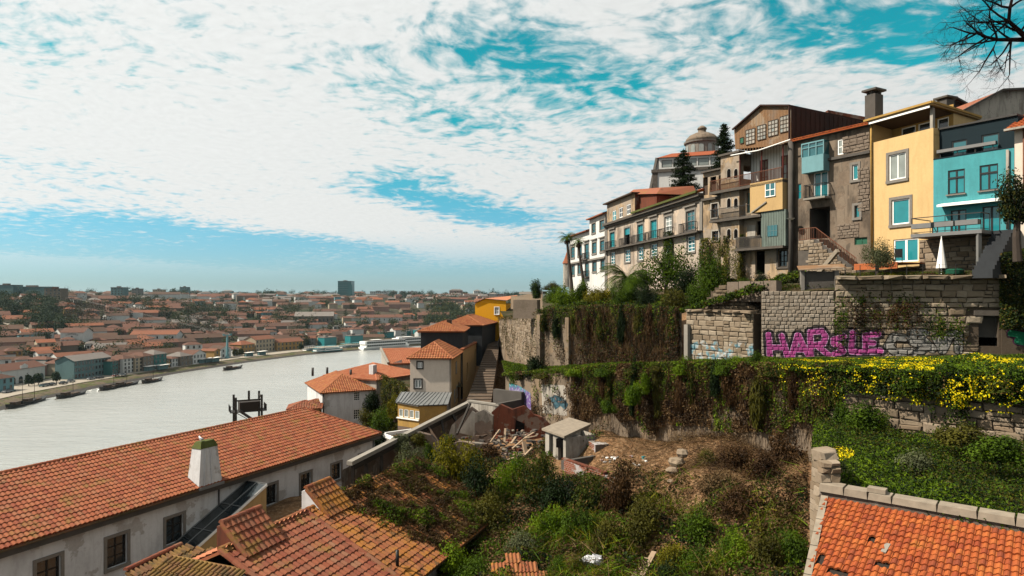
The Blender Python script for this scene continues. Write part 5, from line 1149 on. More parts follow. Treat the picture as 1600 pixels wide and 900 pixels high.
# ---- lift tower by the water
q = P(387, 640, 122); t = thing('lift_tower', (q.x, q.y, -45), 'dark timber and steel lift tower standing by the river', 'tower'); c = Vector((q.x, q.y, 0)); W2 = 2.0
zt = P(0, 618, 122).z; zd = P(0, 641, 122).z; rot = .5
def rp(x, y, z): return c + Vector((x * math.cos(rot) - y * math.sin(rot), x * math.sin(rot) + y * math.cos(rot), z))
for x, y, e in ((-2.2, -1.7, 0), (2.2, -1.7, .25), (2.2, 1.7, .5), (-2.2, 1.7, .1)): MB().beam(rp(x, y, -45), rp(x, y, zt + e), .3, .3).build('post', 'dark_wood', t)
MB().hexa([rp(-1.5, -1.5, zd), rp(2, -1.5, zd), rp(2, 1.5, zd), rp(-1.5, 1.5, zd), rp(-1.5, -1.5, zd + 1.7), rp(2, -1.5, zd + 1.7), rp(2, 1.5, zd + 1.7), rp(-1.5, 1.5, zd + 1.7)]).build('cabin', 'dark_wood', t)
MB().beam(rp(-2.2, -1.7, zt - .6), rp(2.2, -1.7, zt - .6), .2, .25).beam(rp(2.2, -1.7, zt - .3), rp(2.2, 1.7, zt - .1), .2, .25).beam(rp(0, -1.7, zt - .6), rp(0, -1.7, zt + 1.1), .3, .3).build('head_frame', 'dark_wood', t)
MB().hexa([rp(-3.1, -1.6, zd - .1), rp(3.1, -1.6, zd - .1), rp(3.1, 1.6, zd - .1), rp(-3.1, 1.6, zd - .1), rp(-3.1, -1.6, zd), rp(3.1, -1.6, zd), rp(3.1, 1.6, zd), rp(-3.1, 1.6, zd)]).build('platform', 'dark_iron', t)
railing(t, [rp(-2.2, -1.6, zd), rp(-3.05, -1.6, zd), rp(-3.05, 1.6, zd)], 1.1, .4, 'dark_iron', .06); railing(t, [rp(2.2, -1.6, zd), rp(3.05, -1.6, zd), rp(3.05, 1.6, zd)], 1.1, .4, 'dark_iron', .06)
mb = MB(); [mb.beam(rp(-2.2, -1.7, zd - 3 * i), rp(2.2, -1.7, zd - 3 * i - 3), .12, .12).beam(rp(-2.2, -1.7, zd - 3 * i - 3), rp(2.2, -1.7, zd - 3 * i - 3), .12, .12) for i in range(6)]; mb.build('bracing', 'dark_iron', t)
MB().beam(rp(-1.6, -1.9, zd + .3), rp(2.4, -2.6, zd - 2.8), .9, .35).build('stair', 'dark_iron', t); MB().lathe([(.3, 0), (1.6, .15), (1.7, .6), (.4, .9)], rp(3.2, -2.6, zd - 3.4), 14).build('tank', 'far_teal', t)
# ================================================================ RIGHT: the row of old houses on the hill
PA, PB, PC, PD_, PE, PF, PG = (9.4, 108.0), (12.6, 89.0), (17.8, 62.0), (22.6, 53.5), (25.9, 48.0), (27.6, 43.6), (30.1, 39.9)
# ---- white house at the far end
fr = Frame(PA, PB); w = fr.len; t = thing('white_terrace', fr.p(9, -4, 0), 'white three storey house at the far end of the hill row', 'house')
us = fr.px(921, 350)[0]; H = [fr.rect(*r) for r in ((892.5, 386, 898, 403), (903, 384, 909, 400), (914, 381, 920, 405), (925.5, 379, 932, 396), (938, 376, 944.5, 393), (893, 415, 898, 430), (903, 413, 908.5, 428), (914.5, 411, 920, 433), (926, 409, 932, 424.5), (939, 406, 945, 422))]; H2 = [fr.rect(*r) for r in ((925, 349, 930.5, 364), (937.5, 344, 944.5, 359))]
wall(t, fr, 0, us, -1, 9.4, 'wall_white_far', [h for h in H if h[1] < us]); wall(t, fr, us, w, -1, 10.95, 'wall_white_far', [h for h in H + H2 if h[1] > us])
for h in H + H2: window(t, fr, h, 'granite_dark', 'glass', 2, 3, .12, .05, .09, 'granite', .2, head=h in H[:5])
zb = fr.px(920, 407)[1]; MB().fbox(fr, 0, w, .003, .3, zb - .12, zb + .12).fbox(fr, w - .35, w, .003, .12, -1, 10.9).fbox(fr, 0, .35, .003, .12, -1, 9.3).build('string_course', 'granite', t)
body(t, fr, 0, us, -1, 9.4, 8, 'wall_white_far'); body(t, fr, us, w, -1, 10.95, 8, 'wall_white_far')
for a_, b_, z_ in ((-.4, us, 9.42), (us - .05, w, 10.97)): MB().hexa([fr.p(a_, .55, z_), fr.p(b_, .55, z_), fr.p(b_, -8, z_), fr.p(a_, -8, z_), fr.p(a_, .55, z_ + .15), fr.p(b_, .55, z_ + .15), fr.p(b_, -4, z_ + 1.5), fr.p(a_, -4, z_ + 1.5)]).build('roof', 'tile_near', t)
h = H[2]; balcony(t, fr, h[0] - .4, h[1] + .4, h[2], .5, .9); h = H[7]; balcony(t, fr, h[0] - .4, h[1] + .4, h[2], .5, .9)
# red spire far behind
q = P(886, 412, 170); t = thing('spire', q, 'small red tiled spire peeping left of the white terrace', 'spire'); MB().lathe([(1.0, -6), (1.0, 0)], q, 8).build('turret', 'wall_pale', t); MB().lathe([(1.25, .05), (.7, 1.2), (.1, 3.0)], q, 8).build('cap', 'tile_near', t)
# ---- the manor
fr = Frame(PB, PC); w = fr.len; t = thing('manor', fr.p(14, -5, 0), 'long peeling pink beige manor with two rows of tall windows', 'house')
UP = [fr.rect(*r) for r in ((953.5, 363, 960.5, 386), (976, 356, 984.5, 382), (996.5, 351, 1005, 377), (1017, 344, 1026.5, 372), (1039, 338, 1050, 367), (1072.5, 329, 1086, 360))]
LO = [fr.rect(*r) for r in ((954, 394, 961, 413), (976.5, 390, 985, 409), (997, 385.5, 1005.5, 406), (1017, 381, 1027, 400), (1040, 378, 1050, 397), (1074, 369, 1086, 393))]
zc = 9.55; wall(t, fr, 0, w, -1.5, zc, 'wall_manor', UP + LO)
for i, h in enumerate(UP):
 if i == 1: void_hole(t, fr, h, 2.0); MB().fbox(fr, h[0], h[1], -.16, -.1, h[3] - .8, h[3]).build('fanlight', 'glass_sky_teal', t); MB().fbox(fr, h[0] - .2, h[0], .002, .05, h[2], h[3] + .2).fbox(fr, h[1], h[1] + .2, .002, .05, h[2], h[3] + .2).fbox(fr, h[0], h[1], .002, .05, h[3], h[3] + .2).build('surround', 'granite', t)
 else: window(t, fr, h, 'white_paint' if i == 4 else 'teal_wood' if i in (0, 2, 3) else 'grey_paint', 'glass_grey' if i == 4 else 'glass' if i == 5 else 'glass_sky_teal', 2, 4, .16, .06, .12, 'granite', .22, head=True)
for i, h in enumerate(LO): window(t, fr, h, 'white_paint', 'glass', 2, 4, .14, .05, .08, 'granite', .2)
zb = fr.px(1023, 375.5)[1]; bs = MB().fbox(fr, 0, w, .003, .62, zb - .16, zb).build('balcony_slab', 'granite_dark', t)
for i, h in enumerate(UP): railing(bs, [fr.p(h[0] - .55, .05, zb), fr.p(h[0] - .55, .56, zb), fr.p(h[1] + .55, .56, zb), fr.p(h[1] + .55, .05, zb)], .95, .16, 'dark_iron', .03)
MB().fbox(fr, -.1, w + .1, .003, .55, zc - .28, zc).fbox(fr, 0, w, .003, .3, zc - .55, zc - .28).build('cornice', 'granite_dark', t)
mb = MB(); [mb.fbox(fr, u, u + .55, .004, .1, -1.5, zc - .56) for u in (0, w - .55)]; mb.build('quoins', 'granite', t)
body(t, fr, 0, w, -1.5, zc, 10, 'wall_manor'); uA = fr.px(992, 330)[0]
Vr = (-fr.N * 4.2 + fr.Z * 1.35).normalized(); tiled(t, fr.p(uA + 2.2, .6, zc + .12), fr.U, Vr, [(0, 0), (w - uA - 2.2, 0), (w - uA - 2.2, 4.6), (2, 4.6)], 'tile_orange', .3, .38, 0, name='roof')
MB().fbox(fr, uA + .5, w, .45, .75, zc + .05, zc + .26).build('mossy_gutter', 'moss_green', t)
AW = [fr.rect(*r) for r in ((957, 329, 962.5, 345), (967.5, 324, 973, 340), (979, 319, 985.5, 335))]; zA_ = 12.1
wall(t, fr, .3, uA, zc + .02, zA_, 'wall_decay', AW, name='attic_wall'); [window(t, fr, h, 'white_paint', 'glass_sky_teal' if i == 0 else 'glass_dark', 2, 2, .1, .06, .1) for i, h in enumerate(AW)]
body(t, fr, .3, uA, zc + .02, zA_, 6, 'wall_red'); MB().fbox(fr, 0, uA + .2, -6, .5, zA_ + .01, zA_ + .16).build('attic_eave', 'brown_wood', t)
MB().hexa([fr.p(uA - 2, .2, zA_ + .2), fr.p(uA + 4.0, -1.0, zA_ - .6), fr.p(uA + 4.0, -6, zA_ - .6), fr.p(uA - 2, -6, zA_ + .2), fr.p(uA - 2, -.6, zA_ + .8), fr.p(uA + 3, -2, zA_ + .3), fr.p(uA + 3, -6, zA_ + .6), fr.p(uA - 2, -6, zA_ + .9)]).build('attic_roof', 'tile_near', t)
MB().hexa([fr.p(uA, -.6, zc), fr.p(uA + 3.6, -1.2, zc), fr.p(uA + 3.6, -6, zc), fr.p(uA, -6, zc), fr.p(uA, -.6, zA_ - .1), fr.p(uA + 3.6, -1.2, zA_ - .7), fr.p(uA + 3.6, -6, zA_ - .7), fr.p(uA, -6, zA_ - .1)]).build('attic_side', 'wall_red', t)
# ---- church with a domed lantern behind the manor
t = thing('church', P(1075, 300, 100) + Vector((0, 0, -8)), 'white church with dark cornice and domed lantern behind the manor', 'church')
fc = Frame(P(1020, 300, 100).xy, P(1125, 300, 97).xy); w = fc.len; z0, z1, z2 = 5.0, 18.9, 20.6
wall(t, fc, 0, w, z0, z1 - .4, 'wall_white_far'); MB().fbox(fc, -.2, w, -6, .25, z1 - .45, z1).fbox(fc, 0, .7, .003, .1, z0, z1 - .46).build('cornice', 'granite_dark', t)
wl = [(1.3 + i * 1.75, 2.85 + i * 1.75, z1 + .25, z2 - .35) for i in range(5)]; wall(t, fc, .9, w, z1 + .01, z2, 'wall_white_far', wl, name='clerestory'); [window(t, fc, r_, 'granite_dark', 'glass_grey', 1, 1, .1) for r_ in wl]
MB().hexa([fc.p(.6, .3, z2), fc.p(w, .3, z2), fc.p(w, -8, z2), fc.p(.6, -8, z2), fc.p(2.6, -2.5, z2 + 1.1), fc.p(w, -2.5, z2 + 1.1), fc.p(w, -6, z2 + 1.1), fc.p(2.6, -6, z2 + 1.1)]).build('roof', 'tile_orange', t)
MB().poly([fc.p(-2.4, -.4, z0), fc.p(0, -.4, z0), fc.p(.9, -.4, z2), fc.p(.5, -.4, z2)]).poly([fc.p(-2.4, -.4, z0), fc.p(.5, -.4, z2), fc.p(.5, -7, z2), fc.p(-2.4, -7, z0)]).build('side_wing', 'wall_white_far', t); MB().beam(fc.p(-2.6, -.3, z0 + .2), fc.p(.55, -.3, z2 + .1), .5, .35).build('raking_cornice', 'granite', t)
dc = P(1097, 237, 106); r = 2.55; zb = dc.z - .6
MB().lathe([(r, -3), (r, 1.75), (r * 1.1, 1.8), (r * 1.12, 2.05), (r * 1.0, 2.1)], (dc.x, dc.y, zb), 24).build('drum', 'granite', t)
MB().lathe([(r * 1.05, 2.1), (r * .98, 2.55), (r * .78, 3.1), (r * .45, 3.5), (r * .25, 3.62), (r * .24, 4.1), (r * .3, 4.15), (r * .26, 4.4), (r * .1, 4.7), (.03, 4.75)], (dc.x, dc.y, zb), 24).build('dome', 'wall_grey', t, True)
for i in range(12):
 a = i * math.pi / 6 + .2; n_ = Vector((math.cos(a), math.sin(a), 0)); f_ = Frame((dc.x + n_.x * r * 1.0 - n_.y * -.3, dc.y + n_.y * r - n_.x * .3), (dc.x + n_.x * r * 1.0 + n_.y * -.3 + 0, dc.y + n_.y * r + n_.x * .3)) 
 b_ = Vector((dc.x, dc.y, 0)) + n_ * (r + .02); x_ = Vector((-n_.y, n_.x, 0)); pts = [(-.36, .15), (.36, .15), (.36, 1.05)] + [(.36 * math.cos(k * math.pi / 5), 1.05 + .36 * math.sin(k * math.pi / 5)) for k in range(1, 5)] + [(-.36, 1.05)]
 MB().poly([b_ + x_ * u + Vector((0, 0, zb + z)) for u, z in pts]).build('arched_window', 'glass_grey', t)
# ---- decayed house with balconies and the rusty workshop on its roof
fr = Frame(PC, PD_); w = fr.len; t = thing('decayed_house', fr.p(5, -4, 0), 'decayed tall house with stacked balconies and rusty workshop on top', 'house')
ux = lambda x, y: fr.px(x, y)[0]
uL = ux(1133, 280); up_ = [fr.rect(*r) for r in ((1112, 318, 1122, 340), (1113, 361, 1123, 376), (1097, 277, 1106, 305), (1110, 276, 1119, 303), (1123, 273, 1131, 300))]
zL = fr.px(1115, 268)[1]; wall(t, fr, 0, uL, -1, zL, 'wall_decay', up_)
for i, h in enumerate(up_):
 if i < 2: window(t, fr, h, 'brown_wood', 'glass_dark', 2, 3, .2, .05, .08, 'wall_pale', .12)
 else: void_hole(t, fr, h, 1.6); MB().fbox(fr, h[0], h[1], -.2, -.12, h[2], h[2] + .9).build('parapet_boards', 'brown_wood', t)
MB().fbox(fr, 0, uL, .003, .35, zL, zL + .14).fbox(fr, 0, uL, .003, .3, fr.px(1113, 309)[1] - .2, fr.px(1113, 309)[1]).build('cornice', 'granite_dark', t)
zT = fr.px(1190, 233)[1]; bl = fr.rect(1166.5, 300, 1181, 332); dk = fr.rect(1182, 345, 1194, 372); gr = fr.rect(1180, 392, 1195, 428); gw = fr.rect(1216, 391, 1230, 417); cr = fr.rect(1168, 352, 1181, 372)
z3 = fr.px(1178, 291)[1]; zpo = fr.px(1178, 236)[1]
wall(t, fr, uL, w, -1, z3, 'wall_decay', (bl, dk, gr, gw)); window(t, fr, bl, 'teal_wood', 'teal_wood', 2, 1, .3, .05, .08, name='blue_door'); void_hole(t, fr, dk, 1.5); void_hole(t, fr, gr, 2.0); window(t, fr, gw, 'dark_wood', 'glass_dark', 2, 3, .2, .06, .08, 'granite_dark', .15)
MB().fbox(fr, cr[0], cr[1], .01, .06, cr[2], cr[3]).build('grey_shutters', 'wall_pale', t)
body(t, fr, 0, w, -1, zL, 10, 'wall_decay')
# corner turret with little arched windows
uT0, uT1 = ux(1133, 270), ux(1162, 270); zt_ = fr.px(1147, 243)[1]; tt = MB().fbox(fr, uT0, uT1, .004, .55, 1.5, zt_).build('turret', 'wall_decay', t)
MB().fbox(fr, uT0 - .15, uT1 + .15, .003, .75, zt_ + .005, zt_ + .18).build('turret_cornice', 'granite_dark', tt)
for y_ in (270, 316, 364):
 for x_ in (1139, 1150):
  u, z = fr.px(x_, y_, .55); pts = [(-.2, -.45), (.2, -.45), (.2, .15)] + [(.2 * math.cos(k * math.pi / 4), .15 + .2 * math.sin(k * math.pi / 4)) for k in (1, 2, 3)] + [(-.2, .15)]
  MB().poly([fr.p(u + a_ * 1.35, .565, z + b_ * 1.22) for a_, b_ in pts]).build('arch_surround', 'wall_pale', tt); MB().poly([fr.p(u + a_, .572, z + b_) for a_, b_ in pts]).build('arched_window', 'void', tt)
# white porch with red doors under the workshop
uP0 = ux(1162, 262); pd = [(ux(1176, 262), ux(1189, 262)), (ux(1209, 255), ux(1227, 255))]; zp0 = z3 - .05; hs = [(a_, b_, zp0 + .1, zp0 + 2.35) for a_, b_ in pd]; fp = Frame(fr.p(0, -.9, 0), fr.p(1, -.9, 0))
wall(t, fp, uP0, w, zp0, zT + .2, 'white_paint', hs, .1, 'porch_wall'); MB().fbox(fr, uT0, uP0, -3, 0, zL, zt_).fbox(fr, uP0 - .1, w, -6, -.95, zL - .5, zT + .2).build('porch_side', 'wall_decay', t); [window(t, fp, h, 'red_wood', 'glass_grey', 2, 3, .08, .07, .13, name='red_door') for h in hs]; mb = MB(); [mb.fbox(fp, uP0 + i * .3, uP0 + i * .3 + .03, .002, .015, zp0, zT + .1) for i in range(int((w - uP0) / .3))]; mb.build('porch_boards', 'wall_pale', t)
b1 = MB().fbox(fr, ux(1120, 297), w - .25, .006, .95, z3 - .25, z3 - .02).build('balcony', 'granite_dark', t); MB().fbox(fr, uP0, w, -.95, .004, z3 - .2, z3 - .03).build('porch_floor', 'granite_dark', t)
railing(b1, [fr.p(ux(1120, 297) + .05, .05, z3), fr.p(ux(1120, 297) + .05, .9, z3), fr.p(w - .3, .9, z3)], .95, .13, 'rust_metal', .035)
mb = MB(); [mb.beam(fr.p(u, .7, z3), fr.p(u, .7, zT - .25), .09, .09) for u in (uP0 + .2, (uP0 + w) / 2, w - .4)]; mb.build('porch_posts', 'red_wood', t)
MB().hexa([fr.p(uT1, 1.0, zT - .35), fr.p(w - .1, 1.0, zT - .25), fr.p(w - .1, -.9, zT + .3), fr.p(uT1, -.9, zT + .2), fr.p(uT1, 1.0, zT - .29), fr.p(w - .1, 1.0, zT - .19), fr.p(w - .1, -.9, zT + .36), fr.p(uT1, -.9, zT + .26)]).build('porch_roof', 'rust_sheet', t)
MB().tube([fr.p(uT1 - .5, 1.03, zT - .2), fr.p((uT1 + w) / 2, 1.06, zT - .33), fr.p(w + .5, 1.0, zT - .05)], .05, 6).build('gutter', 'white_paint', t)
z2b = fr.px(1150, 342)[1]; b2 = MB().fbox(fr, ux(1120, 343), ux(1200, 338), .006, .95, z2b - .2, z2b).build('balcony', 'granite_dark', t); railing(b2, [fr.p(ux(1120, 343) + .05, .05, z2b), fr.p(ux(1120, 343) + .05, .9, z2b), fr.p(ux(1184, 338), .9, z2b)], .95, .13, 'dark_iron', .03)
z1b = fr.px(1195, 387)[1]; b3 = MB().fbox(fr, ux(1160, 387), w - .2, .006, 1.0, z1b - .2, z1b).build('balcony', 'granite_dark', t); railing(b3, [fr.p(ux(1162, 387), .95, z1b), fr.p(ux(1200, 386), .95, z1b)], .95, .12, 'concrete_dark', .06)
# cream bay and green corrugated bay hanging on the facade
cb = fr.rect(1184, 284, 1235, 331); bay = MB().fbox(fr, cb[0], cb[1], .01, .95, cb[2], cb[3]).build('cream_bay', 'wall_cream', t); f2 = Frame(fr.p(0, .95, 0), fr.p(1, .95, 0)); cw = f2.rect(1197, 287, 1211, 306)
for (a_, b_, c_, e_) in (cw,): MB().fbox(f2, a_, b_, .004, .03, c_, e_).build('bay_pane', 'glass', bay); mb = MB(); mb.fbox(f2, a_ - .06, a_, .004, .06, c_, e_).fbox(f2, b_, b_ + .06, .004, .06, c_, e_).fbox(f2, (a_ + b_) / 2 - .03, (a_ + b_) / 2 + .03, .03, .06, c_, e_).fbox(f2, a_, b_, .03, .055, (c_ + e_) / 2 - .03, (c_ + e_) / 2 + .03).fbox(f2, a_ - .06, b_ + .06, .004, .08, c_ - .07, c_); mb.build('bay_window_frame', 'white_paint', bay)
MB().beam(f2.p(cb[0] + .2, .05, cb[2] + .02), f2.p(cb[0] + 1.7, .05, cb[2] + .75), .1, .1).build('bay_pipe', 'concrete', bay)
gb = fr.rect(1200, 331, 1238, 386); gy = MB().fbox(fr, gb[0], min(gb[1], w - .1), .008, .8, gb[2], cb[2] - .01).build('green_bay', 'green_sheet', t); f3 = Frame(fr.p(0, .8, 0), fr.p(1, .8, 0)); mb = MB(); n_ = int((min(gb[1], w - .1) - gb[0]) / .16); [mb.fbox(f3, gb[0] + i * .16, gb[0] + i * .16 + .07, .002, .03, gb[2], cb[2] - .02) for i in range(n_)]; mb.build('corrugation', 'green_sheet', gy)
gwr = f3.rect(1200, 352, 1215, 369); MB().fbox(f3, gwr[0], gwr[1], .035, .06, gwr[2], gwr[3]).build('bay_pane', 'glass', gy); mb = MB(); [mb.fbox(f3, gwr[0] + (gwr[1] - gwr[0]) * k / 3 - .02, gwr[0] + (gwr[1] - gwr[0]) * k / 3 + .02, .06, .08, gwr[2], gwr[3]) for k in range(4)]; mb.fbox(f3, gwr[0], gwr[1], .06, .075, (gwr[2] + gwr[3]) / 2 - .02, (gwr[2] + gwr[3]) / 2 + .02); mb.build('bay_window_frame', 'far_teal', gy)
# the rusty workshop
ws_ = MB(); f4 = Frame(fr.p(0, .15, 0), fr.p(1, .15, 0)); pts = [f4.px(1149, 233), f4.px(1236, 226), f4.px(1236, 165), f4.px(1191, 165), f4.px(1147, 203)]; rw = [f4.rect(*r) for r in ((1166, 202, 1180, 225), (1184, 195.5, 1197, 218), (1201, 188, 1216, 212), (1219.5, 181, 1234, 206))]; gsm = f4.rect(1157, 215, 1162.5, 224)
wk = MB().poly([f4.p(u, 0, z) for u, z in pts]).build('workshop_front', 'rust_sheet', t); dep = 11.0
mb = MB(); pu0 = pts[0][0]; pu1 = pts[1][0]
def topz(u):
 if u > pts[3][0]: return pts[3][1] + (pts[2][1] - pts[3][1]) * (u - pts[3][0]) / (pts[2][0] - pts[3][0])
 return pts[4][1] + (pts[3][1] - pts[4][1]) * (u - pts[4][0]) / (pts[3][0] - pts[4][0])
u = pu0 + .1
while u < pu1 - .1: mb.fbox(f4, u, u + .05, .002, .014, pts[1][1] + .1, topz(u) - .05); u += .3
mb.build('sheet_ribs', 'rust_sheet', wk)
for r_ in rw + [gsm]:
 wn = MB(); c_ = 3 if r_ is not gsm else 1; rr = 4 if r_ is not gsm else 1
 for k in range(c_ + 1): x_ = r_[0] + (r_[1] - r_[0]) * k / c_; wn.fbox(f4, x_ - .022, x_ + .022, .035, .08, r_[2], r_[3])
 for k in range(rr + 1): z_ = r_[2] + (r_[3] - r_[2]) * k / rr; wn.fbox(f4, r_[0], r_[1], .035, .085, z_ - .02, z_ + .02)
 o_ = wn.build('workshop_window', 'brown_wood', t)
 for i in range(c_):
  for j in range(rr):
   a_, b_ = r_[0] + (r_[1] - r_[0]) * i / c_, r_[0] + (r_[1] - r_[0]) * (i + 1) / c_; c0_, e0_ = r_[2] + (r_[3] - r_[2]) * j / rr, r_[2] + (r_[3] - r_[2]) * (j + 1) / rr
   MB().fbox(f4, a_ + .02, b_ - .02, .034, .05, c0_ + .02, e0_ - .02).build('pane', 'green_paint' if r_ is gsm else random.choice(['glass_pale', 'glass_pale', 'glass_pale', 'glass_grey', 'wall_pale']), o_)
P3 = lambda i, d: f4.p(pts[i][0], d, pts[i][1])
MB().poly([P3(1, -.01), P3(1, -dep), P3(2, -dep), P3(2, -.01)]).build('workshop_side', 'rust_dark', t)
mb = MB(); [mb.beam(f4.p(pts[1][0] + .02, -i * .6, pts[1][1] - 1.5), f4.p(pts[1][0] + .02, -i * .6, pts[2][1] - .1), .05, .05) for i in range(1, 17)]; mb.build('side_ribs', 'rust_dark', t)
e = Vector((0, 0, .06)); MB().poly([P3(2, .25) + e, P3(2, -dep) + e, P3(3, -dep) + e, P3(3, .25) + e]).poly([P3(3, .25) + e, P3(3, -dep) + e, P3(4, -dep) + e, P3(4, .25) + e]).poly([P3(4, -.02), P3(0, -.02), P3(0, -dep), P3(4, -dep)]).build('workshop_roof', 'rust_dark', t)
MB().beam(P3(3, .2), P3(2, .2), .15, .12).beam(P3(4, .2), P3(3, .2), .15, .12).beam(P3(1, .2), P3(2, .2), .16, .12).build('verge_trim', 'rust_dark', t)
q1 = fr.p(w + .4, .8, fr.px(1259, 341)[1]); MB().lathe([(.06, -.12), (.30, .0), (.33, .03), (.05, -.06)], q1, 12).build('satellite_dish', 'white_paint', t); q0 = fr.p(w + .05, .35, 0); pipe(t, [Vector((q0.x, q0.y, 0)), Vector((q0.x, q0.y, fr.px(1240, 222)[1]))], .22, 'concrete_dark', 'waste_pipe')
# red ruined roof lump behind the workshop
q = P(1320, 190, 66); tb = thing('brick_attic', q + Vector((0, 0, -4)), 'red brick attic behind the rusty workshop roof', 'attic'); MB().hexa([q + Vector(v) for v in ((-3, -2, -4), (3, -2, -4), (3, 3, -4), (-3, 3, -4), (-2.6, -2, .6), (1.2, -2, -.1), (1.2, 3, -.1), (-2.6, 3, .6))]).build('walls', 'wall_red', tb); MB().box(q + Vector((-.6, -2.05, -.6)), (.9, .1, .8)).build('patch', 'wall_pale', tb)
# ---- grey stone house
fr = Frame(PD_, PE); w = fr.len; t = thing('grey_house', fr.p(3, -4, 0), 'narrow grey brown stone house with blue glazed bay', 'house')
zT = fr.px(1300, 210)[1]; R_ = {k: fr.rect(*v) for k, v in dict(door=(1271, 268, 1294, 309), topw=(1308.5, 217, 1323.5, 241), small=(1332, 257, 1341, 281), low=(1335.5, 321, 1343, 340), green=(1335, 371, 1355, 382), rec=(1265, 324, 1297, 373), slit=(1246, 287, 1252, 311)).items()}
wall(t, fr, 0, w, -.5, zT, 'wall_grey', list(R_.values())); body(t, fr, 0, w, -.5, zT, 9, 'wall_grey')
window(t, fr, R_['topw'], 'white_paint', 'glass_grey', 2, 2, .1, .06, .09); window(t, fr, R_['small'], 'white_paint', 'glass_sky_teal', 1, 1, .1, .05, .07, 'granite', .18); window(t, fr, R_['low'], 'granite', 'glass_sky_teal', 1, 1, .15, .05, .06, 'granite', .18); window(t, fr, R_['green'], 'green_paint', 'green_paint', 2, 1, .15, .05, .06); window(t, fr, R_['slit'], 'grey_paint', 'glass_sky_teal', 1, 2, .1, .04, .05); window(t, fr, R_['door'], 'white_paint', 'glass_sky_teal', 2, 1, .12, .07, .1, name='balcony_door')
void_hole(t, fr, R_['rec'], 2.2, 'concrete_dark', 'recess'); f_ = Frame(fr.p(0, -1.6, 0), fr.p(1, -1.6, 0)); rr = R_['rec']; MB().fbox(f_, rr[0] + .9, rr[0] + 1.35, 0, .1, rr[2] + .9, rr[3] - .1).build('white_pillar', 'white_paint', t)
d_ = R_['door']; balcony(t, fr, d_[0] - .35, d_[1] + .25, d_[2], .8, 1.0, 'concrete', 'black_metal', .11)
gb = fr.rect(1262, 223, 1296, 270); by = MB().fbox(fr, gb[0], gb[1], .005, .75, gb[2], gb[2] + 1.25).build('glazed_bay', 'far_blue', t); f5 = Frame(fr.p(0, .70, 0), fr.p(1, .70, 0)); MB().fbox(fr, gb[0] + .04, gb[1] - .04, .005, .68, gb[2] + 1.26, gb[3]).build('bay_glass', 'glass', by)
mb = MB(); [mb.fbox(f5, gb[0] + (gb[1] - gb[0]) * k / 3 - .04, gb[0] + (gb[1] - gb[0]) * k / 3 + .04, 0, .05, gb[2] + 1.26, gb[3]) for k in range(4)]; mb.fbox(f5, gb[0], gb[1], 0, .06, gb[3] - .1, gb[3]).fbox(f5, gb[0], gb[1], 0, .055, gb[2] + 1.9, gb[2] + 1.96); mb.build('bay_bars', 'far_blue', by)
MB().fbox(fr, -.1, w, -.3, .35, zT + .01, zT + .1).build('eave', 'concrete_dark', t); Vr = (-fr.N * 4 + fr.Z * 1.0).normalized(); tiled(t, fr.p(0, .45, zT + .12), fr.U, Vr, [(0, 0), (w, 0), (w, 4.2), (0, 4.2)], 'tile_orange', .28, .36, 0, name='roof')
zc_ = fr.px(1325, 242)[1]; MB().fbox(fr, fr.px(1296, 246)[0], w, .003, .22, zc_ - .2, zc_).build('cornice', 'concrete_dark', t)
st_f = Frame(fr.p(0, .01, 0), fr.p(1, .01, 0)); stones(t, st_f, fr.px(1308, 360)[0], w - .9, fr.px(1325, 372)[1], fr.px(1325, 350)[1], 'rubble_grey', (.18, .3), (.22, .5), .05, 60, skip=[R_['green'], R_['low']]); stones(t, st_f, w - 1.0, w - .1, fr.px(1350, 330)[1], fr.px(1350, 262)[1], 'rubble_grey', (.18, .3), (.2, .45), .06, 60); stones(t, st_f, w - 2.2, w - .1, fr.px(1345, 235)[1], fr.px(1345, 208)[1], 'rubble_grey', (.2, .3), (.3, .6), .05, 40)
q = fr.p(w - .5, -1.2, zT); cm = MB().box(q + Vector((0, 0, 1.0)), (.95, .8, 3.0), .5).build('chimney', 'concrete_dark', t); mb = MB(); [mb.box(q + Vector((a_, b_, 2.62)), (.16, .16, .25), .5) for a_ in (-.3, .3) for b_ in (-.22, .22)]; mb.box(q + Vector((0, 0, 2.82)), (1.3, 1.1, .14), .5); mb.build('chimney_hood', 'concrete_dark', cm)
# outside stone stair below it
tS = thing('stone_stair', fr.p(3, 2, 0), 'outside rubble stair with flights below the grey house', 'stair'); zq = fr.px(1290, 375)[1]; zg_ = 1.5; ns = 11; uu0 = fr.px(1264, 375)[0]
for i in range(ns):
 k = i / ns; zz = zq - (zq - zg_) * k; MB().fbox(fr, uu0 + 1.4 + i * .32, uu0 + 1.4 + (i + 1) * .32, .05, 1.25, zg_ - .5, zz).build('step', 'granite', tS)
cw_ = MB().fbox(fr, uu0, uu0 + 1.4, .05, 1.3, zg_ - .5, zq).build('landing', 'granite_dark', tS)
sf = Frame(fr.p(0, 1.28, 0), fr.p(1, 1.28, 0)); MB().poly([sf.p(uu0, 0, zg_ - .5), sf.p(uu0 + 5, 0, zg_ - .5), sf.p(uu0 + 5, 0, zg_ + .2), sf.p(uu0 + 1.5, 0, zq), sf.p(uu0, 0, zq)]).build('stair_wall', 'concrete_dark', tS)
stones(tS, sf, uu0, uu0 + 5, zg_ - .5, zq, 'rubble_warm', (.18, .32), (.22, .5), .08, 150, topf=lambda u: zq if u < uu0 + 1.4 else zq - (u - uu0 - 1.4) * (zq - zg_) / 3.5, skip=[(uu0, uu0 + .8, zg_ - 1, zq - .7)])
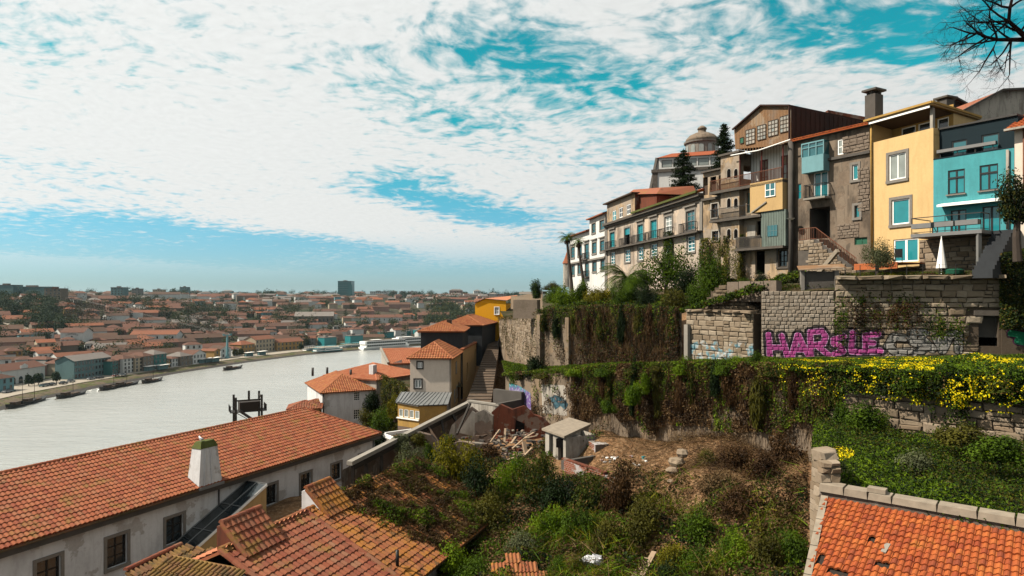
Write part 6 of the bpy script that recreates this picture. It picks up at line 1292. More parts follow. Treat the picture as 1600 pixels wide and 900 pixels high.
MB().beam(sf.p(uu0 + 2.0, .9, zg_ - .2), sf.p(uu0 + 4.3, 1.6, zg_ + 1.7), .22, .3).build('prop', 'granite_pale', tS); railing(tS, [fr.p(uu0, 1.2, zq), fr.p(uu0 + 1.4, 1.2, zq), fr.p(uu0 + 4.6, 1.2, zg_ + .3)], .9, .15, 'rust_metal', .03)
# ---- yellow house
fr = Frame(PE, PF); w = fr.len; t = thing('yellow_house', fr.p(2.4, -4, 1), 'clean pale yellow house with roof loggia and granite window frames', 'house')
zP = fr.px(1410, 211.5)[1]; W1 = fr.rect(1389, 240, 1416, 280.5); W2 = fr.rect(1393.5, 311, 1421.5, 350.5); DR = fr.rect(1396, 373, 1435, 409)
wall(t, fr, 0, w, 0, zP, 'wall_yellow', (W1, W2, DR)); window(t, fr, W1, 'white_paint', 'glass_grey', 2, 1, .1, .06, .1, 'granite', .2); window(t, fr, W2, 'white_paint', 'glass_sky_teal', 1, 1, .1, .06, .1, 'granite', .2); window(t, fr, DR, 'white_paint', 'glass_sky_teal', 2, 1, .12, .12, .09, name='patio_door')
body(t, fr, 0, w, 0, zP, 8, 'wall_yellow', sides=True); f_ = Frame(fr.p(0, -1.9, 0), fr.p(1, -1.9, 0)); lw = [(.9, 2.0, zP + .02, zP + 1.0), (2.2, 3.4, zP + .02, zP + 1.0), (3.6, 4.4, zP + .02, zP + 1.0)]
wall(t, f_, 0, w, zP - .4, zP + 1.75, 'wall_ochre', lw, name='loggia_wall'); MB().poly([fr.p(-.2, .3, zP + 1.40), fr.p(w, .3, zP + 1.40), fr.p(w, -1.9, zP + 1.1), fr.p(-.2, -1.9, zP + 1.1)]).build('soffit', 'brown_wood', t); [window(t, f_, r_, 'white_paint', 'glass_dark', 1, 1, .08) for r_ in lw]; zr = zP + 1.45  # brown soffit and ochre wall carry the loggia's shade in their colour
MB().fbox(fr, 0, .12, -1.9, 0, zP, zr).fbox(fr, 0, w, -1.9, -.01, zP - .5, zP - .4).build('loggia_side', 'wall_yellow', t); MB().fbox(fr, w - .25, w - .05, -.22, -.02, zP, zr).build('post', 'wall_pale', t)
MB().hexa([fr.p(-.25, .35, zr), fr.p(w + .2, .35, zr), fr.p(w + .2, -4.3, zr - .55), fr.p(-.25, -4.3, zr - .55), fr.p(-.25, .35, zr + .2), fr.p(w + .2, .35, zr + .2), fr.p(w + .2, -4.3, zr - .35), fr.p(-.25, -4.3, zr - .35)]).build('roof', 'wall_cream', t)
MB().beam(fr.p(-.25, .4, zr + .16), fr.p(w + .22, .4, zr + .16), .16, .14).beam(fr.p(w + .22, .4, zr + .16), fr.p(w + .22, -4.3, zr - .4), .12, .14).build('gutter', 'wall_ochre', t); MB().fbox(fr, -.1, w, .3, .36, zr - .16, zr - .02).build('blind', 'white_paint', t)
sdf = fr.side(w); MB().poly([sdf.p(1.9, 0, zP - 1), sdf.p(4.2, 0, zP - 1), sdf.p(4.2, 0, zr - .56), sdf.p(1.9, 0, zr - .3)]).build('upper_side_wall', 'wall_yellow', t)
pipe(t, [fr.p(.1, .12, zr), fr.p(.1, .12, zP - .3), fr.p(.16, .12, 3.0)], .07, 'wall_ochre'); q = fr.p(w - 1.2, -2.8, zr + .2); MB().box(q, (.8, .7, 1.5), .4).box(q + Vector((0, 0, .9)), (1.1, 1.0, .12), .4).build('chimney', 'concrete_dark', t)
# ---- blue house
fr = Frame(PF, PG); w = fr.len; t = thing('blue_house', fr.p(2.4, -4, 1), 'bright turquoise house with dark slate mansard and roof planter', 'house')
zB_ = fr.px(1523, 240)[1]; ww = [fr.rect(*r) for r in ((1481, 265, 1507.5, 303), (1530.5, 257, 1559.5, 297))]; dd = [fr.rect(*r) for r in ((1485.5, 328, 1510, 365), (1535, 322, 1563, 365))]
wall(t, fr, 0, w, 0, zB_, 'wall_blue', ww + dd); body(t, fr, 0, w, 0, zB_, 8, 'wall_blue')
for h in ww:
 o_ = window(t, fr, h, 'black_metal', 'glass_sky_teal', 2, 1, .1, .07, .07, sill=True); MB().fbox(fr, h[0], h[1], -.05, -.02, h[3] - .55, h[3] - .45).build('transom', 'black_metal', o_)
for h in dd: window(t, fr, h, 'black_metal', 'glass_sky_teal', 2, 1, .1, .08, .07, name='glass_door')
fm = Frame(fr.p(0, -.55, 0), fr.p(1, -.55, 0)); mw = [fm.rect(*r) for r in ((1487, 219, 1511, 247), (1533.5, 209, 1561, 239))]; zM = zB_ + 2.0
wall(t, fm, 0, w, zB_ - .1, zM, 'slate_teal', mw, name='mansard'); [window(t, fm, h, 'black_metal', 'glass', 1, 1, .1, .05, .07) for h in mw]; body(t, fm, 0, w, zB_ - .1, zM, 7, 'slate_teal', 'mansard_sides'); MB().fbox(fm, -.02, w, -7, .12, zM + .01, zM + .12).build('mansard_cap', 'dark_iron', t); MB().fbox(fr, 0, w, -.56, .02, zB_ + .003, zB_ + .08).build('ledge', 'slate_teal', t)
MB().fbox(fr, .15, w - 1.0, -.4, -.1, zB_ + .42, zB_ + .62).build('planter_rail', 'grey_paint', t); mb = MB(); [mb.fbox(fr, u_, u_ + .04, -.25, -.21, zB_ + .08, zB_ + .42) for u_ in (.3, 1.3, 2.3, w - 1.2)]; mb.build('rail_posts', 'dark_iron', t)
zaw = fr.px(1520, 317)[1]; MB().hexa([fr.p(.5, .7, zaw - .12), fr.p(w - .6, .7, zaw - .12), fr.p(w - .6, .02, zaw - .05), fr.p(.5, .02, zaw - .05), fr.p(.5, .7, zaw + .02), fr.p(w - .6, .7, zaw + .02), fr.p(w - .6, .02, zaw + .15), fr.p(.5, .02, zaw + .15)]).build('awning', 'white_paint', t); pipe(t, [fr.p(w - .3, .1, zB_ - .1), fr.p(w - .3, .1, 4)], .08, 'wall_pale'); MB().fbox(fr, 0.003, w, .003, .02, 0, 3.6).build('plinth', 'concrete_dark', t)
# raised deck with steps
zD = 3.9; td = thing('raised_deck', fr.p(2, 1.5, 1), 'raised grey deck with planter boxes in front of the turquoise house', 'deck'); uD = 3.75
MB().fbox(fr, -.2, uD, .03, 2.6, zD - .22, zD).build('deck_floor', 'grey_paint', td); mb = MB(); [mb.beam(fr.p(a_, 2.45, 1.0), fr.p(a_, 2.45, zD - .22), .2, .2) for a_ in (uD - .2,)]; mb.build('deck_post', 'far_grey', td)
railing(td, [fr.p(-.15, .1, zD), fr.p(-.15, 2.55, zD), fr.p(uD - .05, 2.55, zD), fr.p(uD - .05, 1.4, zD)], 1.0, 1.3, 'dark_iron', .03)
for u0_, u1_ in ((-.1, 1.05), (1.25, 2.3), (2.4, 3.6)): MB().fbox(fr, u0_, u1_, 2.3, 2.75, zD + .32, zD + .62).build('planter_box', 'grey_paint', td)
for i in range(10): MB().fbox(fr, uD + .05, w + .35, 1.2 + i * .28, 1.2 + (i + 1) * .28, 1.0, zD - (i + 1) * .24).build('step', 'slate', td)
MB().fbox(fr, uD + .05, w + .35, .03, 1.2, 1.0, zD - .02).build('landing', 'slate', td)
tw = thing('under_deck_wall', fr.p(1.5, .8, 0), 'brown rubble wall in the shade under the raised deck', 'wall'); fu = Frame(fr.p(0, .55, 0), fr.p(1, .55, 0)); MB().fbox(fu, -.6, uD, -.5, 0, .5, zD - .25).build('core', 'concrete_dark', tw); stones(tw, fu, -.6, uD, 1.2, zD - .26, 'rubble_warm', (.2, .35), (.3, .7), .07, 120)
tt = thing('garden_table', fr.p(1.2, 1.2, zD), 'small dark table with chairs on the raised deck', 'table'); MB().fbox(fr, .6, 1.8, .9, 1.7, zD + .7, zD + .75).build('table_top', 'dark_wood', tt); mb = MB(); [mb.fbox(fr, a_, a_ + .05, b_, b_ + .05, zD, zD + .7) for a_ in (.65, 1.7) for b_ in (.95, 1.6)]; mb.build('legs', 'dark_wood', tt)
# ---- cream house at the right edge and roofs behind
fr = Frame(PG, (33.4, 34.6)); w = fr.len; t = thing('cream_house', fr.p(3, -4, 1), 'cream house with brown drainpipe at the right edge', 'house'); zC = 9.9
wall(t, fr, 0.02, w, 0, zC, 'wall_beige', ((.9, 1.7, 4.0, 6.4),)); window(t, fr, (.9, 1.7, 4.0, 6.4), 'white_paint', 'glass', 1, 3, .1); body(t, fr, .02, w, 0, zC, 8, 'wall_beige'); Vr = (-fr.N * 4 + fr.Z * 1.9).normalized(); tiled(t, fr.p(-.3, .5, zC), fr.U, Vr, [(0, 0), (w + .3, 0), (w + .3, 4.4), (0, 4.4)], 'tile_orange', .26, .36, 60, name='roof'); MB().beam(fr.p(-.3, .55, zC), fr.p(w, .55, zC), .15, .12).build('gutter', 'wall_pale', t); pipe(t, [fr.p(.55, .1, zC), fr.p(.55, .1, 5)], .07, 'rust_metal')
def gabled_back(px0, px1, pyt, Y, label, wm, rm, peak, side=3.0):
 a_ = P(px0, pyt, Y); b_ = P(px1, pyt, Y + .5); f_ = Frame(a_.xy, b_.xy); t = thing('rear_house', f_.p(2, -3, a_.z - 8), label, 'house', 'houses behind the row'); pk = f_.px(*peak)
 wall(t, f_, 0, f_.len, a_.z - 8, a_.z, wm, top=[(f_.len, f_.px(px1, peak[1] - 3)[1] if side else a_.z), pk]); e = Vector((0, 0, .05)); L0 = f_.p(0, .3, a_.z) + e; Pk = f_.p(pk[0], .3, pk[1]) + e; Rr = f_.p(f_.len, .3, f_.px(px1, peak[1] - 3)[1] if side else a_.z) + e; bk = -f_.N * 8
 MB().poly([L0, Pk, Pk + bk, L0 + bk]).poly([Pk, Rr, Rr + bk, Pk + bk]).build('roof', rm, t); MB().beam(L0, Pk, .2, .15).beam(Pk, Rr, .2, .15).build('verge', 'concrete_dark', t); body(t, f_, 0, f_.len, a_.z - 8, a_.z, 8, wm); return t, f_
gabled_back(1496, 1625, 178, 52, 'white gabled house with grey end wall behind the blue mansard', 'wall_pale', 'tile_near', (1562, 143))
gabled_back(1474, 1518, 168, 62, 'brown gabled house peeping behind the yellow house', 'rust_dark', 'tile_near', (1490, 155), 0)
# ================================================================ GROUND, TERRACES AND RETAINING WALLS
GA = np.array([(5.8, 37, -9.3), (6.1, 42, -9.0), (11, 38, -8.4), (13, 30, -7.7), (9.2, 24, -9.9), (5.2, 27, -11.1), (1.3, 28, -11.6), (-2.9, 30, -12.4), (-1.8, 38, -11.2), (3.2, 42, -10.4), (3.4, 38.5, -10.5), (0, 46, -11.0), (-1.5, 52, -11.2), (-4.5, 60, -12.4), (-9, 60, -14.5), (-9, 50, -15), (-9, 40, -16.5), (-13, 32, -18.5), (-24, 31, -20), (-11, 58, -18), (-16, 75, -20), (-40, 80, -32), (-58, 100, -44.5), (-60, 30, -44), (-75, 60, -47), (-75, 140, -47), (-35, 140, -42), (-20, 110, -24), (-4, 75, -12), (-3, 95, -8.5), (3, 100, -8), (0, 10, -14), (10, 10, -12), (-20, 10, -20), (20, 20, -8), (20, 40, -9), (30, 40, -9), (40, 60, -5), (20, 80, -5), (12, 60, -9), (8, 48, -9.6), (30, 120, -3), (10, 33, -8.6), (7, 31, -10.2), (4, 33, -11.0), (40, 10, -12)], float)
def hz(x, y):
 x = np.asarray(x, float); y = np.asarray(y, float); sh = x.shape; x = x.ravel(); y = y.ravel()
 d = (x[:, None] - GA[:, 0]) ** 2 + (y[:, None] - GA[:, 1]) ** 2 + .6; w_ = d ** -1.6
 z = (w_ * GA[:, 2]).sum(1) / w_.sum(1) + (fbm(x, y, 3.2, 4) - .5) * .9 + (fbm(x, y, .9, 8) - .5) * .28
 return z.reshape(sh)
def hz1(x, y): return float(hz(np.array([x]), np.array([y]))[0])
xs = np.concatenate([np.arange(-80, -14, 2.0), np.arange(-14, 24, .4), np.arange(24, 62, 2.0)]); ys = np.concatenate([np.arange(2, 20, 2.0), np.arange(20, 66, .4), np.arange(66, 150, 2.0)])
X, Yg = np.meshgrid(xs, ys); nx, ny = len(xs), len(ys); V = np.stack([X.ravel(), Yg.ravel(), hz(X, Yg).ravel()], 1)
ii = (np.arange(ny - 1)[:, None] * nx + np.arange(nx - 1)[None]).ravel(); Fq = np.stack([ii, ii + 1, ii + nx + 1, ii + nx], 1)
g = newmat('soil'); p = pos(g)
c1 = g.mix(g.step(g.noise(p, .35, 5, .65), .4, .62), (.30, .165, .08), (.15, .085, .042)); c1 = g.mix(g.step(g.noise(p, 3.5, 5, .75), .48, .62), c1, (.38, .24, .13)); c1 = g.mix(g.step(g.noise(p, 9, 4, .7), .55, .7), c1, (.05, .032, .02)); finish(g, c1, .95, g.noise(p, 6, 6, .75), .9, .12, .1)
tag(put('hillside', np_mesh('hillside', V, Fq, 'soil', None, True)), kind='structure', label='brown earth slope below the terraces')
L1 = [(-1.75, 92, -7.5, -3.2), (2.5, 66, -7.2, -1.8), (8.2, 57, -5.9, -1.2), (12.5, 49, -4.9, -1.3), (16.1, 43, -4.05, .3), (28.3, 38.5, -3.3, 1.12), (32.5, 36.95, -3.2, 1.15)]
L2 = [(-.6, 61, -7.4, -11.3), (4.8, 50, -5.7, -10.2), (8.65, 45, -4.85, -9.9), (11.8, 41, -4.35, -9.4), (16.6, 34.5, -3.85, -8.3), (19.4, 31, -3.8, -7.6), (24.5, 26.0, -3.7, -7.4)]
def along(L, k):                                   # interpolate a polyline of tuples at 0..1 by x-index
 f = k * (len(L) - 1); i = min(int(f), len(L) - 2); f -= i; return [L[i][j] + (L[i + 1][j] - L[i][j]) * f for j in range(4)]
LB2 = [(-1.2, 75, -7.3, -2.6)] + [L1[1], L1[2], L1[3], L1[4], (22, 40.8, -3.7, 1), L1[6]]
g = newmat('garden_soil'); p = pos(g); c1 = g.mix(g.step(g.noise(p, .8, 5, .65), .42, .6), (.035, .040, .014), (.075, .052, .028)); finish(g, c1, .95, g.noise(p, 6, 5), .8, .1, .1)
NS = 60; rows = 7; V = []
for j in range(rows):
 for i in range(NS):
  a = along(L2, i / (NS - 1)); b = along(LB2, i / (NS - 1)); t_ = j / (rows - 1); V.append((a[0] + (b[0] - a[0]) * t_, a[1] + (b[1] - a[1]) * t_, a[2] + (b[2] - a[2]) * t_ + .02))
V = np.array(V); V[:, 2] += (fbm(V[:, 0], V[:, 1], 1.2, 3) - .5) * .25
ii = (np.arange(rows - 1)[:, None] * NS + np.arange(NS - 1)[None]).ravel(); T2M = V.copy()
tag(put('lower_terrace', np_mesh('lower_terrace', V, np.stack([ii, ii + 1, ii + NS + 1, ii + NS], 1), 'garden_soil', None, True)), kind='structure', label='grassy ledge between the two retaining walls')
FAC = [(8.0, 112, 0, .2), (9.4, 108, 0, .2), (12.6, 89, 0, .6), (17.8, 62, 0, 1.0), (22.6, 53.5, 0, 1.4), (25.9, 48, 0, 2.1), (27.6, 43.6, 0, 2.0), (33, 36, 0, 1.8)]
L1b = [(-3, 104, 0, -1.5)] + [(a, b, 0, d) for a, b, c, d in L1[0:1]] + [(a, b, 0, d) for a, b, c, d in L1[1:4]] + [(16.1, 43, 0, .2), (28.3, 38.5, 0, 1.0), (32.5, 36.95, 0, 1.05)]
V = []
for j in range(9):
 for i in range(NS):
  a = along(L1b, i / (NS - 1)); b = along(FAC, i / (NS - 1)); t_ = j / 8; k = .06 + t_ * 1.02; V.append((a[0] + (b[0] - a[0]) * k, a[1] + (b[1] - a[1]) * k, a[3] + (b[3] - a[3]) * t_))
V = np.array(V); V[:, 2] += (fbm(V[:, 0], V[:, 1], 2, 6) - .5) * .4; T1M = V.copy()
ii = (np.arange(8)[:, None] * NS + np.arange(NS - 1)[None]).ravel()
tag(put('upper_garden', np_mesh('upper_garden', V, np.stack([ii, ii + 1, ii + NS + 1, ii + NS], 1), 'garden_soil', None, True)), kind='structure', label='garden strip in front of the old houses')
# ---- painted upper wall of rubble stones
FW = Frame((16.1, 43.0), (28.3, 38.5)); GRAF['fr'] = FW
def st(*pts): q = [FW.px(*p_) for p_ in pts]; return list(zip(q, q[1:]))
pink = st((1201, 523), (1203, 558)) + st((1221, 525), (1231, 558)) + st((1203, 543), (1225, 543)) + st((1246, 524), (1237, 558)) + st((1247, 524), (1264, 557)) + st((1240, 546), (1257, 546)) + st((1267, 555), (1266, 519), (1284, 517), (1290, 526), (1286, 537), (1270, 540)) + st((1277, 540), (1295, 555)) + st((1318, 526), (1303, 530), (1303, 537), (1313, 541), (1317, 549), (1304, 553)) + st((1332, 520), (1330, 549), (1344, 550)) + st((1372, 522), (1352, 524), (1352, 549), (1375, 548)) + st((1352, 535), (1364, 536))
silver = st((1412, 528), (1396, 526), (1387, 540), (1398, 550), (1424, 549)) + st((1444, 520), (1424, 519), (1426, 534), (1447, 543), (1432, 552)) + st((1462, 528), (1472, 547), (1483, 524), (1497, 521), (1497, 547)) + st((1440, 530), (1456, 545))
green_ = st((1578, 504), (1596, 503), (1612, 510)) + st((1580, 521), (1612, 526)) + st((1590, 533), (1612, 536))
GRAF['words'] = [dict(strokes=pink, r=.20, o=.16, line_c=(.012, .01, .014), fill=(.44, .075, .27), fill2=(.22, .035, .15), rim=(.6, .45, .65)), dict(strokes=silver, r=.22, o=.06, line_c=(.012, .012, .012), fill=(.27, .26, .24), fill2=(.17, .16, .15)), dict(strokes=green_, r=.20, o=.06, line_c=(.06, .012, .05), fill=(.008, .16, .075), fill2=(.02, .24, .12))]
RUB = ((.31, .245, .175), (.19, .14, .092), (.40, .335, .255), (.245, .185, .12))
stonemat('rubble_old', RUB, .65, graffiti, 1); stonemat('rubble_new', ((.36, .30, .235), (.43, .37, .305), (.30, .245, .19), (.40, .33, .255)), .18, graffiti, 3); stonemat('rubble_dark', ((.20, .15, .10), (.13, .095, .062), (.26, .21, .15)), .7, None, 5)
g = newmat('mortar'); p = pos(g); c1 = graffiti(g, p, g.mix(g.noise(p, 4, 4), (.13, .10, .072), (.075, .056, .04)), g.noise(p, 7, 5)); finish(g, c1, .95, g.noise(p, 14, 4), .5, .02, .1)
uN = FW.px(1305, 500)[0]; zT1 = FW.px(1250, 455)[1]; zT2 = FW.px(1440, 437)[1]; door = FW.rect(1529, 493, 1560, 541)
t = thing('rubble_wall', FW.p(2, -.3, -4.2), 'pale newer rubble wall panel behind the pink painted letters', 'wall'); MB().fbox(FW, 0, uN, -.6, 0, -4.3, zT1).build('wall_core', 'mortar', t); stones(t, FW, .02, uN - .02, -4.0, zT1, 'rubble_new', (.19, .27), (.2, .34), .06, 300, seed=11, joint=.018)
wt = thing('rubble_wall', FW.p(8, -.3, -4.2), 'long old rubble wall with walled-up door and silver lettering', 'wall'); wall(wt, FW, uN, FW.len, -4.3, zT2, 'mortar', (door,), .5, 'wall_core'); MB().fbox(FW, uN, FW.len, -.7, -.02, zT2 + .003, zT2 + .06).build('wall_top', 'mortar', wt)
stones(wt, FW, uN + .02, FW.len, -3.9, zT2, 'rubble_old', (.22, .50), (.26, .9), .13, 300, seed=12, skip=[(door[0] - .2, door[1] + .2, door[2] - 1, door[3] + .25)])
stones(wt, Frame(FW.p(0, .06, 0), FW.p(1, .06, 0)), uN + .02, FW.len, zT2 - .02, zT2 + .26, 'rubble_old', (.28, .3), (.7, 1.3), .75, 30, name='coping_stone', seed=14)
MB().fbox(FW, door[0] - .25, door[1] + .3, .003, .16, door[3], door[3] + .3).build('lintel', 'granite_dark', wt); window(wt, FW, (door[0], door[1], door[2] + .5, door[3]), 'concrete_dark', 'concrete_dark', 1, 1, .35, .05, .1, name='blocked_door'); void_hole(wt, FW, (door[0], door[1], door[2], door[2] + .5), 1.2)
FX = Frame((28.3, 38.5), (32.5, 36.95)); t = thing('concrete_wall', FX.p(2, -.3, -4), 'plain concrete wall with green painted shape at the right edge', 'wall'); MB().fbox(FX, 0, FX.len, -.5, .03, -4.2, .9).build('wall_core', 'mortar', t); MB().fbox(FX, 0, FX.len, .035, .06, -4.2, -.4).build('render_coat', 'mortar', t)
# ---- middle piece of block wall with white and blue paint marks
g = None
def paintmarks(gr, p0, col, n):
 k = gr.step(gr.noise(p0, 1.1, 4, .7), .50, .56); zz = gr.n('ShaderNodeSeparateXYZ', (p0,), out=2); low = gr.m('SUBTRACT', 1.0, gr.step(zz, -3.4, -2.9)); c = gr.mix(gr.step(gr.noise(p0, 3.1, 3), .45, .55), (.40, .43, .44), (.08, .26, .34)); return gr.mix(gr.m('MULTIPLY', gr.m('MULTIPLY', k, low), .7), col, c)
stonemat('rubble_marked', RUB, .6, paintmarks, 7)
FM = Frame((12.7, 48.4), (16.0, 43.2)); um = FM.px(1073, 530)[0]; ue = FM.px(1178, 530)[0]; t = thing('block_wall', FM.p(3, -.3, -4.8), 'squared stone wall with white and blue paint marks', 'wall'); zt = FM.px(1130, 489)[1]; MB().fbox(FM, um, ue, -.8, 0, -5.0, zt).build('wall_core', 'mortar', t); stones(t, FM, um, ue, -4.9, zt, 'rubble_marked', (.3, .42), (.35, .75), .09, 160, seed=21)
MB().fbox(FM, um + .1, um + .45, .12, .4, -5.0, zt - .9).build('pillar', 'concrete', t); stones(t, Frame(FM.p(0, -.2, 0), FM.p(1, -.2, 0)), um, ue, zt, zt + .22, 'rubble_warm', (.2, .22), (.5, 1.0), .6, 20, name='coping_stone', seed=22)
FR_ = Frame((13.6, 48.4), (16.9, 44.2)); t = thing('ruined_wall', FR_.p(2, -.5, -1.5), 'stepped crumbling stone wall above the block wall', 'ruin'); zr0 = -1.6
def ruin_top(u): x = 800 + F * FR_.p(u, 0, 0).x / FR_.p(u, 0, 0).y; return float(np.interp(x, [1096, 1106, 1116, 1126, 1140, 1146, 1158, 1176, 1192], [-1.1, -.2, .45, .75, .7, .2, -.2, -.7, -1.0]))
mb = MB(); n_ = 16
for i in range(n_): u0_ = FR_.len * i / n_; u1_ = FR_.len * (i + 1) / n_; mb.fbox(FR_, u0_, u1_, -.7 - (i % 2) * .004, 0, -2, ruin_top((u0_ + u1_) / 2))
mb.build('wall_core', 'mortar', t); stones(t, FR_, 0, FR_.len, zr0, .9, 'rubble_dark', (.22, .34), (.3, .6), .12, 120, seed=23, topf=lambda u: ruin_top(u) + .05)
# ---- upper retaining wall, vine clad part, and the stretch beside the steps
def retain(name, pts, label, mat, cap='concrete', th=.8):
 t = thing(name, (pts[0][0], pts[0][1], min(pts[0][2:])), label, 'wall')
 for (x0, y0, a0_, b0_), (x1, y1, a1_, b1_) in zip(pts, pts[1:]):
  f_ = Frame((x0, y0), (x1, y1)); l = f_.len; n_ = max(1, int(l / 1.2)); mb = MB(); lo0, hi0, lo1, hi1 = min(a0_, b0_), max(a0_, b0_), min(a1_, b1_), max(a1_, b1_)
  for i in range(n_):
   k0, k1 = i / n_, (i + 1) / n_; zl0 = lo0 + (lo1 - lo0) * k0 - 1.5; zl1 = lo0 + (lo1 - lo0) * k1 - 1.5; zh0 = hi0 + (hi1 - hi0) * k0; zh1 = hi0 + (hi1 - hi0) * k1
   p_ = f_.p; mb.poly([p_(l * k0, 0, zl0), p_(l * k1, 0, zl1), p_(l * k1, 0, zh1), p_(l * k0, 0, zh0)]).poly([p_(l * k0, 0, zh0), p_(l * k1, 0, zh1), p_(l * k1, -th, zh1), p_(l * k0, -th, zh0)])
  mb.build('wall_face', mat, t)
 return t
retain('stepside_wall', [L1[0], (.3, 77, -9.8, -2.5), L1[1]], 'tall beige rubble wall rising right of the steps', 'wall_retain')
t = retain('garden_wall', L1[1:4], 'vine covered retaining wall under the palm garden', 'wall_retain')
f_ = Frame(L1[1][:2], L1[2][:2]); [MB().fbox(f_, u_, u_ + .5, .005, .45, -8, -1.9 - k * .1).build('buttress', 'wall_retain', t) for k, u_ in enumerate((.6, 5.2))]
fs_ = Frame((.3, 77), L1[1][:2]); stones(bpy.data.objects['stepside_wall'], fs_, .1, fs_.len - .1, -7.4, -2.4, 'rubble_warm', (.28, .42), (.35, .8), .06, 220, seed=31)
f_ = Frame(L1[0][:2], (.3, 77)); stones(bpy.data.objects['stepside_wall'], f_, .1, f_.len - .1, -7.0, -3.2, 'rubble_warm', (.4, .6), (.5, 1.2), .06, 60, seed=32)
# small parapet and hut wall at its top
t = thing('parapet', P(800, 470, 84), 'low stone parapet behind the top of the beige wall', 'wall'); f_ = Frame(P(798, 470, 90).xy, P(848, 470, 76).xy); wall(t, f_, 0, f_.len, -1.8, -.05, 'wall_retain', top=[(f_.len, .45), (f_.len * .1, -.1)]); MB().fbox(f_, f_.len * .3, f_.len, -.5, .02, .2, .5).build('coping', 'granite', t)
t = thing('block_pier', P(822, 485, 68), 'square concrete block at the corner of the vine wall', 'pier'); MB().box(P(823, 483, 67.5), (2.6, .9, 1.9), -.4).build('block', 'rubble_grey', t)
# ---- lower retaining wall
t = retain('lower_wall', [L2[0], L2[1], L2[2], L2[3], L2[4]], 'lower retaining wall hidden under hanging brown creeper', 'wall_retain')
f_ = Frame(L2[0][:2], L2[1][:2])
g = newmat('spray_paint'); p = pos(g); zz = g.n('ShaderNodeSeparateXYZ', (p,), out=2); st_n = g.noise(g.mapv(p, (3, 3, .5)), 1.0, 4, .7)
c1 = g.mix(g.step(g.m('ADD', zz, g.m('MULTIPLY', st_n, 1.6)), -7.6, -7.0), (.17, .11, .30), (.02, .28, .30)); c1 = g.mix(g.step(g.noise(p, 4, 3), .52, .6), c1, (.36, .36, .48)); finish(g, c1, .7, st_n, .2, .01, .2)
u0_, z0_ = f_.px(796, 640); pts = [f_.px(*q_) for q_ in ((796, 598), (812, 603), (829, 614), (831, 645), (815, 640), (797, 636))]; MB().poly([f_.p(u, .03, z) for u, z in pts]).build('painted_panel', 'spray_paint', t)
g = newmat('painted_bird'); p = pos(g); c1 = g.mix(g.step(g.noise(p, 2.2, 3), .45, .55), (.015, .05, .07), (.05, .13, .17)); c1 = g.mix(g.step(g.noise(p, 5, 3), .62, .68), c1, (.30, .10, .04)); finish(g, c1, .8, None)
pts = [f_.px(*q_) for q_ in ((858, 622), (868, 617), (880, 622), (888, 631), (884, 641), (876, 634), (868, 640), (864, 630))]; MB().poly([f_.p(u, .03, z) for u, z in pts]).build('painted_patch', 'painted_bird', t)
pts = [f_.px(*q_) for q_ in ((846, 600), (884, 602), (886, 650), (848, 645))]; MB().poly([f_.p(u, .015, z) for u, z in pts]).build('pale_render', 'wall_pale', t)
FLW = Frame(L2[4][:2], L2[6][:2]); t = thing('rubble_wall', FLW.p(4, -.3, -7.5), 'shaded rubble wall under the yellow flowers', 'wall'); MB().fbox(FLW, -.2, FLW.len, -.8, 0, -8.8, -3.9).build('wall_core', 'mortar', t); stones(t, FLW, -.2, FLW.len - 1.5, -7.6, -4.1, 'rubble_warm', (.28, .5), (.4, .95), .12, 220, seed=41)
# ---- bed, pier, coping and the orange roof at bottom right
BED = [(9.95, 21.2), (10.3, 22.6), (12.6, 28), (15.6, 34.2), (25, 25.5), (25, 14), (15.2, 16.3)]
mb = MB(); mb.poly([(x, y, -6.75) for x, y in BED][::-1]); ob = mb.build('garden_bed', 'garden_soil'); tag(ob, kind='structure', label='overgrown bed behind the coping of the orange roof')
mb = MB(); [mb.poly([(x0, y0, -6.75), (x1, y1, -6.75), (x1, y1, -9.5), (x0, y0, -9.5)]) for (x0, y0), (x1, y1) in zip(BED[:3], BED[1:4])]; ob = mb.build('bed_edge_wall', 'wall_retain'); tag(ob, 'rough edge wall holding up the overgrown bed', 'wall')
t = thing('stone_pier', (10.1, 21.9, -9), 'rough stacked stone pier beside the orange roof', 'pier'); rs_ = random.Random(3); z = -8.2; ST = stone_meshes('rubble_warm', 5, 77)
for i in range(13):
 h_ = rs_.uniform(.16, .32)
 for j in range(2 if z > -7.3 else 2): piece('stone', rs_.choice(ST), t, basis(Vector((9.93 + j * .30 + rs_.uniform(-.04, .04) + max(0, z + 6.6) * .1, 21.55 + rs_.uniform(-.05, .05), z + h_ / 2)), Vector((.28 + .12 * rs_.random(), .0, 0)), Vector((0, .34, 0)), Vector((0, 0, h_ * 1.05))))
 MB().box((10.12 + max(0, z + 6.6) * .1, 21.95, z + h_ / 2), (.36, .5, h_ * .9), .1 * rs_.random()).build('core_block', 'rubble_warm', t); z += h_
for i in range(7): k = i / 6; piece('stone', rs_.choice(ST), t, basis(Vector((10.25 + 1.4 * k, 22.2 + 2.9 * k, -5.25 - .9 * k + rs_.uniform(0, .1))), Vector((.6, .2, 0)), Vector((-.15, .5, 0)), Vector((0, 0, .32))))
A_ = PZ(1280, 757, -6.0); B_ = PZ(1600, 812, -6.0); dC = (B_ - A_).normalized(); nC = Vector((dC.y, -dC.x, 0)); t = thing('coping_wall', A_ + dC * 3 + Vector((0, 0, -2)), 'wall with pale granite coping above the orange roof', 'wall'); fC = Frame(A_, B_); u_ = 0; rs_ = random.Random(8)
MB().fbox(fC, 0, 9, -.42, -.04, -9, -6.2).build('wall_core', 'wall_ruin', t)
